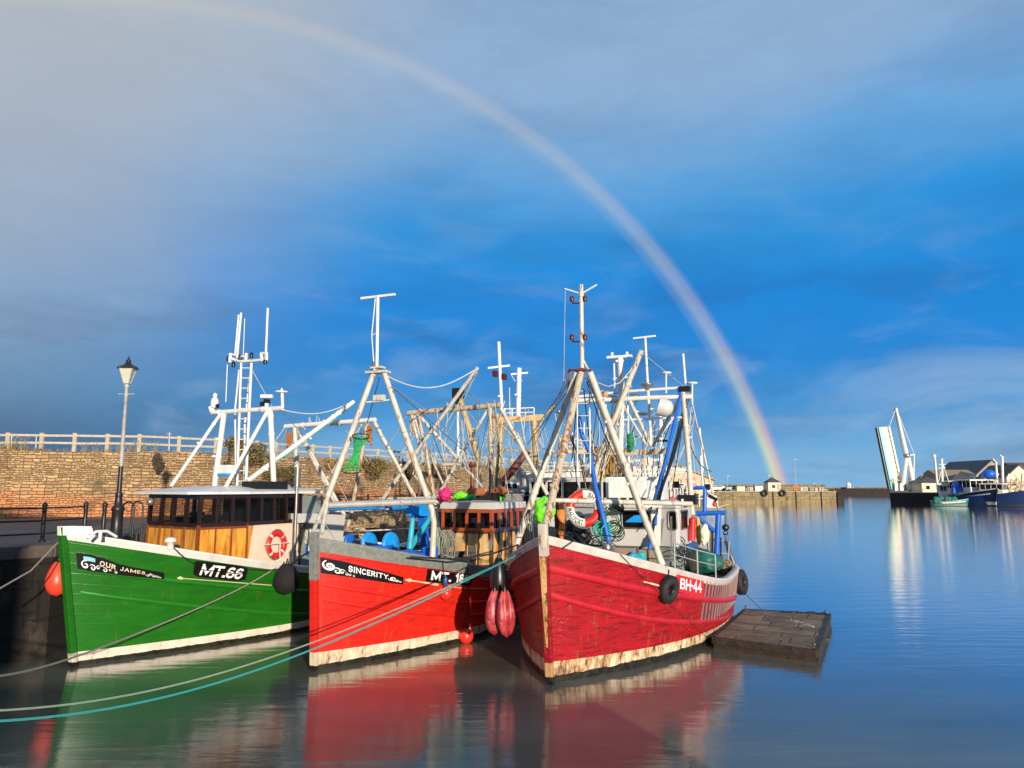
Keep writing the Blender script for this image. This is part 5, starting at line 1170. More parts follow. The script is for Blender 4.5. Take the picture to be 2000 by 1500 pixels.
    poles(B, 'cargo_boom', [(g(933, 718, 8.8), g(783, 924, 9.2), .07), (g(783, 924, 9.2), g(744, 980, 9.3), .075)], M_rig)
    poles(B, 'boom_line', [(g(932, 728, 8.8), g(838, 882), .022), (g(838, 882), g(806, 925), .018), (g(806, 925), g(858, 985), .03)], M_rig)
    poles(B, 'stern_crossbar', [(g(795, 807), g(977, 791), .095)], M_rigr)
    poles(B, 'stern_crossbar', [[g(869, 801), g(873, 785), g(877, 800), .014]], M_white)
    poles(B, 'stern_leg', [[g(816, 809), g(832, 880), g(848, 974), g(861, 1062, 9), .07]], M_rigr)
    poles(B, 'stern_leg', [(g(804, 810), g(818, 868), .05), (g(809, 812), g(826, 868), .04)], M_rig)
    poles(B, 'stern_brace', [(g(819, 812), g(955, 966), .06)], M_rig); poles(B, 'stern_brace', [(g(836, 880), g(872, 960), .045)], M_rigr)
    poles(B, 'stern_leg', [(g(957, 794), g(960, 950), .085), (g(960, 950), g(962, 1075, 8.6), .085)], M_rigr)
    poles(B, 'stern_leg', [(g(978, 797), g(1069, 966, 10.5), .075)], M_rig); poles(B, 'stern_brace', [(g(953, 799), g(853, 972), .05)], M_rig)
    for px_, py_, nm in ((806, 822, 0), (968, 812, 1)):
        mb = MB(); q = g(px_, py_); mb.ball(q, .13, 10, 8); mb.box(q-Vector((0, 0, .25)), (.12, .16, .3)); mb.torus(q-Vector((0, 0, .5)), (1, .4, 0), .08, .025, 14, 6); mb.build('hanging_block', M_rigr, B.t)
    mb = MB(); rnd = random.Random(9)
    for k in range(7): a = g(963+rnd.uniform(-6, 16), 806+rnd.uniform(-6, 6)); b = g(968+rnd.uniform(-10, 16), 860+rnd.uniform(-20, 40)); mb.path([a, (a+b)/2+Vector((0, rnd.uniform(-.1, .1), -.1)), b], .02, 5)
    mb.build('rope_bundle', M_ropeold, B.t)
    # wheelhouse
    cc_ = B.c(960, 1040, -.92); x = cc_.x
    foot = [(x+.15, .95), (x, -.5), (x+.12, -.95), (x+2.7, -1.0), (x+2.7, .95)]
    zc = B.st(910, 994, x).z; zh = zc; zs = B.st(910, 1034, x).z
    foot = [(x+.1, B.st(866, 1040, x+.1).y), (x, -.92), (x+2.3, -1.02), (x+2.3, .95)]
    cabin(B, foot, 1.5, zs, zh, zh+.2, {0: (4, 4), 1: (5, 5), 2: (2, 0), 3: (4, 0)}, M_plyold, M_redwood, 0, M_grey, overhang=.12, camber=.06, roofth=.2, lean=.0, battm=M_midwood)
    mb = MB(); mb.box((x+1.0, 0, 2.7), (.06, 1.5, 2.2)); mb.box((x+.3, .2, zs+.1), (.3, .9, .2)); mb.build('helm_fittings', M_darkin, B.t)
    mb = MB(); q = B.st(941, 1018, x+.25); mb.lathe([(.09, -.2), (.09, .1), (.05, .16), (.01, .17)], q, 12); mb.box(q+Vector((0, .25, -.05)), (.1, .2, .3)); mb.build('gas_cylinder', M_grey, B.t)
    mb = MB(); mb.tube((x+1, .75, zh+.35), (x-3.0, .95, zh+.35), .04); mb.build('roof_rail', M_rig, B.t)
    B.roofz = zh+.28; B.wx = x
    # winch, doors, A-bracket: blue gear on the foredeck
    def disc(px, py, off, rr, m):
        q = B.c(px, py, off); mb = MB(); ax = Vector((-.11, -.98, .06)).normalized(); mb.lathe([(rr, -.03), (rr, 0), (rr*.93, .05), (rr*.5, .02), (.06, .03), (.001, .03)], q, 26, ax)
        return mb.build('winch_drum_flange', m, B.t)
    B_ = disc(721, 1062, .5, .30, M_cyan); disc(763, 1064, -.1, .33, M_cyan); disc(683, 1058, .9, .2, M_blue)
    mb = MB(); mb.tube(B.c(690, 1064, .8), B.c(775, 1078, -.3), .12); mb.build('winch_barrel', M_darkin, B.t)
    mb = MB(); mb.box(B.c(745, 1077, 0), (.6, .5, .3), .3); mb.box(B.c(790, 1086, -.9), (.7, .3, .25)); mb.box(B.c(840, 1084, -1.2), (.28, .3, .4)); mb.tube(B.c(780, 1083, -.9), B.c(845, 1083, -1.2), .05); mb.build('winch_bed', M_blue, B.t)
    fr = [B.c(803, 1074, -.2), B.c(806, 1010, -.2), B.c(827, 998, -.2), B.c(801, 990, -.2)]
    mb = MB(); mb.tube(B.c(800, 1072, -.4), B.c(806, 1012, -.4), .085, .07); mb.tube(B.c(800, 1072, -.4), B.c(834, 1020, -.4), .08); mb.tube(B.c(834, 1020, -.4), B.c(846, 1000, -.4), .07); mb.build('gallows_frame', M_turq, B.t)
    mb = MB(); mb.beam(B.c(832, 1078, -.3), B.c(824, 1004, -.3), .22, .16); mb.beam(B.c(804, 1012, -.3), B.c(826, 996, -.3), .1, .1); mb.build('gallows_post', M_blue, B.t)
    mb = MB(); mb.box(B.c(817, 994, -.35), (.2, .62, .36)); mb.build('gallows_head', M_cyan, B.t)
    # blue and white tube across and small things beyond
    mb = MB(); mb.tube(B.st(640, 993, 5.5), B.st(752, 991, 5.5), .075); mb.tube(B.st(762, 992, 5.5), B.st(812, 988, 5.5), .09); mb.build('wrapped_spar', M_cyan, B.t)
    mb = MB(); mb.tube(B.st(650, 989, 5.6), B.st(751, 987.5, 5.6), .07); mb.build('white_spar', M_white, B.t)
    # dark gear amidships
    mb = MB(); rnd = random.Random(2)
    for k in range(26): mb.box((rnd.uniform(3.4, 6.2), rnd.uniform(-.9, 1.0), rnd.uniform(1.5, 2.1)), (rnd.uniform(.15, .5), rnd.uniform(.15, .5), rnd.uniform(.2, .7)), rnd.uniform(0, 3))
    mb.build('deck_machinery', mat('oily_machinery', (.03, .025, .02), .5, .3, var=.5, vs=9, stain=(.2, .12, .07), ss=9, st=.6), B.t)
    mb = MB(); rnd = random.Random(3)
    for k in range(40):
        t_ = rnd.uniform(2.3, 5.2); y = rnd.uniform(-1.0, 1.2); mb.torus((t_, y, 2.0+rnd.uniform(-.1, .2)), (rnd.gauss(0, .3), rnd.gauss(0, .3), 1), rnd.uniform(.12, .3), .018, 16, 5)
    mb.build('coiled_warp', M_ropeold, B.t)
    return B
RB = red_boat()

# ================================================================== 3  BIG CRIMSON BOAT
def big_boat():
    B = Boat('largest crimson wooden trawler with rusty stem and pale wheelhouse, nearest on the right', (.79, 15.9), .392, 10.855, 5.8, 2.809, 2.349, .935, 1.264, 2.984, 1.524, .601, .13, .115, .738, 3.226)
    B.hull(hullmat('crimson_hull', (.42, .007, .012), (.76, .64, .44), (.43, .016), .16, .78, (.75, .38, .34), (.07, .006, .006), bootrust=.75, gloss=.34), mat('chalky_white_cap', (.60, .56, .52), .5, var=.2, stain=(.40, .27, .18), ss=5, st=.58), hullmat('crimson_stem', (.36, .008, .010), (.50, .30, .14), (.43, .016), .15, .8, (.75, .38, .34), (.07, .006, .006), bootrust=.7), .15, 15, inm=M_greyd, stemh=.0)
    rm = mat('crimson_strake', (.50, .014, .025), .36, var=.25, stain=(.10, .01, .01), ss=5, st=.6)
    B.strip('rubbing_strake', [(1073, 1110), (1175, 1134), (1285, 1157), (1374, 1170), (1425, 1163)], rm, .075, deg=3)
    B.strip('rubbing_strake', [(1076, 1162), (1175, 1190), (1285, 1211), (1374, 1214), (1423, 1205)], rm, .06, deg=3)
    mb = MB(); z = 3.02; mb.beam((-.05-.115*2.5, 0, 2.58), (-.05-.115*3.2, 0, 3.24), .15, .185, (0, 1, 0)); mb.build('stem_head', M_rig, B.t, bevel=.02)
    iron = mat('rusty_stem_iron', (.66, .30, .07), .6, var=.4, vs=5, stain=(.12, .035, .015), ss=7, st=.52, c2=(.74, .48, .20), streak=.4)
    mb = MB(); rows = []
    for k in range(16):
        z = .75+(2.62-.75)*k/15; w = .02+.075*(k/15)**.7; x = .02-((B.rake*B.zb+.04)/(B.zb+.5))*(z+.5)-.072; rows.append([(x+.05, w, z), (x, w, z), (x, -w*.6, z), (x+.05, -w*.6, z)])
    mb.grid(rows, False); mb.build('stem_iron', iron, B.t)
    mb = MB()
    for z in np.linspace(.8, 3.0, 14): mb.ball((.02-((B.rake*B.zb+.04)/(B.zb+.5))*(z+.5)-.078, .0, z), .014, 6, 4)
    mb.build('stem_bolt', M_steel, B.t)
    # registration
    bd, f = B.patch('registration_panel', [(1320, 1121), (1345, 1125), (1373, 1129)], [(1318, 1154), (1345, 1161), (1372, 1166)], mat('signal_red_panel', (.72, .02, .03), .35, var=.1), .026, 12, 3, .02)
    painted('registration_lettering', 'BH·44', f, .12, .90, .20, .82, M_letter, bd, .030, w=.19, gap=.14, serif=.11)
    bd, f = B.patch('painted_arrow', [(1257, 1134), (1272, 1138), (1288, 1142)], [(1257, 1137.5), (1272, 1141.5), (1288, 1145.5)], mat('pale_scrape', (.8, .62, .45), .5), .01, 8, 1, .004)
    # vertical battens round the quarter
    mb_ = None
    x0 = B.hpx(1377, 1150)[0]; xs = []
    t0 = B.tt(x0, 1.5)
    # walk along the sheer at even spacing
    path = [B.sf(-B.rake*1.4+t*(B.L+B.rake*1.4), 1.4, -1) for t in np.linspace(t0, 1, 400)]; acc = 0; last = path[0]; sel = [0]
    for i, p in enumerate(path[1:], 1):
        acc += (p-last).length; last = p
        if acc > .23: sel.append(i); acc = 0
    tl = np.linspace(t0, 1, 400); bm = mat('weathered_batten', (.33, .21, .20), .6, var=.3, vs=6, stain=(.22, .08, .09), ss=7, st=.6, streak=.3)
    for i in sel[:-1]:
        t = float(tl[i]); t2 = min(t+.006, 1); mb = MB(); rows = []
        for k in range(9):
            z = .62+(B.sheer(t)-.1-.62)*k/8; x_ = lambda tt_: -B.rake*z+tt_*(B.L+B.rake*z); a = Vector((x_(t), -B.hb(t, z), z)); b = Vector((x_(t2), -B.hb(t2, z), z)); d = (b-a).normalized(); n_ = Vector((d.y, -d.x, 0)); 
            if n_.y > 0 and n_.x < 0: n_ = -n_
            c_ = a+n_*.035; rows.append([tuple(c_-d*.024-n_*.03), tuple(c_-d*.024), tuple(c_+d*.024), tuple(c_+d*.024-n_*.03)])
        mb.grid(rows, False); mb.add(rows[-1], [(0, 1, 2, 3)]); mb.build('hull_batten', bm, B.t)
    mb = MB(); rows = []
    for k in range(9):
        f_ = k/8; r_ = []
        for t in tl[:sel[-1]:8]:
            t = float(t); z = .60+(B.sheer(t)-.16-.60)*f_; xx = -B.rake*z+t*(B.L+B.rake*z); p_ = B.sf(xx, z, -1, .012); r_.append(tuple(p_))
        rows.append(r_)
    mb.grid(rows); mb.build('quarter_sheathing', mat('purple_brown_sheathing', (.17, .015, .04), .5, var=.35, stain=(.30, .16, .16), ss=5, st=.62, streak=.3), B.t)
    # --- tripod mast
    sA = B.c(1135, 722, 0).x; A = lambda px, py, d=0: B.st(px, py, sA+d)
    gl = B.hpx(1300, 1108); fR = B.sf(gl[0], B.sheer(B.tt(gl[0], 2))+.02, -1, -.1)
    fL = Vector((fR.x-1.2, -B.sf(fR.x-1.2, 2.4, -1).y-.1, B.sheer(B.tt(fR.x-1.2, 2.4))+.02)); fL = B.st(1009, 1062, 1.6)
    poles(B, 'mast_leg', [(A(1152, 727), fR, .082)], M_rig); poles(B, 'mast_leg', [(A(1126, 729), fL, .082)], M_rig)
    poles(B, 'mast_leg', [(A(1135, 726), B.c(1066, 1026, 0), .088)], M_rigr)
    mb = MB(); [mb.path([A(1110, 721, d_), A(1133, 722, d_), A(1155, 723, d_)], .022, 6) for d_ in (-.13, .13)]; mb.beam(A(1111, 721, -.14), A(1111, 721, .14), .04, .05); mb.beam(A(1154, 723, -.14), A(1154, 723, .14), .04, .05); mb.box(A(1136, 723), (.2, .14, .08)); q = A(1118, 735); mb.torus(q, (1, 0, 0), .16, .02, 16, 6); mb.tube(A(1112, 722), A(1110, 760), .02); mb.tube(A(1112, 722), A(1108, 782), .016); mb.build('mast_platform', M_rustpipe, B.t)
    m_ = poles(B, 'top_mast', [(A(1135, 556), A(1137, 724), .055), (A(1137, 700), A(1150, 724), .03)], M_rig)
    mb = MB(); mb.tube(A(1135, 574), A(1103, 564), .02); mb.tube(A(1135, 574), A(1166, 556), .024); mb.build('antenna_arm', M_white, m_)
    mb = MB(); mb.tube(A(1104, 566), A(1101, 745), .008); mb.build('aerial_wire', M_steel, m_)
    for yy in (588, 663):
        mb = MB(); mb.path([A(1116, yy-4), A(1118, yy+4), A(1137, yy+4)], .022); mb.path([A(1137, yy+3), A(1142, yy-2), A(1143, yy-6)], .022)
        for px_ in (1117, 1142): mb.lathe([(.05, -.08), (.06, -.05), (.06, .04), (.03, .07)], A(px_, yy-5), 10)
        mb.build('signal_lamp', mat('lamp_dark_red', (.10, .015, .012), .4), m_)
    # ladder
    l1, l2 = (A(1127, 730, .3), A(1128, 925, .3)), (A(1151, 730, .3), A(1153, 925, .3)); poles(B, 'ladder_rail', [(l1[0], l1[1], .018)], M_white); poles(B, 'ladder_rail', [(l2[0], l2[1], .018)], M_white)
    mb = MB()
    for i in range(8): f_ = (i+.4)/8; mb.tube(l1[0].lerp(l1[1], f_), l2[0].lerp(l2[1], f_), .012, n=6)
    mb.build('ladder_rung', M_white, B.t)
    # horizontal boom and stays forward
    poles(B, 'cross_tube', [(B.st(1036, 976, 2.2), B.st(1352, 984, 4.2), .06)], M_rig)
    mb = MB(); mb.tube(A(1110, 745), B.st(1040, 845, 6), .012, n=5); mb.tube(A(1110, 762), B.st(1030, 868, 7), .014, n=5); mb.tube(A(1146, 737), B.st(1213, 905, 4), .012, n=5); mb.tube(A(1150, 740), B.st(1247, 1000, 4.2), .012, n=5); mb.tube(A(1148, 735), B.st(1190, 760, 6), .012, n=5); mb.tube(A(1107, 780), B.st(1100, 812, 4), .03, n=6); mb.build('wire_stay', M_steel, B.t)
    # --- aft gantry
    sg = 7.6; g = lambda px, py, s_=sg: B.st(px, py, s_)
    poles(B, 'gantry_crossbar', [[g(1111, 781), g(1126, 775), g(1181, 769), g(1230, 764), g(1334, 757), .045]], M_white); poles(B, 'gantry_crossbar', [[g(1116, 783), g(1190, 781), g(1270, 777), g(1352, 775), .075]], M_white)
    poles(B, 'gantry_leg', [(g(1333, 757), g(1345, 900), .08), (g(1345, 900), g(1352, 1005), .08)], M_rig); poles(B, 'gantry_leg', [(g(1209, 785), g(1172, 900), .075), (g(1172, 900), g(1145, 985), .075)], M_rig)
    poles(B, 'gantry_brace', [(g(1229, 780), g(1272, 872), .055)], M_rig); poles(B, 'gantry_brace', [(g(1217, 792), g(1264, 872), .04)], M_rig); poles(B, 'gantry_brace', [(g(1325, 782), g(1274, 872), .045)], M_rig); poles(B, 'gantry_brace', [(g(1318, 812), g(1278, 866), .03)], M_white)
    mb = MB(); mb.beam(g(1222, 885), g(1303, 881), .12, .16); mb.beam(g(1150, 888), g(1222, 885), .08, .06); mb.build('lower_crossbeam', M_rigr, B.t)
    mb = MB(); mb.tube(g(1196, 876), g(1336, 816), .01, n=5); mb.beam(g(1215, 820), g(1335, 815), .05, .05); mb.build('light_bar', M_white, B.t)
    poles(B, 'derrick_boom', [(g(1253, 684, 7.0), g(1224, 757, 7.1), .085), (g(1224, 757, 7.1), g(1169, 897, 7.3), .085), (g(1169, 897, 7.3), g(1160, 935, 7.4), .08)], M_rig)
    mb = MB(); a, b = A(1160, 745), g(1250, 690, 7); c_ = g(1210, 748, 7); mb.path([a, a.lerp(c_, .5)-Vector((0, 0, .12)), c_, c_.lerp(b, .5)-Vector((0, 0, .1)), b], .014); mb.build('boom_stay', M_white, B.t)
    p1 = poles(B, 'aft_mast', [(g(1211, 698), g(1214, 763), .10), (g(1214, 763), g(1212, 880), .095)], M_white)
    mb = MB(); mb.box(g(1210, 697), (.14, .8, .08)); mb.box(g(1196, 692), (.1, .06, .12)); mb.box(g(1225, 691), (.1, .06, .12)); mb.beam(g(1198, 740), g(1226, 737), .05, .05); mb.build('antenna_bar', M_white, p1)
    mb = MB(); mb.tube(g(1199, 706), g(1201, 770), .03); mb.build('antenna', M_white, p1)
    p2 = poles(B, 'tee_mast', [(g(1260, 660), g(1265, 752), .04), (g(1265, 752), g(1272, 872), .045)], M_white); mb = MB(); mb.beam(g(1237, 661), g(1281, 656), .05, .05); mb.build('antenna_bar', M_white, p2)
    mb = MB(); mb.lathe([(.05, -.1), (.2, .02), (.2, .05), (.1, .08)], g(1264, 753), 14); mb.box(g(1265, 758), (.12, .12, .14)); mb.build('mast_lamp', M_steel, p2)
    p3 = poles(B, 'whip_mast', [(g(1334, 691), g(1339, 752), .036)], M_white)
    for px_, yt, yb in ((1301, 729, 768), (1352, 749, 790)):
        mb = MB(); q = g(px_, yt); mb.lathe([(.03, -.03), (.17, .0), (.15, .03), (.03, .05)], q, 14); mb.tube(q, g(px_, yb), .025); mb.build('satellite_dome', M_white, B.t)
    mb = MB(); q = g(1300, 797, 7.2); mb.lathe([(.29, -.20), (.27, -.02), (.23, .12), (.12, .21), (.01, .23)], q, 18, Vector((.1, -.75, -.25))); mb.build('loudhailer', M_grey, B.t)
    mb = MB(); mb.box(g(1338, 760), (.2, .32, .16)); mb.build('floodlight', M_black, B.t); mb = MB(); mb.box(g(1330, 764), (.12, .2, .2)); mb.build('blue_cover', M_blue, B.t)
    # blue strut and hoses
    mb = MB(); mb.path([g(1331, 768), g(1301, 895, 6.6), g(1282, 974, 5.6), g(1279, 1025, 5.2)], .055, 8); mb.tube(g(1272, 1050, 5), g(1266, 1092, 4.8), .07); mb.build('hydraulic_strut', M_blue, B.t)
    mb = MB(); mb.path([g(1344, 772), g(1332, 830), g(1314, 895, 6.6), g(1286, 970, 5.6), g(1272, 1050, 5)], .045, 7); mb.path([g(1341, 775), g(1322, 850), g(1300, 930, 6), g(1283, 1000, 5.2)], .02, 5); mb.path([g(1300, 890, 6), g(1280, 960, 5.4), g(1262, 1035, 4.8)], .015, 5); mb.build('hydraulic_hose', M_black, B.t)
    mb = MB(); mb.path([A(1129, 810, .8), A(1137, 850, .8), A(1152, 885, .8), B.st(1163, 950, 3.0), B.st(1172, 985, 2.9), B.st(1190, 1062, 2.8)], .06, 8); mb.build('hydraulic_strut', M_blue, B.t)
    mb = MB(); mb.path([A(1108, 840, .5), A(1135, 900, .5), B.st(1150, 985, 3)], .03, 6); mb.build('hydraulic_hose', M_black, B.t); mb = MB(); mb.path([g(1208, 800), g(1186, 870), g(1172, 940)], .03, 6); mb.build('hydraulic_hose', M_black, B.t); mb = MB(); mb.path([g(1234, 905), g(1240, 960), g(1248, 1020, 6)], .02, 6); mb.build('hydraulic_hose', M_black, B.t)
    # --- wheelhouse, rounded corners
    c1 = B.c(1287, 1065, -1.25); x = c1.x; c2 = B.c(1327, 1040, -1.75); c3 = B.c(1352, 1040, -1.80)
    zb0 = B.st(1287, 1068, x).z; zt_ = B.st(1287, 993, x).z; ztr = B.st(1287, 981, x).z
    yl = B.st(1186, 1040, x+.05).y
    F = [(x+.5, yl+1.2), (x+.02, yl), (x, -.9), (x+.10, -1.13), (c1.x+.3, -1.27), (c2.x-.15, -1.68), (c2.x+.05, -1.75), (c2.x+1.6, -1.8), (c2.x+1.6, yl+1.2)]
    B.foot = F; B.wz = (zb0, zt_, ztr)
    mb = MB(); n = len(F)
    def quadwall(mb, a, b, z0, z1, tilt=0): mb.add([(a[0], a[1], z0), (b[0], b[1], z0), (b[0], b[1], z1), (a[0], a[1], z1)], [(0, 1, 2, 3)])
    for i in range(n): quadwall(mb, F[i], F[(i+1) % n], zb0, zt_+.03)
    mb.add([(p[0], p[1], zb0) for p in F], [tuple(range(n))]); wl = mb.build('cabin_wall', M_grey, B.t)
    cen = (sum(p[0] for p in F)/n, sum(p[1] for p in F)/n)
    mb = MB(); ring = [(cen[0]+(p[0]-cen[0])*1.05-.06, cen[1]+(p[1]-cen[1])*1.05) for p in F]; mb.prism(ring, zt_, zt_+.10); ring2 = [(cen[0]+(p[0]-cen[0])*1.0, cen[1]+(p[1]-cen[1])*1.0) for p in F]; mb.prism(ring2, zt_+.10, ztr+.05); mb.build('cabin_roof', M_grey, B.t, bevel=.03)
    # windows as framed rounded rectangles standing on the wall planes
    def rwin(P0, P1, z0, z1, rr=.09):
        P0, P1 = Vector((P0[0], P0[1], 0)), Vector((P1[0], P1[1], 0)); d = (P1-P0); w = d.length; d.normalize(); nn = Vector((d.y, -d.x, 0)); 
        if (P0-Vector((cen[0], cen[1], 0))).dot(nn) < 0: nn = -nn
        loop = []
        for cx_, cz_, a0 in ((w-rr, z1-rr, 0), (rr, z1-rr, 90), (rr, z0+rr, 180), (w-rr, z0+rr, 270)):
            for k in range(5): a = R(a0+k*22.5); loop.append((cx_+rr*math.cos(a), cz_+rr*math.sin(a)))
        fr = MB(); fr.path([P0+d*u+Vector((0, 0, z))+nn*.012 for u, z in loop], .022, 6, True); q = fr.build('window_frame', M_steel, B.t)
        gm = MB(); gm.add([tuple(P0+d*u+Vector((0, 0, z))+nn*.010) for u, z in loop], [tuple(range(len(loop)))]); gm.build('pane', M_glassd, q)
    zw0, zw1 = B.st(1245, 1032, x).z, B.st(1245, 998, x).z
    def onp(px, a, b):   # point where the view ray through pixel px meets the wall plane a-b
        A_, d_ = B._r(px, 1015); ax, ay = a; bx, by = b; nx, ny = by-ay, -(bx-ax); k = ((ax-A_.x)*nx+(ay-A_.y)*ny)/(d_.x*nx+d_.y*ny); p = A_+d_*k; return (p.x, p.y)
    a, b = F[1], F[2]; rwin(onp(1215, a, b), onp(1272, a, b), zw0, zw1)
    mb = MB(); p_ = onp(1238, a, b); mb.slab([(p_[0]+.12, p_[1]+.2, zw1-.05), (p_[0]+.12, p_[1]-.42, zw1-.05), (p_[0]+.12, p_[1]-.42, zw0+.2), (p_[0]+.12, p_[1]+.32, zw0+.2)], .01)
    a, b = F[4], F[5]; rwin(onp(1306, a, b), onp(1322, a, b), zw0-.03, zw1)
    rwin((F[6][0]+.12, F[6][1]), (F[6][0]+1.0, F[7][1]), zw0-.03, zw1)
    # small chart board visible in the front window
    mb = MB(); p_ = onp(1246, F[1], F[2]); mb.add([(p_[0]-.012, p_[1]+.36, zw0+.16), (p_[0]-.012, p_[1]-.30, zw0+.16), (p_[0]-.012, p_[1]-.26, zw1-.10), (p_[0]-.012, p_[1]+.10, zw1-.12)], [(0, 1, 2, 3)]); mb.build('window_blind', M_cyan, B.t)
    # engine casing under it
    mb = MB(); G = [(cen[0]+(p[0]-cen[0])*.86+.1, cen[1]+(p[1]-cen[1])*.86) for p in F]
    for i in range(n): quadwall(mb, G[i], G[(i+1) % n], 1.0, zb0-.01)
    mb.build('engine_casing', M_greyd, B.t); mb = MB(); q = B.st(1311, 1090, x+.1); mb.box((x+.35, -1.12, 1.8), (.12, .14, 1.5)); mb.build('casing_pillar', M_grey, B.t)
    mb = MB(); mb.box(B.st(1343, 976, x+.6), (.4, .5, .26)); mb.build('roof_box', M_black, B.t); mb = MB(); mb.box((x+1.1, yl*.3-.3, ztr+.35), (.8, 1.1, .5)); mb.build('roof_locker', M_white, B.t, bevel=.02)
    mb = MB(); mb.prism([(x+1.5, -1.1), (x+2.4, -1.1), (x+2.4, .6), (x+1.5, .6)], ztr, ztr+.7); mb.build('upper_cabin', M_white, B.t, bevel=.02)
    mb = MB(); mb.lathe([(.16, -.04), (.18, 0), (.10, .06)], B.st(1207, 991, x-.15), 14, Vector((-1, 0, -.6))); mb.build('floodlight', M_black, B.t)
    # --- stern crane, blue
    cs_ = B.c(1402, 1040, -1.3).x; K = lambda px, py, d=0: B.st(px, py, 9.3+d)
    mb = MB(); mb.tube(K(1403, 1004), K(1399, 1098), .085); mb.tube(K(1360, 1003), K(1417, 1001), .075); mb.tube(K(1362, 1010), K(1396, 1038), .07); mb.build('crane_post', M_blue, B.t)
    mb = MB(); mb.path([K(1357, 953), K(1374, 952), K(1377, 958), K(1376, 1000)], .065, 8); mb.build('crane_frame', M_blue, B.t)
    mb = MB(); q = K(1417, 1030); mb.tube(K(1416, 1003), q, .014); mb.lathe([(.03, -.09), (.10, -.06), (.10, .06), (.03, .09)], q, 12, Vector((1, .5, 0))); mb.torus(q-Vector((0, 0, .16)), (1, 0, 0), .06, .018, 12, 6); mb.build('hanging_block', M_black, B.t)
    mb = MB(); mb.path([K(1402, 998), K(1399, 983), K(1394, 974)], .02); mb.box(K(1392, 972), (.1, .3, .1), 0, Matrix.Rotation(.5, 3, 'X')); mb.build('floodlight', M_black, B.t); mb = MB(); mb.path([K(1400, 996), K(1407, 989), K(1424, 985)], .012); mb.build('whip_aerial', M_white, B.t)
    # light poles at the quarter
    poles(B, 'quarter_pole', [(K(1368, 890), K(1373, 950), .035)], M_white); poles(B, 'quarter_stay', [(K(1364, 835), K(1392, 965), .03), (K(1353, 790), K(1366, 850), .02), (K(1350, 795), K(1344, 860), .015)], M_rig)
    # davit and chute
    mb = MB(); mb.path([B.st(1417, 1056, 9.5), B.st(1424, 1080, 9.5), B.st(1440, 1112, 9.6)], .055, 8); mb.build('davit', M_greyrig, B.t)
    q0 = B.st(1396, 1120, 9.3); q1 = B.st(1440, 1118, 9.6); mb = MB(); mb.path([q0.lerp(q1, k/12)+Vector((0, 0, .36*math.sin(math.pi*k/12))) for k in range(13)], .022); mb.build('hoop_rail', M_white, B.t)
    # stanchions and rails on the quarter
    mb = MB(); sts = []
    for px_, yb in ((1325, 1112), (1371, 1119), (1407, 1122)):
        h_ = B.hpx(px_, yb+2); b = B.sf(h_[0], B.sheer(B.tt(h_[0], 1.6)), -1, -.1); sts.append(b); mb = MB(); mb.tube(b, b+Vector((0, 0, .62)), .022); mb.build('stanchion', M_greyrig, B.t)
    mb = MB(); mb.path([p+Vector((0, 0, .6)) for p in sts], .018); mb.path([p+Vector((0, 0, .33)) for p in sts], .014); mb.build('guard_rail', M_greyrig, B.t)
    # anchor winch and clutter forward
    mb = MB(); rnd = random.Random(6)
    for k in range(14): xx = rnd.uniform(.9, 3.6); hh = max(.1, B.hb(B.tt(xx, 2), 2)-.6); mb.box((xx, rnd.uniform(-hh, hh), 2.1+rnd.uniform(-.2, .25)), (rnd.uniform(.2, .5), rnd.uniform(.2, .5), rnd.uniform(.2, .5)), rnd.uniform(0, 3))
    mb.build('deck_machinery', mat('oily_machinery', (.03, .025, .02)), B.t)
    for c_, z_ in (((3.0, -.9, 2.2), (.7, .5, .7)), ((4.0, -1.25, 2.05), (.4, .5, .75))): mb = MB(); mb.box(c_, z_, .1); mb.build('hatch_coaming', mat('old_timber_box', (.28, .2, .15), .7, var=.3), B.t, bevel=.015)
    return B
BB = big_boat()
# ================================================================== BOATS BEHIND
def rear_boat(label, bow, th, L, Bm, hullc, capc, z_=1.0, cab=None, name='fishing_boat', cabm=None, cabz=(1.5, 2.7, 3.5), aft=False, nw=(3, 3, 3, 3), boot=(.5, .45, .4), mode='side', g='boats rafted behind the three nearest'):
    B = Boat(label, bow, th, L, Bm, 2.4, 1.7, .92, 1.2, 2.7*z_, 1.4*z_, .75, .35, .2, .5, 3, group=g)
    B.hull(hullmat('rear_hull_%d' % len(MATS), hullc, boot, (.3, .005), .1, .3), capc, capc, .14, 12); MATS['rh%d' % len(MATS)] = None
    if cab:
        x0, x1, w = cab; foot = [(x0, w), (x0, -w), (x1, -w), (x1, w)]
        cabin(B, foot, *cabz, cabz[2]+.04, {0: (nw[0], 0), 1: (nw[1], 0), 2: (nw[2], 0), 3: (nw[3], 0)}, cabm or M_white, cabm or M_white, 0, cabm or M_white, overhang=.1, camber=.05, glassm=M_glassd)
    return B
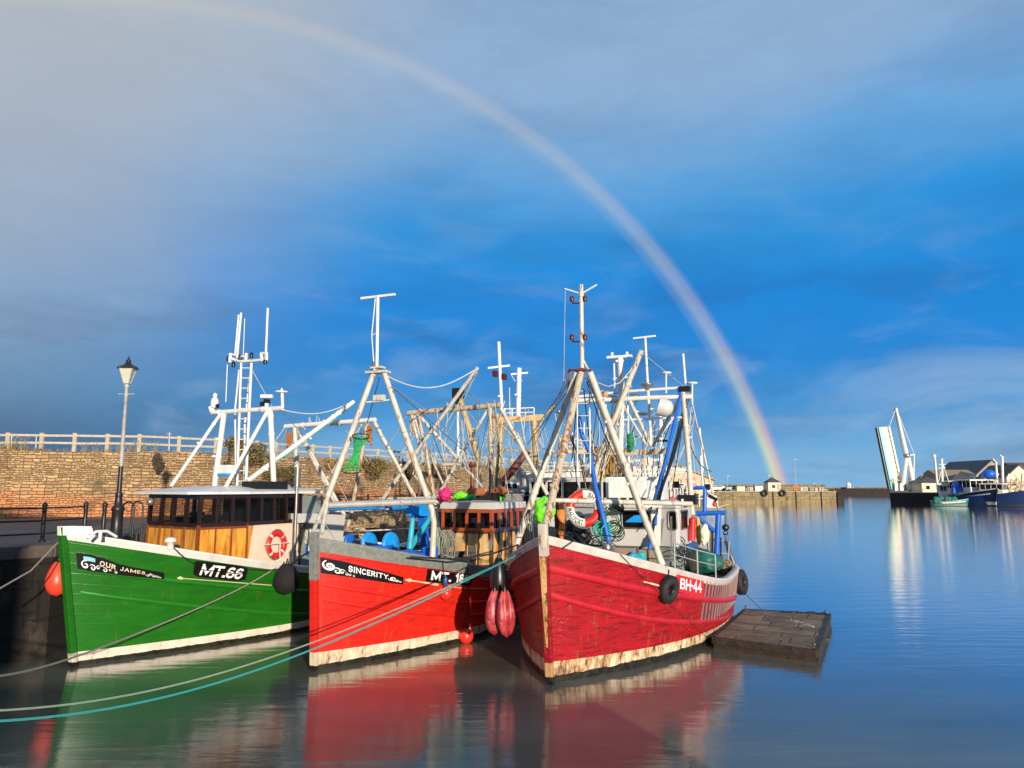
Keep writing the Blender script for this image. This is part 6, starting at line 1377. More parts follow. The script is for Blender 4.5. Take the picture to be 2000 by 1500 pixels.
# white trawler with buff gantry
YB = rear_boat('white trawler with buff yellow gantry and railed platform behind the red boats', (-.6, 31.0), .40, 13, 4.6, (.55, .53, .48), M_white, 1.05, (3.2, 7.5, 1.7), cabz=(1.6, 3.2, 3.95), nw=(5, 5, 4, 4))
yb = lambda px, py, y=38: YB.dp(px, py, y)
mb = MB(); mb.beam(yb(968, 821), yb(1062, 815), .24, .30); mb.build('gantry_beam', M_yellow, YB.t)
poles(YB, 'gantry_leg', [(yb(980, 824), yb(968, 990), .15)], M_yellow); poles(YB, 'gantry_leg', [(yb(1043, 822), yb(1050, 960), .16)], M_yellow)
poles(YB, 'gantry_leg', [(yb(898, 778), yb(936, 900), .16), (yb(936, 900), yb(940, 960), .1)], M_yellow); poles(YB, 'gantry_brace', [(yb(1058, 820), yb(1028, 905), .05), (yb(970, 880), yb(1048, 882), .05), (yb(1052, 822), yb(1085, 790), .06), (yb(985, 835), yb(1046, 905), .05)], M_yellow)
m_ = poles(YB, 'mast', [(yb(974, 668), yb(980, 800), .09)], M_white); mb = MB(); mb.beam(yb(953, 719), yb(996, 714), .1, .1); mb.build('antenna_bar', M_white, m_); mb = MB(); mb.box(yb(967, 730), (.3, .2, .3)); mb.box(yb(985, 736), (.3, .2, .3)); mb.build('signal_lamp', mat('lamp_dark_red', (.1, .015, .012)), m_)
m_ = poles(YB, 'mast', [(yb(1014, 719), yb(1012, 812), .13)], M_white); mb = MB(); mb.beam(yb(998, 731), yb(1031, 728), .06, .08); [mb.tube(yb(1012, yy), yb(1018, yy-1), .03) for yy in (752, 764, 782)]; mb.tube(yb(998, 731), yb(1006, 745), .015); mb.tube(yb(1006, 772), yb(1012, 770), .08); mb.build('antenna_bar', M_white, m_); mb = MB(); mb.tube(yb(995, 757), yb(996, 812), .02); mb.build('antenna', M_white, m_)
mb = MB()
for px_ in (986, 1000, 1012, 1026, 1043): mb.tube(yb(px_, 797), yb(px_, 816), .035, n=6)
mb.tube(yb(984, 799), yb(1043, 796), .03, n=6); mb.tube(yb(984, 807), yb(1043, 805), .025, n=6); mb.build('platform_rail', M_white, YB.t)
mb = MB(); q = yb(895, 768); mb.box(q, (.45, .5, .5)); mb.box(q+Vector((0, 0, -.4)), (.3, .3, .3)); mb.build('mast_lantern', M_black, YB.t)
poles(YB, 'light_mast', [(yb(894, 790), yb(895, 905), .07)], M_white)
mb = MB(); mb.path([yb(1031, 880, 34), yb(985, 938, 34), yb(977, 950, 34), yb(975, 966, 34)], .17, 8); mb.build('discharge_pipe', M_rustpipe, YB.t)
mb = MB(); mb.path([yb(1003, 905, 35), yb(1020, 930, 35), yb(1034, 975, 35)], lambda t: .12+.3*t, 8); mb.build('grey_horn', M_greyrig, YB.t)
mb = MB(); mb.tube(yb(1085, 790), yb(1118, 735, 30), .02, n=5); mb.tube(yb(1060, 818), yb(1035, 905), .02, n=5); mb.tube(yb(1063, 835), yb(1080, 905), .02, n=5); mb.tube(yb(905, 792), yb(950, 850), .02, n=5); mb.tube(yb(955, 838), yb(935, 905), .02, n=5); mb.build('wire_stay', M_steel, YB.t)
mb = MB(); mb.prism([(7.5, -1.6), (10.5, -1.6), (10.5, 1.6), (7.5, 1.6)], 1.5, 3.2); mb.prism([(4.0, -1.0), (6.5, -1.0), (6.5, 1.0), (4.0, 1.0)], 3.99, 4.7); mb.build('aft_cabin', M_white, YB.t, bevel=.03)
mb = MB(); mb.slab([yb(1052, 945, 34), yb(1052, 968, 34), yb(1066, 975, 34), yb(1062, 948, 34)], .3); mb.build('orange_screen', M_orangecl, YB.t)
# pale trawler with blue details behind the big boat's stern
WB = rear_boat('white wheelhouse trawler with blue trim behind the stern of the crimson boat', (3.9, 29.5), .38, 12, 4.6, (.04, .08, .3), M_white, 1.05, (3.4, 7.2, 1.75), cabz=(1.6, 3.3, 4.0), nw=(4, 5, 3, 4))
wb = lambda px, py, y=35: WB.dp(px, py, y)
poles(WB, 'mast', [(wb(1339, 830), wb(1352, 990), .10)], M_white); poles(WB, 'mast', [(wb(1290, 800), wb(1292, 940), .10)], M_white)
poles(WB, 'gantry_crossbar', [(wb(1160, 905), wb(1300, 897), .08), (wb(1210, 925), wb(1345, 918), .06)], M_white); poles(WB, 'gantry_leg', [(wb(1165, 906), wb(1158, 985), .09), (wb(1298, 900), wb(1306, 985), .09)], M_white)
poles(WB, 'gantry_brace', [(wb(1296, 900), wb(1240, 965), .05), (wb(1190, 905), wb(1240, 965), .05), (wb(1253, 912), wb(1270, 965), .04)], M_white)
mb = MB(); mb.slab([wb(1235, 908), wb(1235, 930), wb(1262, 930), wb(1262, 908)], .4); mb.build('blue_shelter', M_bluedk, WB.t)
mb = MB(); mb.slab([wb(1262, 918), wb(1262, 929), wb(1275, 929), wb(1272, 918)], .2); mb.build('blue_tarpaulin', M_cyan, WB.t)
mb = MB(); q = wb(1264, 902); mb.ball(q, .30, 14, 10, 1, 1, .9); mb.build('radar_dome', M_cream, WB.t)
mb = MB(); mb.prism([(4.2, -1.2), (6.4, -1.2), (6.4, 1.2), (4.2, 1.2)], 4.03, 4.9); mb.prism([(7.2, -1.7), (9.6, -1.7), (9.6, 1.7), (7.2, 1.7)], 1.5, 2.9); mb.build('upper_cabin', M_white, WB.t, bevel=.03)
mb = MB(); 
for px_ in (1232, 1248, 1262, 1278): mb.tube(wb(px_, 930), wb(px_, 955), .03, n=6)
mb.tube(wb(1228, 932), wb(1280, 930), .03); mb.tube(wb(1228, 943), wb(1280, 941), .03); mb.build('platform_rail', M_white, WB.t)
mb = MB(); mb.slab([wb(1341, 931, 30), wb(1343, 951, 30), wb(1360, 951, 30), wb(1360, 932, 30)], .05); fl_ = mb.build('registration_panel', mat('signal_red_panel', (.72, .02, .03)), WB.t)
P_ = [wb(1343, 949, 29.93), wb(1359, 949, 29.93), wb(1359, 934, 29.93), wb(1343, 934, 29.93)]
painted('registration_lettering', 'BH·44', lambda u, v, o=0: P_[0].lerp(P_[1], u).lerp(P_[3].lerp(P_[2], u), v)+Vector((-o, 0, 0)), .06, .94, .3, .72, M_letter, fl_, .0, w=.24, gap=.14)
# old netting boat behind the big boat bow
NB = rear_boat('cream trawler hung with ochre netting in the middle of the raft of boats', (.9, 27.8), .40, 9, 3.6, (.45, .3, .12), M_rig, 1.0, (3.0, 5.4, 1.4), cabz=(1.5, 3.4, 4.3), cabm=M_grey, nw=(4, 3, 3, 3))
nb = lambda px, py, y=34: NB.dp(px, py, y)
poles(NB, 'gantry_leg', [(nb(1095, 850), nb(1090, 960), .09)], M_yellow); poles(NB, 'gantry_leg', [(nb(1190, 850), nb(1196, 960), .09)], M_yellow); poles(NB, 'gantry_crossbar', [(nb(1085, 882), nb(1200, 878), .08), (nb(1100, 857), nb(1160, 855), .05)], M_rigr)
poles(NB, 'gantry_brace', [(nb(1125, 800), nb(1175, 960), .05), (nb(1160, 858), nb(1110, 960), .05), (nb(1180, 860), nb(1130, 960), .06), (nb(1196, 905), nb(1178, 955), .05), (nb(1210, 900), nb(1190, 955), .05)], M_rig)
def net(B, name, c, w, h, m, seed, d=.5):
    rnd = random.Random(seed); mb = MB(); n = 16; rows = []
    for j in range(n+1):
        rows.append([(c[0]+(i/n-.5)*w[0]+rnd.gauss(0, .03), c[1]+(i/n-.5)*w[1]+rnd.gauss(0, .05)+.12*math.sin(i*1.9+seed), c[2]+h*(j/n-.5)+rnd.gauss(0, .03)) for i in range(n+1)])
    mb.grid(rows); 
    for k in range(26):
        u = rnd.random(); p = Vector((c[0]+(u-.5)*w[0], c[1]+(u-.5)*w[1]-.05, c[2]+h/2)); mb.path([p, p+Vector((rnd.gauss(0, .12), 0, -h*.5)), p+Vector((rnd.gauss(0, .2), 0, -h*rnd.uniform(.7, 1.1)))], .015, 4)
    return mb.build(name, m, B.t if B else None)
M_ochnet = mat('ochre_net', (.62, .36, .09), .9, var=.5, vs=12, stain=(.2, .12, .05), ss=10, st=.5, bs=1, bsc=25, bd=.05)
q = nb(1190, 918, 33); net(NB, 'hung_net', q, (.05, 1.6, 0), 1.9, M_ochnet, 1); q = nb(1168, 905, 33.5); net(NB, 'hung_net', q, (.05, .5, 0), 1.5, mat('lilac_net', (.40, .36, .48), .9, var=.4, vs=12, bs=1, bsc=25), 2)
q = nb(1205, 950, 32); net(NB, 'hung_net', q, (.1, 1.2, 0), 1.0, M_nets, 3)
[poles(NB, 'light_mast', [q_], M_white) for q_ in ((nb(1141, 825), nb(1141, 905), .03), (nb(1118, 845), nb(1118, 905), .03))]
# blue roofed boat between the quay and the red boat
FB = rear_boat('low blue and white boat loaded with brown nets beyond the foredeck of the red boat', (-7.2, 29.5), .42, 9, 3.9, (.01, .12, .3), M_white, .8)
fb = lambda px, py, y=31: FB.dp(px, py, y)
poles(FB, 'net_rail', [(fb(640, 1000), fb(852, 990), .03), (fb(640, 1040), fb(860, 1030), .03)], M_rig)
def netpile(name, c, w, d, h, seed, label, m=None, cat='fishing nets'):
    rnd = random.Random(seed); mb = MB(); n, k = 34, 12; rows = []
    for j in range(k+1):
        v = j/k; rows.append([(w*(i/n-.5)+rnd.gauss(0, .02), d*(v-.5)*1.0+rnd.gauss(0, .02), h*math.sin(math.pi*min(1, v*.9+.05))**.6*(math.sin(math.pi*(i/n*.94+.03))**.35)*(.85+.2*math.sin(i*1.3+seed)*math.sin(j*1.1))+rnd.gauss(0, .015)) for i in range(n+1)])
    mb.grid(rows)
    for _ in range(46):
        x, y = rnd.uniform(-.45, .4)*w, rnd.uniform(-.5, .1)*d; L_ = rnd.uniform(.5, 1.6); a = rnd.uniform(-.35, .35)
        mb.path([(x+L_*t*math.cos(a)-L_/2, y, h*(.35+.75*(y/d+.5))+.05*math.sin(t*6+_)+.35*(rnd.random()-.3)*t*math.sin(a)) for t in np.linspace(0, 1, 6)], rnd.uniform(.01, .025), 5)
    o = mb.build(name, m or M_nets, label=label, cat=cat); o.location = c; return o
q = at(752, 1036, 33); netpile('net_pile', (q.x, q.y, q.z-.1), 4.2, 1.6, .95, 1, 'wide heap of brown fishing nets and ropes behind the blue winch of the red boat')
q = at(662, 1048, 31.6); netpile('net_pile', (q.x, q.y, q.z-.25), 1.7, 1.4, .8, 2, 'smaller heap of pale nets beside the grey casing of the green boat')
q = at(695, 1040, 32); mb = MB(); mb.ball((0, 0, 0), .42, 16, 10, 1.1, .5, .75); o = mb.build('canvas_bundle', mat('sand_canvas', (.55, .38, .2), .9, var=.3, vs=4, bs=.6, bsc=8), label='sand coloured canvas bundle left of the blue winch discs', cat='canvas'); o.location = q

# ================================================================== FAR RIGHT BOATS
def far_boat(label, pxb, pyb, y, th, L, Bm, hz, hm, stripe=None, cab=None, masts=(), g='boats at the far quay', cabm=None):
    b = (D(pxb, y), y); B = Boat(label, b, th, L, Bm, 2.2, 1.6, .9, 1.3, 2.7*hz, 1.5*hz, .75, .3, .3, .5, 3, group=g)
    B.hull(hm, M_white if stripe else hm, hm, .12*hz, 8, stemh=.05)
    if stripe:
        for sd in (-1, 1):
            rows = []
            for i in range(30):
                x = .1+i*(L*.7)/30; zz = B.sheer(B.tt(x, 2))*.72; rows.append([tuple(B.sf(x, zz-.1, sd, .03)), tuple(B.sf(x, zz+.14, sd, .03))])
            mb = MB(); mb.grid(rows); mb.build('hull_stripe', M_white, B.t)
    if cab:
        x0, x1, w, z0, z1 = cab; foot = [(x0, w), (x0, -w), (x1, -w), (x1, w)]
        cabin(B, foot, z0, z0+(z1-z0)*.5, z1-.1, z1, {0: (4, 0), 1: (4, 0), 3: (4, 0)}, cabm or M_white, cabm or M_white, 0, cabm or M_white, overhang=.2, camber=.1, roofth=.15, glassm=M_glassd)
    return B
hb_ = hullmat('navy_hull', (.004, .018, .07), (.6, .55, .5), (.9, .02), .25, .1, bootrust=.1)
F1 = far_boat('dark blue fishing boat with white bow stripes moored bow on at the far quay', 1932, 987, 152, -.25+.3, 15, 7.0, 1.35, hb_, True, (4, 10, 2.4, 2.2, 5.4))
F2 = far_boat('dark blue boat cut by the right edge at the far quay', 1999, 989, 150, -.75, 14, 5.5, 1.3, hullmat('mid_blue_hull', (.005, .026, .11), (.02, .04, .12), (.3, .02), .2, .1), False, (4, 8, 2, 2.0, 4.6), g='boats at the far quay')
F3 = far_boat('pale trawler with boxy white superstructure behind the bow of the navy boat', 1876, 982, 158, .3, 14, 5.5, 1.1, hullmat('white_hull', (.55, .55, .52), (.3, .3, .3), (.3, .02), .2, .1), False, (3, 9, 2.2, 2.0, 5.2))
F4 = far_boat('small turquoise open boat heaped with nets at the end of the dark quay', 1876, 988, 154, -1.15, 6.4, 2.4, .55, hullmat('turq_hull', (.02, .25, .22), (.4, .4, .35), (.3, .02), .12, .1), True)
F5 = far_boat('small white cabin boat with tall mast beside the hipped house', 1842, 975, 162, .4, 8, 3, .9, hullmat('white_hull2', (.5, .5, .48), (.3, .3, .3), (.3, .02), .2, .1), False, (1.5, 4.5, 1.2, 1.6, 4.3))
f = lambda px, py, B=F1, y=158: B.dp(px, py, y)
def rig(B, y, items, name='mast', m=None):
    for a, b, r in items: mb = MB(); mb.tube(B.dp(*a, y), B.dp(*b, y), r, n=6); mb.build(name, m or M_white, B.t)
rig(F5, 164, [((1825, 888), (1832, 962), .22), ((1822, 890), (1827, 891), .3), ((1839, 896), (1841, 965), .28), ((1834, 907), (1846, 907), .1), ((1832, 945), (1841, 905), .08), ((1856, 950), (1841, 905), .08), ((1833, 915), (1846, 913), .12)])
rig(F1, 160, [((1957, 891), (1959, 962), .3), ((1953, 888), (1958, 895), .14), ((1945, 902), (1948, 950), .25), ((1939, 896), (1945, 903), .12), ((1920, 925), (1934, 960), .1), ((1921, 922), (1912, 948), .1), ((1921, 920), (1921, 962), .12), ((1936, 962), (1950, 925), .12), ((1912, 947), (1945, 945), .1), ((1970, 925), (1960, 960), .1)])
rig(F3, 162, [((1876, 938), (1876, 976), .2), ((1890, 936), (1890, 976), .2), ((1876, 940), (1906, 936), .2), ((1877, 952), (1906, 950), .18), ((1903, 929), (1903, 955), .16), ((1895, 930), (1910, 930), .12), ((1885, 945), (1905, 943), .2)])
rig(F2, 154, [((1975, 935), (1972, 975), .15), ((1996, 925), (1994, 975), .15), ((1960, 945), (1999, 943), .12), ((1968, 950), (1985, 975), .1), ((1990, 950), (1975, 975), .1), ((1980, 938), (1998, 962), .1), ((1962, 958), (1999, 956), .1), ((1967, 940), (1962, 975), .12), ((1985, 930), (1985, 972), .12)], m=M_rigr)
mb = MB(); q = f(1931, 926); mb.ball(q, 1.3, 14, 8, 1.1, 1, .75); mb.build('blue_cover', M_blue, F1.t)
mb = MB(); q = F3.dp(1868, 950, 160); mb.ball(q, 1.0, 10, 8, 1, 1, .9); mb.box(q-Vector((0, 0, .9)), (1.6, 1.6, 1.2)); mb.build('blue_tarpaulin', M_blue, F3.t)
rnd = random.Random(12); mb = MB()
for k in range(70):
    p = F2.dp(rnd.uniform(1938, 2002), rnd.uniform(935, 962), rnd.uniform(154, 158)); e = p+Vector((rnd.gauss(0, .9), rnd.gauss(0, .9), rnd.gauss(0, .8))); mb.path([p, (p+e)/2+Vector((0, 0, .3)), e], .06, 4)
mb.build('rope_and_net_gear', mat('rusty_gear', (.45, .22, .09), .9, var=.5, vs=3), F2.t)
mb = MB(); rnd = random.Random(13)
for k in range(30): mb.ball(F4.dp(rnd.uniform(1820, 1868), rnd.uniform(972, 980), 155), rnd.uniform(.25, .5), 8, 6)
mb.build('heaped_nets', mat('teal_net_heap', (.03, .22, .18), .9, var=.6, vs=3, bs=1, bsc=6), F4.t)

# ================================================================== THINGS ON AND AROUND THE BOATS
def lifebuoy(name, c, ax, Ro, r, m1, m2, label, segs, grab=True, rot0=0, lettering_=None):
    t = thing(name, label, 'life ring', c); ax = Vector(ax).normalized()
    u = Vector((0, 0, 1)).cross(ax).normalized(); v = ax.cross(u)
    def arcmesh(a0, a1, rr, m, nm, n=18):
        rows = []
        for k in range(n+1):
            a = a0+(a1-a0)*k/n; e = u*math.cos(a)+v*math.sin(a); rows.append([tuple(e*(Ro+rr*math.cos(b))+ax*rr*.8*math.sin(b)) for b in np.linspace(0, 2*math.pi, 13)])
        mb = MB(); mb.grid(rows); return mb.build(nm, m, t)
    for a0, a1, w in segs: arcmesh(R(a0), R(a1), r if not w else r*1.03, m2 if w else m1, 'white_band' if w else 'ring_body', max(4, int(abs(a1-a0)/6)))
    if lettering_:
        for txt, ac, aw, flip in lettering_:
            V, F = textmesh(txt, bold=.02, space=1.1); P = []
            for x, y in V:
                a = R(ac)+(R(aw)*(x-.5))*(-1 if not flip else 1); rr = Ro+(y-.5)*r*1.15*(1 if not flip else -1); e = u*math.cos(a)+v*math.sin(a); P.append(tuple(e*rr+ax*r*.86))
            mb = MB(); mb.add(P, F); mb.build('lettering', M_board, t)
    if grab:
        mb = MB(); pts = []
        for k in range(33):
            a = 2*math.pi*k/32; bul = 1+.09*abs(math.sin(2*a)); e = u*math.cos(a+.7)+v*math.sin(a+.7); pts.append(e*(Ro+r*.9)*bul+ax*.01)
        mb.path(pts[:-1], .012, 5, True); mb.build('grab_line', M_rope, t)
    return t
gp = GB.c(535, 1063, -1.38); ax = -GB.v+Vector((0, 0, .02))
lifebuoy('life_ring', GB.W((gp.x, -1.47, gp.z)), ax, .305, .08, M_redring, M_whiter, 'red life ring with four narrow white bands on the green boat wheelhouse side',
    [(47, 53+77, 0), (40, 50, 1), (130, 140, 1), (140, 220, 0), (220, 230, 1), (230, 310, 0), (310, 320, 1), (320, 400, 0), (40, 50, 1)])
mb = MB(); o0 = GB.W((gp.x, -1.50, gp.z)); mb.tube(GB.W((gp.x-.55, -1.58, gp.z+.03)), GB.W((gp.x+.42, -1.58, gp.z+.03)), .012); q = GB.W((gp.x, -1.6, gp.z+.03)); mb.path([q, q-Vector((0, 0, .2)), q-Vector((-.02, 0, .42)), q-Vector((.10, 0, .5))], .014)
mb.build('ring_bracket', M_white, label='thin white holding bar across the life ring on the green boat', cat='bracket')
bp_ = BB.c(1141, 993, .12); c_ = BB.W(bp_)
lifebuoy('life_ring', c_, (Vector((0, 0, CH))-c_+Vector((1.2, 0, .6))), .35, .105, M_redring, M_whiter, 'large red and white life ring with black lettering above the crimson bow',
    [(10+180-18, 252, 0), (252-360, 8-18, 1)][:0]+[(95, 175, 0), (175, 272, 1), (272, 355, 0), (355, 455, 1)], True, 0, [('MARYPORT', 222, 84, True), ('BARBARELLA', 46, 84, False)][:1]+[('BH 44', 42, 60, False)])

def teardrop(name, c, r, h, m, label, tip=True, tilt=0, cat='fender', g=None, squash=1, eye=M_black, dent=0):
    t = thing(name, label, cat, c, 0, g); mb = MB(); prof = [(.001, -h/2)]; n = 12
    for k in range(1, n+1):
        z = k/n; rr = r*(math.sin(math.pi*min(1, z*.90+.03))**.5)*(1-.45*max(0, z-.35)); prof.append((max(rr, .03), -h/2+h*z))
    mb.lathe(prof, (0, 0, 0), 22, None, 1, squash)
    if dent: mb.v = [(x, y+dent*max(0, 1-(x/r*2.5)**2)*(1 if y < 0 else 0), z) for x, y, z in mb.v]
    mb.build('float_body', m, t)
    if tip: mb = MB(); mb.tube((0, 0, h/2-.02), (0, 0, h/2+.07), .05, .035); mb.torus((0, 0, h/2+.09), (1, 0, 0), .035, .015, 12, 6); mb.build('rope_eye', eye, t)
    t.rotation_euler = (0, tilt, 0); return t
# orange fender at the green bow
teardrop('fender', at(113, 1131, 18.0), .28, .80, M_orange, 'bright orange teardrop fender hanging between the green bow and the dark quay')
# red ball buoys on the red boat
def ball(name, c, r, m, label, g='red ball fenders on the red boat'):
    t = thing(name, label, 'fender', c, 0, g); mb = MB(); mb.ball((0, 0, 0), r, 24, 16); mb.build('float_body', m, t); mb = MB(); mb.tube((0, 0, r-.02), (0, 0, r+.06), .04, .03); mb.torus((0, 0, r+.075), (1, .3, 0), .03, .012, 12, 6); mb.build('rope_eye', M_black, t); return t
def on_hull(B, px, py, off, sd=-1): return B.W(B.sf(*B.hpx(px, py, sd), sd, off))
c1 = on_hull(RB, 909, 1232, .24); c1 = at(910, 1242, c1.y-.05); ball('ball_fender', c1, .195, M_redball, 'lower red ball fender near the waterline of the red boat')
c2 = on_hull(RB, 872, 1158, .2); c2 = at(871, 1159, c2.y); ball('ball_fender', c2, .17, M_redball, 'upper red ball fender below the registration number of the red boat')
def hang(name, pts, r, m, label, cat='rope', g=None): mb = MB(); mb.path(pts, r, 6); return mb.build(name, m, label=label, cat=cat, group=g)
hp2 = RB.W(RB.sf(RB.hpx(911, 1112)[0], 1.9, -1, .04))
hang('fender_rope', [on_hull(RB, 911, 1108, .05), on_hull(RB, 911, 1135, .06), on_hull(RB, 912, 1180, .08), c1+Vector((0, 0, .28))], .014, M_blackrope, 'dark rope holding the lower red ball fender')
hang('fender_rope', [on_hull(RB, 862, 1098, .05), on_hull(RB, 865, 1125, .05), c2+Vector((0, 0, .25))], .014, M_blackrope, 'dark blue rope holding the upper red ball fender')
mb = MB(); mb.ball((0, 0, 0), .065, 12, 8, 1.0, .6, 2.4); o = mb.build('rag_bundle', M_bluedk, label='dark blue rag bundle hung over the registration number of the red boat', cat='rag'); o.location = on_hull(RB, 863, 1132, .12)
# black fender between green and red
cg = on_hull(GB, 548, 1128, .34); teardrop('fender', at(560, 1131, cg.y-.1), .37, .80, mat('matt_black_rubber', (.007, .007, .008), .85), 'big black rubber fender between the green hull and the red stem', squash=.9)
# black and faded red fenders between the red boats
teardrop('fender', at(974, 1130, 17.6), .21, .95, M_black, 'black tubular fender at the left bow of the crimson boat', squash=1)
t_ = teardrop('fender', at(966, 1197, 17.4), .23, .98, M_pinkfl, 'scuffed pinkish red fender, left one of the touching pair at the crimson bow', g='pair of red fenders', dent=.05)
t_ = teardrop('fender', at(988, 1199, 17.15), .22, 1.02, M_pinkfl, 'creased pinkish red fender, right one of the touching pair at the crimson bow', g='pair of red fenders', tilt=-.05, dent=.11)
# tyres
def tyre(c, ax, Ro, r, label, g='tyre fenders on the crimson boat'):
    t = thing('tyre_fender', label, 'tyre', c, 0, g); mb = MB(); mb.torus((0, 0, 0), ax, Ro, r, 40, 14, sq=1.15)
    a = Vector(ax).normalized(); u, v = perp(a)
    for k in range(30): th_ = 2*math.pi*k/30; e = u*math.cos(th_)+v*math.sin(th_); mb.beam(e*(Ro+r*.92)-a*r*.7, e*(Ro+r*.92)+a*r*.7, .03, .05, tuple(e))
    mb.build('tyre_casing', M_rubber, t); mb = MB(); mb.torus((0, 0, 0), ax, Ro-r*.75, r*.28, 30, 8, sq=2.6); mb.build('inner_bead', M_black, t); return t
q = BB.hpx(1306, 1151); e1, e2 = BB.W(BB.sf(q[0], q[1], -1, .02)), BB.W(BB.sf(q[0], q[1], -1, .2)); nn = (e2-e1).normalized(); tc_ = e1+nn*.16; tc_ = at(1306, 1151, tc_.y)
tyre(tc_, nn, .20, .105, 'black tyre fender hung amidships on the crimson hull beside the registration number')
hang('tyre_rope', [tc_+Vector((0, 0, .3)), on_hull(BB, 1303, 1112, .05)], .016, M_blackrope, 'short black rope holding the tyre amidships')
q = BB.W(BB.st(1447, 1137, 9.6)); tyre(q, (.8, -.6, .1), .25, .12, 'black tyre fender hung at the stern quarter of the crimson boat')
hang('tyre_rope', [q+Vector((0, 0, .3)), BB.W(BB.st(1440, 1114, 9.6)), BB.W(BB.st(1417, 1062, 9.5))], .016, M_blackrope, 'black rope from the davit to the stern tyre')
# green keep net hanging from the red boat's mast leg
def keepnet():
    a, b = RB.W(RB.st(705, 852, 1.3)), RB.W(RB.st(686, 919, 1.3)); t = thing('hanging_keep_net', 'green net tube with two black hoops hanging from the mast of the red boat', 'net', a); d = b-a
    for p, r in ((Vector(), .21), (d, .22)): mb = MB(); mb.torus(p, (.1, -.35, .95), r, .014, 24, 6); mb.build('hoop', M_black, t)
    rows = []; n = 16
    for k in range(n+1):
        s_ = k/n; r = .20*(abs(2*s_-1)**1.4)*.75+.055 if s_ < .93 else .2; c_ = d*s_; rows.append([tuple(c_+Vector((r*math.cos(q_), r*math.sin(q_)*.9, 0))) for q_ in np.linspace(0, 2*math.pi, 15)])
    # netting as crossing cords
    mb = MB()
    for i in range(14):
        mb.path([rows[k][(i+k) % 14] for k in range(n+1)], .007, 4); mb.path([rows[k][(i-k) % 14] for k in range(n+1)], .007, 4)
        mb.path([rows[k][i] for k in range(3, n-2)], .012, 4)
    mb.build('mesh', M_netgreen, t); mb = MB(); mb.path([Vector((0, 0, 0)), Vector((.0, 0, .15)), RB.W(RB.st(708, 838, 1.3))-a], .01); mb.build('hanging_cord', M_blackrope, t)
keepnet()
# crimson boat: bundles around the foredeck
def bundle(name, c, r, sx, sy, sz, m, label, cat, seed=0, g=None):
    rnd = random.Random(seed); mb = MB(); mb.ball((0, 0, 0), r, 20, 14, sx, sy, sz); ph = [rnd.uniform(0, 6) for _ in range(6)]
    mb = MB(); mb.ball((0, 0, 0), r, 40, 28, sx, sy, sz); from mathutils import noise as nz_
    def dsp(p):
        v = Vector(p); q = v/r; k = 1+.34*nz_.noise(q*1.3+Vector((ph[0], ph[1], 0)))+.20*nz_.noise(q*3.1+Vector((0, ph[2], 0)))+.11*(1-2*abs(nz_.noise(q*5.5+Vector((ph[3], 0, 0)))))
        return tuple(v*k)
    mb.v = [dsp(p) for p in mb.v]
    o = mb.build(name, m, label=label, cat=cat, group=g); o.location = c; return o
W = lambda B, px, py, off: B.W(B.c(px, py, off))
bundle('rubber_bundle', W(BB, 1137, 1042, 1.0), .46, 1, .7, 1.0, M_black, 'black rubber bundle under the large life ring on the crimson foredeck', 'bundle', 1)
bundle('lime_tarpaulin', W(BB, 1062, 1000, .95), .30, .8, .5, 1.0, M_lime, 'bright lime green tarpaulin behind the bow post of the crimson boat', 'tarpaulin', 2)
bundle('hanging_oilskin', W(BB, 1096, 1015, 1.0), .24, .38, .5, 2.1, M_orangecl, 'long orange oilskin hanging left of the life ring', 'clothing', 3)
bundle('hanging_oilskin', W(BB, 1089, 1012, 1.1), .22, .36, .5, 2.0, M_iron, 'black oilskin hanging beside the orange one', 'clothing', 31)
bundle('green_net', W(BB, 1172, 1012, .2), .22, .7, .7, 1.3, M_netgreen, 'green net heap to the right of the life ring on the crimson boat', 'net', 4)
bundle('green_net', BB.W(BB.st(1231, 864, 7.5)), .20, .55, .6, 1.35, mat('dark_green_net', (.01, .24, .08), .8, var=.5, vs=12, bs=1, bsc=20), 'dark green net bag hung high in the gantry of the crimson boat', 'net', 5)
mb = MB(); rnd = random.Random(8); c_ = W(BB, 1178, 1038, -.35)
for k in range(13): mb.torus(c_+Vector((rnd.gauss(0, .06), rnd.gauss(0, .06), rnd.gauss(0, .07))), (rnd.gauss(0, .5), -1, rnd.gauss(0, .5)), rnd.uniform(.10, .20), .014, 18, 5)
mb.build('teal_rope_coil', M_netteal, label='tangled teal rope coil right of the large life ring', cat='rope')
mb = MB(); rnd = random.Random(18); c_ = W(BB, 1196, 1032, -.3)
for k in range(10): mb.torus(c_+Vector((rnd.gauss(0, .05), rnd.gauss(0, .06), rnd.gauss(0, .1))), (rnd.gauss(0, .5), -1, rnd.gauss(0, .5)), rnd.uniform(.14, .28), .014, 18, 5)
mb.build('dark_green_rope_coil', mat('dark_green_rope', (.02, .09, .04), .85), label='dark green rope coil hanging left of the crimson boat front window', cat='rope')
bundle('rope_heap', W(BB, 1240, 1092, -1.2), .18, 1.2, 1, .7, M_turq, 'small turquoise rope heap on the hatch of the crimson boat', 'rope', 6)
bundle('green_tarpaulin', BB.W(BB.st(1370, 1098, 8.9)), .48, 1.3, .9, .75, mat('dark_teal_tarpaulin', (.01, .13, .11), .5, var=.3, bs=.5, bsc=8), 'dark teal tarpaulin covering gear at the stern of the crimson boat', 'tarpaulin', 7)
mb = MB(); q = W(BB, 1351, 1036, -1.9); mb.tube(q-Vector((0, 0, .28)), q+Vector((.03, 0, .28)), .1, .1, 12); mb.ball(q+Vector((.03, 0, .28)), .1, 12, 6); mb.tube(q+Vector((.03, 0, .36)), q+Vector((.03, 0, .44)), .03); mb.build('fire_extinguisher', M_redring, label='dark red extinguisher hung on the aft side of the crimson boat wheelhouse', cat='extinguisher')
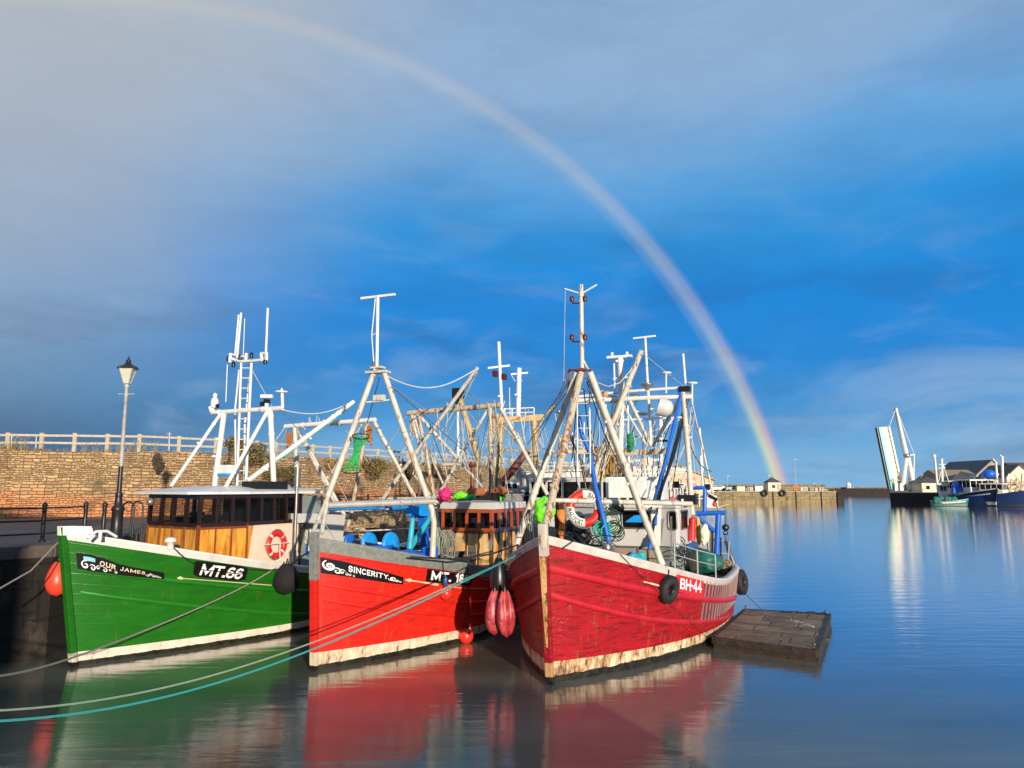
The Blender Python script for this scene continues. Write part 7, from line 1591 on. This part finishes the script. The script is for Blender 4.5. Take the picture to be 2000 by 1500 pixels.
bundle('hanging_oilskin', W(BB, 1364, 1040, -1.7), .2, .36, .4, 2.1, M_ochrecl, 'yellow oilskin hanging behind the red extinguisher', 'clothing', 9)
bundle('hanging_oilskin', BB.W(BB.st(1376, 1045, 8.8)), .22, .6, .4, 1.3, M_hcream, 'pale oilskin hanging under the blue crane arm', 'clothing', 19)
bundle('black_gear', W(BB, 1335, 1085, -1.6), .22, .6, .6, 1.9, M_black, 'black wet gear hung on the rail below the extinguisher', 'gear', 10)
bundle('black_gear', BB.W(BB.st(1396, 1100, 9.2)), .24, .7, .7, 1.2, M_black, 'black gear heaped at the foot of the blue crane', 'gear', 11)
mb = MB(); xs_ = (BB.foot[4][0]+BB.foot[5][0])/2-.25; c_ = BB.W(BB.st(1311, 1010, xs_)); c2_ = BB.W(BB.st(1311, 1098, xs_-.1))
n = 34
for k in range(n): p = c_.lerp(c2_, (k+.5)/n); mb.torus(p, (1, 0, 0) if k % 2 else (0, 1, 0), .022, .008, 10, 5)
mb.build('hanging_chain', M_steel, label='rusty chain hanging down the wheelhouse side of the crimson boat', cat='chain')
# things on the red boat cabin roof
rz = RB.roofz
def onroof(px, py, off): return RB.W(RB.c(px, py, off))
bundle('pink_buoy', W(RB, 868, 966, .5), .19, 1, 1, 1.0, M_pink, 'bright pink buoy at the left end of the red boat cabin roof', 'buoy', 1)
mb = MB(); a, b = W(RB, 919, 961, -.3), W(RB, 942, 960, -.3); mb.tube(a, b, .13, n=14); mb.build('rolled_tarpaulin', M_rollor, label='orange brown roll on the cabin roof left of the steel post', cat='roll')
mb = MB(); a, b = W(RB, 966, 960, -.3), W(RB, 984, 958, -.3); mb.tube(a, b, .14, n=14); mb.build('rolled_tarpaulin', M_rollor, label='orange brown roll on the cabin roof right of the steel post', cat='roll')
bundle('green_net', W(RB, 900, 968, -.1), .16, 1.4, .8, .7, M_lime, 'lime green net left on the cabin roof of the red boat', 'net', 13)
bundle('green_net', W(RB, 918, 972, -.4), .14, 1.2, .8, .6, M_netgreen, 'small green net beside the orange brown roll', 'net', 14)
bundle('green_net', W(RB, 974, 974, -.5), .13, 1.6, .8, .6, M_lime, 'lime green net under the right hand roll on the red boat', 'net', 15)
mb = MB(); q = W(RB, 1003, 971, -.6); mb.box(q, (.62, .4, .28), .1); mb.box(q+Vector((0, 0, .15)), (.66, .44, .04), .1); mb.build('battery_box', M_black, label='black box at the right end of the red boat cabin roof', cat='box', bevel=.02)
mb = MB(); q = W(RB, 890, 1110, -1.35); mb.lathe([(.42, -.15), (.40, .1), (.25, .24), (.02, .28)], q, 18, None, 1.2, 1); mb.build('black_tarpaulin', M_black, label='low black mound behind the gunwale under the red boat wheelhouse', cat='tarpaulin')
def ropehank(px, py0, py1, off, B, m, label, n=14, seed=0, w=.12):
    rnd = random.Random(seed); mb = MB()
    for k in range(n):
        dx = rnd.gauss(0, w); a = B.W(B.c(px, py0, off))+Vector((dx*.4, rnd.gauss(0, .03), 0)); b = B.W(B.c(px, py1, off)); b = b+Vector((dx, rnd.gauss(0, .04), rnd.uniform(-.1, .2))); dd = Vector((rnd.uniform(.03, .08), 0, 0))
        mb.path([a, (a+b)/2+Vector((dx*.7, 0, 0)), b, b+dd, (a+b)/2+dd+Vector((dx*.8, 0, 0)), a+dd*.3], .012, 5)
    mb.build('rope_hank', m, label=label, cat='rope')
ropehank(871, 1035, 1088, -1.3, RB, M_rope, 'thick hank of pale rope hanging beside the red boat wheelhouse', 16, 1)
ropehank(852, 1030, 1082, -1.25, RB, M_ropeg, 'greenish rope hank hanging on the red boat mast leg', 8, 2, .05)
ropehank(953, 1040, 1078, -1.2, RB, M_rope, 'loop of rope on the front corner of the red boat wheelhouse', 3, 3, .05)
ropehank(1034, 995, 1030, .9, BB, M_rope, 'knotted pale rope on the left mast leg of the crimson boat', 6, 4, .04)

# ================================================================== MOORING ROPES
for c_, lb in (((-9.4, 6.2), 'nearer iron bollard on the left quay'), ((-13.2, 13.5), 'farther iron bollard on the left quay')):
    t = thing('bollard', lb, 'bollard', (c_[0], c_[1], QZ)); mb = MB(); mb.lathe([(.22, 0), (.2, .05), (.13, .1), (.12, .32), (.19, .38), (.19, .44), (.1, .5), (.01, .51)], n=20); mb.build('bollard_body', M_iron, t)
def smooth(pts, n=60):
    P_ = [Vector(p) for p in pts]; d = [0]
    for a, b in zip(P_[:-1], P_[1:]): d.append(d[-1]+(b-a).length)
    out = []
    k = min(3, len(P_)-1); A_ = np.array(d); X = np.array(P_)
    c_ = [np.polyfit(A_, X[:, i], min(len(P_)-1, 4)) for i in range(3)]
    return [Vector([float(np.polyval(c_[i], s_)) for i in range(3)]) for s_ in np.linspace(0, d[-1], n)]
def rope(pts, r, m, label, n=70, fit=True):
    mb = MB(); mb.path(smooth(pts, n) if fit else pts, r, 8); return mb.build('mooring_rope', m, label=label, cat='rope', group='mooring ropes')
gg = GB.W(GB.sf(GB.hpx(547, 1104)[0], GB.sheer(GB.tt(GB.hpx(547, 1104)[0], 1.7)), -1, .06)); dd = gg.y
rope([(-9.3, 6.2, QZ+.3), at(0, 1321, 11), at(75, 1303, 12.3), at(150, 1281, 13.7), at(280, 1235, 15.8), at(390, 1187, 17.6), at(470, 1147, 19.2), at(547, 1104, dd)], .017, M_ropeold, 'grey twisted mooring rope running from the green boat gunwale down to the left edge')
bl = BB.W(BB.sf(BB.hpx(1003, 1078, 1)[0], 2.5, 1, .06))
rope([(-9.3, 6.3, QZ+.3), at(0, 1390.5, 9.3), at(150, 1372, 10.3), at(300, 1345, 11.2), at(450, 1307, 12.2), at(610, 1259, 13.3), at(750, 1202, 14.4), at(870, 1146, 15.4), at(992, 1083, bl.y-.1)], .013, M_ropeg, 'upper pale green mooring rope crossing in front of the red boat')
rope([(-9.5, 6.1, QZ+.3), at(0, 1409.5, 9), at(150, 1393, 10), at(300, 1363, 10.9), at(450, 1326, 11.9), at(610, 1272, 13), at(780, 1196, 14.3), at(880, 1147, 15.3), at(996, 1086, bl.y-.15)], .015, M_ropecy, 'lower cyan mooring rope crossing in front of the red boat')
rope([at(-60, 1178, 14), at(0, 1149, 14.8), at(60, 1115, 15.9), GB.W((-.6, .1, 2.75))], .018, M_ropeold, 'short grey rope from the green stem to the left quay', fit=False)
rope([on_hull(GB, 556, 1106, .1), at(590, 1086, 18.5), RB.W((-.15, .05, 2.6))], .022, M_blackrope, 'black rope from the green gunwale to the grey stem of the red boat', fit=False)
rope([RB.W(RB.c(800, 1088, -1.5)), at(900, 1092, 17.9), at(960, 1082, 17.3), at(1012, 1064, bl.y)], .022, M_blackrope, 'black rope from the red foredeck to the crimson boat', fit=False)
rope([BB.W(BB.st(1447, 1150, 9.6)), at(1468, 1172, 22), onz(1490, 1193, .3)], .008, M_blackrope, 'thin dark line from the stern tyre to the raft', fit=False)
rope([on_hull(BB, 1208, 1082, .06), on_hull(BB, 1250, 1125, .09), on_hull(BB, 1300, 1175, .12), on_hull(BB, 1345, 1215, .16), onz(1392, 1243, .3)], .007, M_blackrope, 'thin dark line down the crimson hull to the raft', fit=False)
rope([BB.W((-.42, .1, 3.2)), BB.W(BB.c(1120, 1040, -.2)), BB.W(BB.c(1142, 1062, -1.0))], .022, M_blackrope, 'black hose lying from the crimson bow post along the gunwale', fit=False)
# ================================================================== FINE RIGGING
M_wire = mat('pale_wire', (.55, .52, .45), .5, .2, var=.3)
def wires(B, y, items, m=None, r=.011, name='wire_stay', sag=.0):
    for it in items:
        P_ = [B.dp(p[0], p[1], y if len(p) < 3 else p[2]) for p in it]; mb = MB()
        if len(P_) == 2 and sag: P_ = [P_[0].lerp(P_[1], k/8)-Vector((0, 0, sag*math.sin(math.pi*k/8))) for k in range(9)]
        mb.path(P_, r, 5); mb.build(name, m or M_wire, B.t)
wires(BB, 20.5, [[(1104, 742, 18.5), (1054, 852, 24)], [(1098, 766, 18.5), (1047, 864, 24)], [(1112, 740, 18.5), (1075, 905, 22)], [(1354, 794, 24), (1342, 858, 24)], [(1334, 765, 24), (1392, 948, 27)], [(1255, 690, 22), (1345, 762, 23.5)], [(1236, 735, 22.6), (1200, 880, 23)], [(1245, 705, 22.4), (1178, 905, 23)]])
wires(BB, 22, [[(1128, 760, 18.4), (1117, 900, 20)], [(1140, 760, 18.4), (1152, 870, 20), (1160, 960, 20)], [(1146, 745, 18.4), (1182, 852, 20), (1218, 925, 20)], [(1322, 790, 23.6), (1290, 880, 23), (1276, 990, 21)], [(1330, 850, 23), (1312, 960, 22)], [(1118, 850, 19), (1126, 940, 20), (1140, 985, 20)]], M_black, .014, 'black_line')
wires(BB, 23.4, [[(1200, 770), (1230, 880)], [(1243, 780), (1226, 860)], [(1285, 776), (1300, 850)], [(1310, 776), (1262, 822)], [(1222, 888), (1262, 985, 22)], [(1300, 884), (1268, 985, 22)], [(1240, 886), (1206, 975, 22.5)]])
wires(BB, 24, [[(1367, 836), (1376, 955)]], M_white, .022, 'aerial_pole')
mb = MB(); mb.box(BB.dp(1265, 853, 23.4), (.12, .9, .06)); mb.build('lamp_shelf', M_grey, BB.t)
mb = MB(); mb.beam(BB.dp(1280, 861, 23.4), BB.dp(1308, 861, 23.4), .05, .07); mb.build('dark_bar', M_black, BB.t)
mb = MB(); q = BB.dp(1256, 809, 23.5); mb.lathe([(.03, -.05), (.26, .0), (.24, .04), (.04, .07)], q, 16); mb.build('satellite_dome', M_white, BB.t)
for px_, py_ in ((1272, 798), (1275, 833), (1268, 800)): mb = MB(); mb.tube(BB.dp(px_-2, py_, 23.4), BB.dp(px_+6, py_-1, 23.4), .02); mb.build('step_rung', M_white, BB.t)
for px_, py_ in ((1112, 765), (1108, 780), (1092, 804)): mb = MB(); mb.ball(BB.dp(px_, py_, 19), .07, 10, 7); mb.torus(BB.dp(px_, py_+5, 19), (1, .2, 0), .045, .015, 12, 5); mb.build('rigging_block', M_steel, BB.t)
for a in (BB.dp(1181, 770, 23.3), BB.dp(1196, 780, 23.3), BB.dp(1240, 777, 23.3), BB.dp(1342, 775, 24)): mb = MB(); mb.tube(a-Vector((0, .12, .02)), a+Vector((0, .12, .02)), .12, n=10); mb.build('shackle_bracket', M_rigr, BB.t)

# platform rails of the netting boat
R0 = lambda px, py: NB.dp(px, py, 33)
for yy in (857, 864, 872): mb = MB(); mb.path([R0(1093, yy), R0(1150, yy+2)], .022, 6); mb.build('platform_rail', M_rig, NB.t)
for xx in (1094, 1108, 1122, 1136, 1149): mb = MB(); mb.tube(R0(xx, 856), R0(xx, 884), .022, n=6); mb.build('rail_post', M_rig, NB.t)
mb = MB(); mb.beam(R0(1090, 883), R0(1152, 881), .3, .14); mb.build('platform_beam', M_yellow, NB.t)
wires(NB, 33, [[(1100, 850), (1080, 950)], [(1150, 858), (1165, 975)], [(1180, 852), (1210, 960)], [(1170, 800), (1172, 960)], [(1205, 812), (1220, 965)], [(1188, 852), (1176, 900), (1150, 960)], [(1212, 905), (1198, 962)], [(1232, 812), (1246, 900)]], None, .014)
wires(NB, 34, [[(1140, 835), (1141, 975)], [(1183, 790), (1184, 960)], [(1226, 792), (1229, 975)]], M_white, .05, 'light_mast')
# yellow gantry boat clutter
wires(YB, 37, [[(912, 764, 26), (938, 790, 30), (985, 838, 36)], [(954, 838), (936, 890)], [(998, 864), (982, 880)], [(970, 905), (1046, 902)], [(1025, 842), (1012, 868)], [(1056, 838), (1064, 880), (1072, 905)], [(1000, 845), (1030, 905)], [(905, 800), (925, 905)]], None, .016)
wires(YB, 36, [[(900, 820), (909, 905)], [(903, 820), (905, 905)], [(906, 872), (925, 905)]], M_greyrig, .03, 'lattice_mast')
mb = MB(); mb.box(YB.dp(888, 907, 34), (.5, 1.0, .10)); mb.build('instrument_shelf', M_grey, YB.t)
mb = MB(); mb.tube(YB.dp(923, 912, 32), YB.dp(922, 960, 32), .10); mb.lathe([(.12, 0), (.16, .02), (.13, .22)], YB.dp(923, 912, 32), 12); mb.build('exhaust_pipe', M_rustpipe, YB.t)
mb = MB(); mb.slab([YB.dp(1050, 921, 33.4), YB.dp(1050, 960, 33.4), YB.dp(1132, 960, 33.0), YB.dp(1132, 919, 33.0)], 1.4); cabw = mb.build('crew_cabin', M_white, YB.t, bevel=.04)
for x0 in (1064, 1082, 1099, 1116):
    mb = MB(); mb.slab([YB.dp(x0, 936, 32.9), YB.dp(x0, 953, 32.9), YB.dp(x0+10, 953, 32.85), YB.dp(x0+10, 936, 32.85)], .03); mb.build('cabin_window', M_glassd, cabw)
mb = MB(); mb.slab([YB.dp(1046, 918, 33.2), YB.dp(1046, 922, 33.2), YB.dp(1137, 920, 32.8), YB.dp(1137, 916, 32.8)], 1.7); mb.build('cabin_roof', M_grey, cabw)
wires(YB, 32.6, [[(1046, 905), (1137, 902)], [(1046, 911), (1137, 909)]]+[[(xx, 904), (xx, 919)] for xx in (1050, 1066, 1082, 1098, 1114, 1130)], M_white, .018, 'roof_rail')
mb = MB(); mb.slab([YB.dp(986, 938, 33.5), YB.dp(986, 968, 33.5), YB.dp(1014, 968, 33.5), YB.dp(1014, 938, 33.5)], .8); mb.build('winch_house', M_white, YB.t, bevel=.03)
for x0 in (990, 1002): mb = MB(); mb.slab([YB.dp(x0, 944, 33.3), YB.dp(x0, 954, 33.3), YB.dp(x0+8, 954, 33.3), YB.dp(x0+8, 944, 33.3)], .03); mb.build('cabin_window', M_glassd, YB.t)
wires(YB, 31.5, [[(984, 961), (1040, 959)], [(984, 969), (1040, 967)]]+[[(xx, 958), (xx, 976)] for xx in (986, 998, 1010, 1022, 1034)], M_greyrig, .02, 'deck_rail')
# white boat behind the big one
cabn = MB(); cabn.slab([WB.dp(1185, 938, 31), WB.dp(1185, 972, 31), WB.dp(1258, 972, 31), WB.dp(1258, 938, 31)], 1.2); cw = cabn.build('crew_cabin', M_white, WB.t, bevel=.03)
for x0 in (1192, 1210, 1262, 1278, 1296, 1315):
    yy0 = 944 if x0 < 1255 else 940
    mb = MB(); mb.slab([WB.dp(x0, yy0, 30.8), WB.dp(x0, yy0+13, 30.8), WB.dp(x0+11, yy0+13, 30.8), WB.dp(x0+11, yy0, 30.8)], .03); mb.build('cabin_window', M_glassd, cw)
mb = MB(); mb.slab([WB.dp(1246, 952, 29.6), WB.dp(1246, 976, 29.6), WB.dp(1268, 976, 29.6), WB.dp(1268, 952, 29.6)], .3); pn = mb.build('white_locker', M_white, WB.t)
mb = MB(); mb.path([WB.dp(1245, 977, 29.5), WB.dp(1245, 951, 29.5), WB.dp(1269, 951, 29.5), WB.dp(1269, 977, 29.5)], .035, 4); mb.build('locker_trim', M_bluedk, WB.t)
wires(WB, 30.5, [[(1232, 918), (1342, 914)], [(1232, 926), (1342, 923)]]+[[(xx, 915), (xx, 938)] for xx in (1234, 1250, 1268, 1286, 1304, 1322, 1340)]+[[(1235, 936), (1262, 905), (1286, 936)], [(1290, 936), (1312, 912), (1330, 940)]], M_white, .02, 'platform_rail')
wires(WB, 31, [[(1318, 870), (1330, 985)], [(1352, 860), (1362, 990)], [(1275, 872), (1240, 930)], [(1278, 872), (1310, 925)], [(1306, 900), (1340, 975)], [(1345, 905), (1318, 975)], [(1325, 835), (1310, 925)]], None, .02)
wires(WB, 29.8, [[(1338, 962), (1396, 960)], [(1340, 975), (1400, 973)]]+[[(xx, 959), (xx, 990)] for xx in (1342, 1354, 1366, 1378, 1390)], M_white, .022, 'quarter_rail')
mb = MB(); mb.slab([WB.dp(1380, 968, 30.5), WB.dp(1380, 992, 30.5), WB.dp(1404, 992, 30.5), WB.dp(1400, 968, 30.5)], .9); mb.build('stern_cabin', M_white, WB.t, bevel=.03)
mb = MB(); mb.ball(WB.dp(1396, 985, 29.4), .1, 12, 8); mb.tube(WB.dp(1396, 978, 29.4), WB.dp(1396, 990, 29.4), .07); mb.build('orange_float', M_orange, WB.t)
# red and green boats: small stays, blocks
wires(RB, 24, [[(764, 754, 18.6), (856, 818, 24), (904, 872, 29)], [(794, 812, 26), (760, 868, 24)], [(818, 815, 26), (836, 885, 26)], [(829, 868, 26), (806, 925, 26)], [(957, 800, 26), (936, 895, 27)], [(842, 888, 26), (812, 935, 26)], [(928, 735, 25), (862, 872, 26)], [(875, 800, 26), (868, 880, 26)], [(905, 905, 27), (850, 965, 26)], [(620, 1000, 18.6), (655, 1055, 18.2)], [(700, 1042, 19), (722, 1080, 18.6)]], None, .011)
wires(RB, 26, [[(955, 815), (958, 900), (955, 990, 25)], [(965, 812), (975, 880), (968, 960, 25)]], M_black, .03, 'black_line')
wires(GB, 24, [[(550, 800, 22), (600, 862, 26)], [(480, 700, 22), (535, 800, 22)], [(560, 838, 26), (535, 900, 24)], [(725, 830, 26), (700, 905, 26)], [(640, 905, 26), (690, 1000, 26)], [(596, 945, 25), (622, 1010, 25)], [(676, 840, 25.5), (720, 905, 26)]], None, .011)
for c_, nm in (((577, 942, 23.5), 1), ((583, 955, 23.5), 2)):
    mb = MB(); mb.ball(GB.dp(*c_), .09, 10, 8); mb.torus(GB.dp(c_[0], c_[1]-6, c_[2]), (1, 0, 0), .06, .018, 12, 5); mb.build('hanging_block', M_steel, GB.t)

# loose halyards and lines strung through the rigs behind
rh = random.Random(77)
for B_, y0, x0, x1, n_ in ((YB, 35, 880, 1070, 18), (NB, 33, 1075, 1230, 20), (WB, 32, 1200, 1370, 22), (RB, 26, 800, 980, 10), (BB, 23.2, 1180, 1340, 12)):
    for k in range(n_):
        xa = rh.uniform(x0, x1); xb = xa+rh.choice((-1, 1))*rh.uniform(3, 60); ya = rh.uniform(780, 880); yb_ = rh.uniform(905, 975)
        wires(B_, y0+rh.uniform(-1, 1), [[(xa, ya), (xb, yb_)]], (M_wire, M_wire, M_steel, M_black, M_rig)[rh.randrange(5)], rh.choice((.010, .012, .016, .026)), 'halyard', rh.choice((0, .1, .35)))
for B_, y0, x0, x1, ya, yb_ in ((YB, 31.8, 985, 1050, 950, 985), (NB, 31.5, 1080, 1200, 930, 975), (WB, 30.6, 1190, 1390, 955, 990)):
    for k in range(16):
        p = B_.dp(rh.uniform(x0, x1), rh.uniform(ya, yb_), y0); s_ = rh.uniform(.08, .28); mb = MB()
        if k % 3 == 0: mb.box(p, (s_, s_*1.6, s_*1.2), rh.uniform(0, 3)); nm = 'deck_locker'
        elif k % 3 == 1: mb.ball(p, s_*.55, 12, 8); nm = 'net_float'
        else: mb.torus(p, (rh.gauss(0, 1), -1, rh.gauss(0, .6)), s_*.7, .03, 16, 6); nm = 'rope_coil'
        mb.build(nm, (M_grey, M_orange, M_ropeold, M_bluedk, M_lime, M_netteal, M_ochrecl, M_white, M_iron)[rh.randrange(9)], B_.t)

# working gear on the crimson boat's quarter
bundle('brown_net_heap', BB.W(BB.st(1412, 1108, 9.2)), .28, 1.0, .9, .8, M_nets, 'brown net heap inside the stern rail of the crimson boat', 'net', 51)
bundle('dark_net_heap', BB.W(BB.st(1352, 1100, 8.4)), .26, .8, .8, 1.1, mat('tarred_net', (.03, .035, .03), .9, var=.5, vs=12, bs=1, bsc=30), 'dark net hung below the wheelhouse corner of the crimson boat', 'net', 52)
K2 = lambda px, py, d=0: BB.st(px, py, 9.4+d)
for a, b, r in (((1383, 1040), (1385, 1115), .035), ((1391, 1035), (1390, 1118), .05), ((1408, 1050), (1408, 1118), .03), ((1380, 1052), (1412, 1056), .025), ((1384, 1078), (1422, 1082), .022), ((1424, 1058), (1420, 1120), .022), ((1412, 1040), (1440, 1108), .012), ((1416, 1046), (1448, 1130), .012)):
    mb = MB(); mb.tube(K2(*a), K2(*b), r); mb.build('quarter_fitting', (M_black, M_greyrig, M_steel)[int(r*1000) % 3], BB.t)
mb = MB(); q = K2(1397, 1098); mb.lathe([(.24, -.22), (.24, -.18), (.10, -.16), (.10, .16), (.24, .18), (.24, .22)], q, 18, Vector((0, 1, 0))); mb.build('rope_drum', M_rustpipe, BB.t)
mb = MB(); rnd = random.Random(61)
for k in range(9): p = W(BB, 1330+rnd.uniform(-8, 10), 1080+rnd.uniform(-25, 18), -1.75); mb.torus(p, (rnd.gauss(0, .4), -1, rnd.gauss(0, .3)), rnd.uniform(.08, .17), .014, 16, 5)
mb.build('black_rope_coil', M_blackrope, label='black rope coils hanging outside the casing of the crimson boat', cat='rope')
mb = MB(); rnd = random.Random(62)
for k in range(12): p = W(BB, 1150+rnd.uniform(-25, 45), 1063+rnd.uniform(-4, 8), -.3); e = p+Vector((rnd.gauss(0, .35), rnd.gauss(0, .3), rnd.uniform(-.1, .25))); p, e = BB.Lc(p), BB.Lc(e); mb = MB(); mb.path([p, (p+e)/2+Vector((0, 0, .12)), e], .012, 5); mb.build('loose_line', M_black, BB.t)
for px_, py_, off, m_, r_ in ((1208, 1078, -.7, M_ochrecl, .10), (1222, 1084, -.8, M_greyrig, .13), (1252, 1088, -1.1, M_netteal, .12), (1186, 1070, -.5, M_steel, .11)):
    mb = MB(); mb.lathe([(r_*.8, -r_), (r_, -r_*.8), (r_, r_*.9), (r_*.85, r_)], W(BB, px_, py_, off)-BB.o*0, 14); mb.build('deck_tub', m_, label={1208: 'yellow tub on the crimson foredeck beside the grey one', 1222: 'grey tub on the crimson foredeck right of the yellow one', 1252: 'teal tub on the crimson deck beside the wheelhouse front', 1186: 'steel drum on the crimson foredeck nearest the teal rope'}[px_], cat='tub', group='tubs on the crimson foredeck')
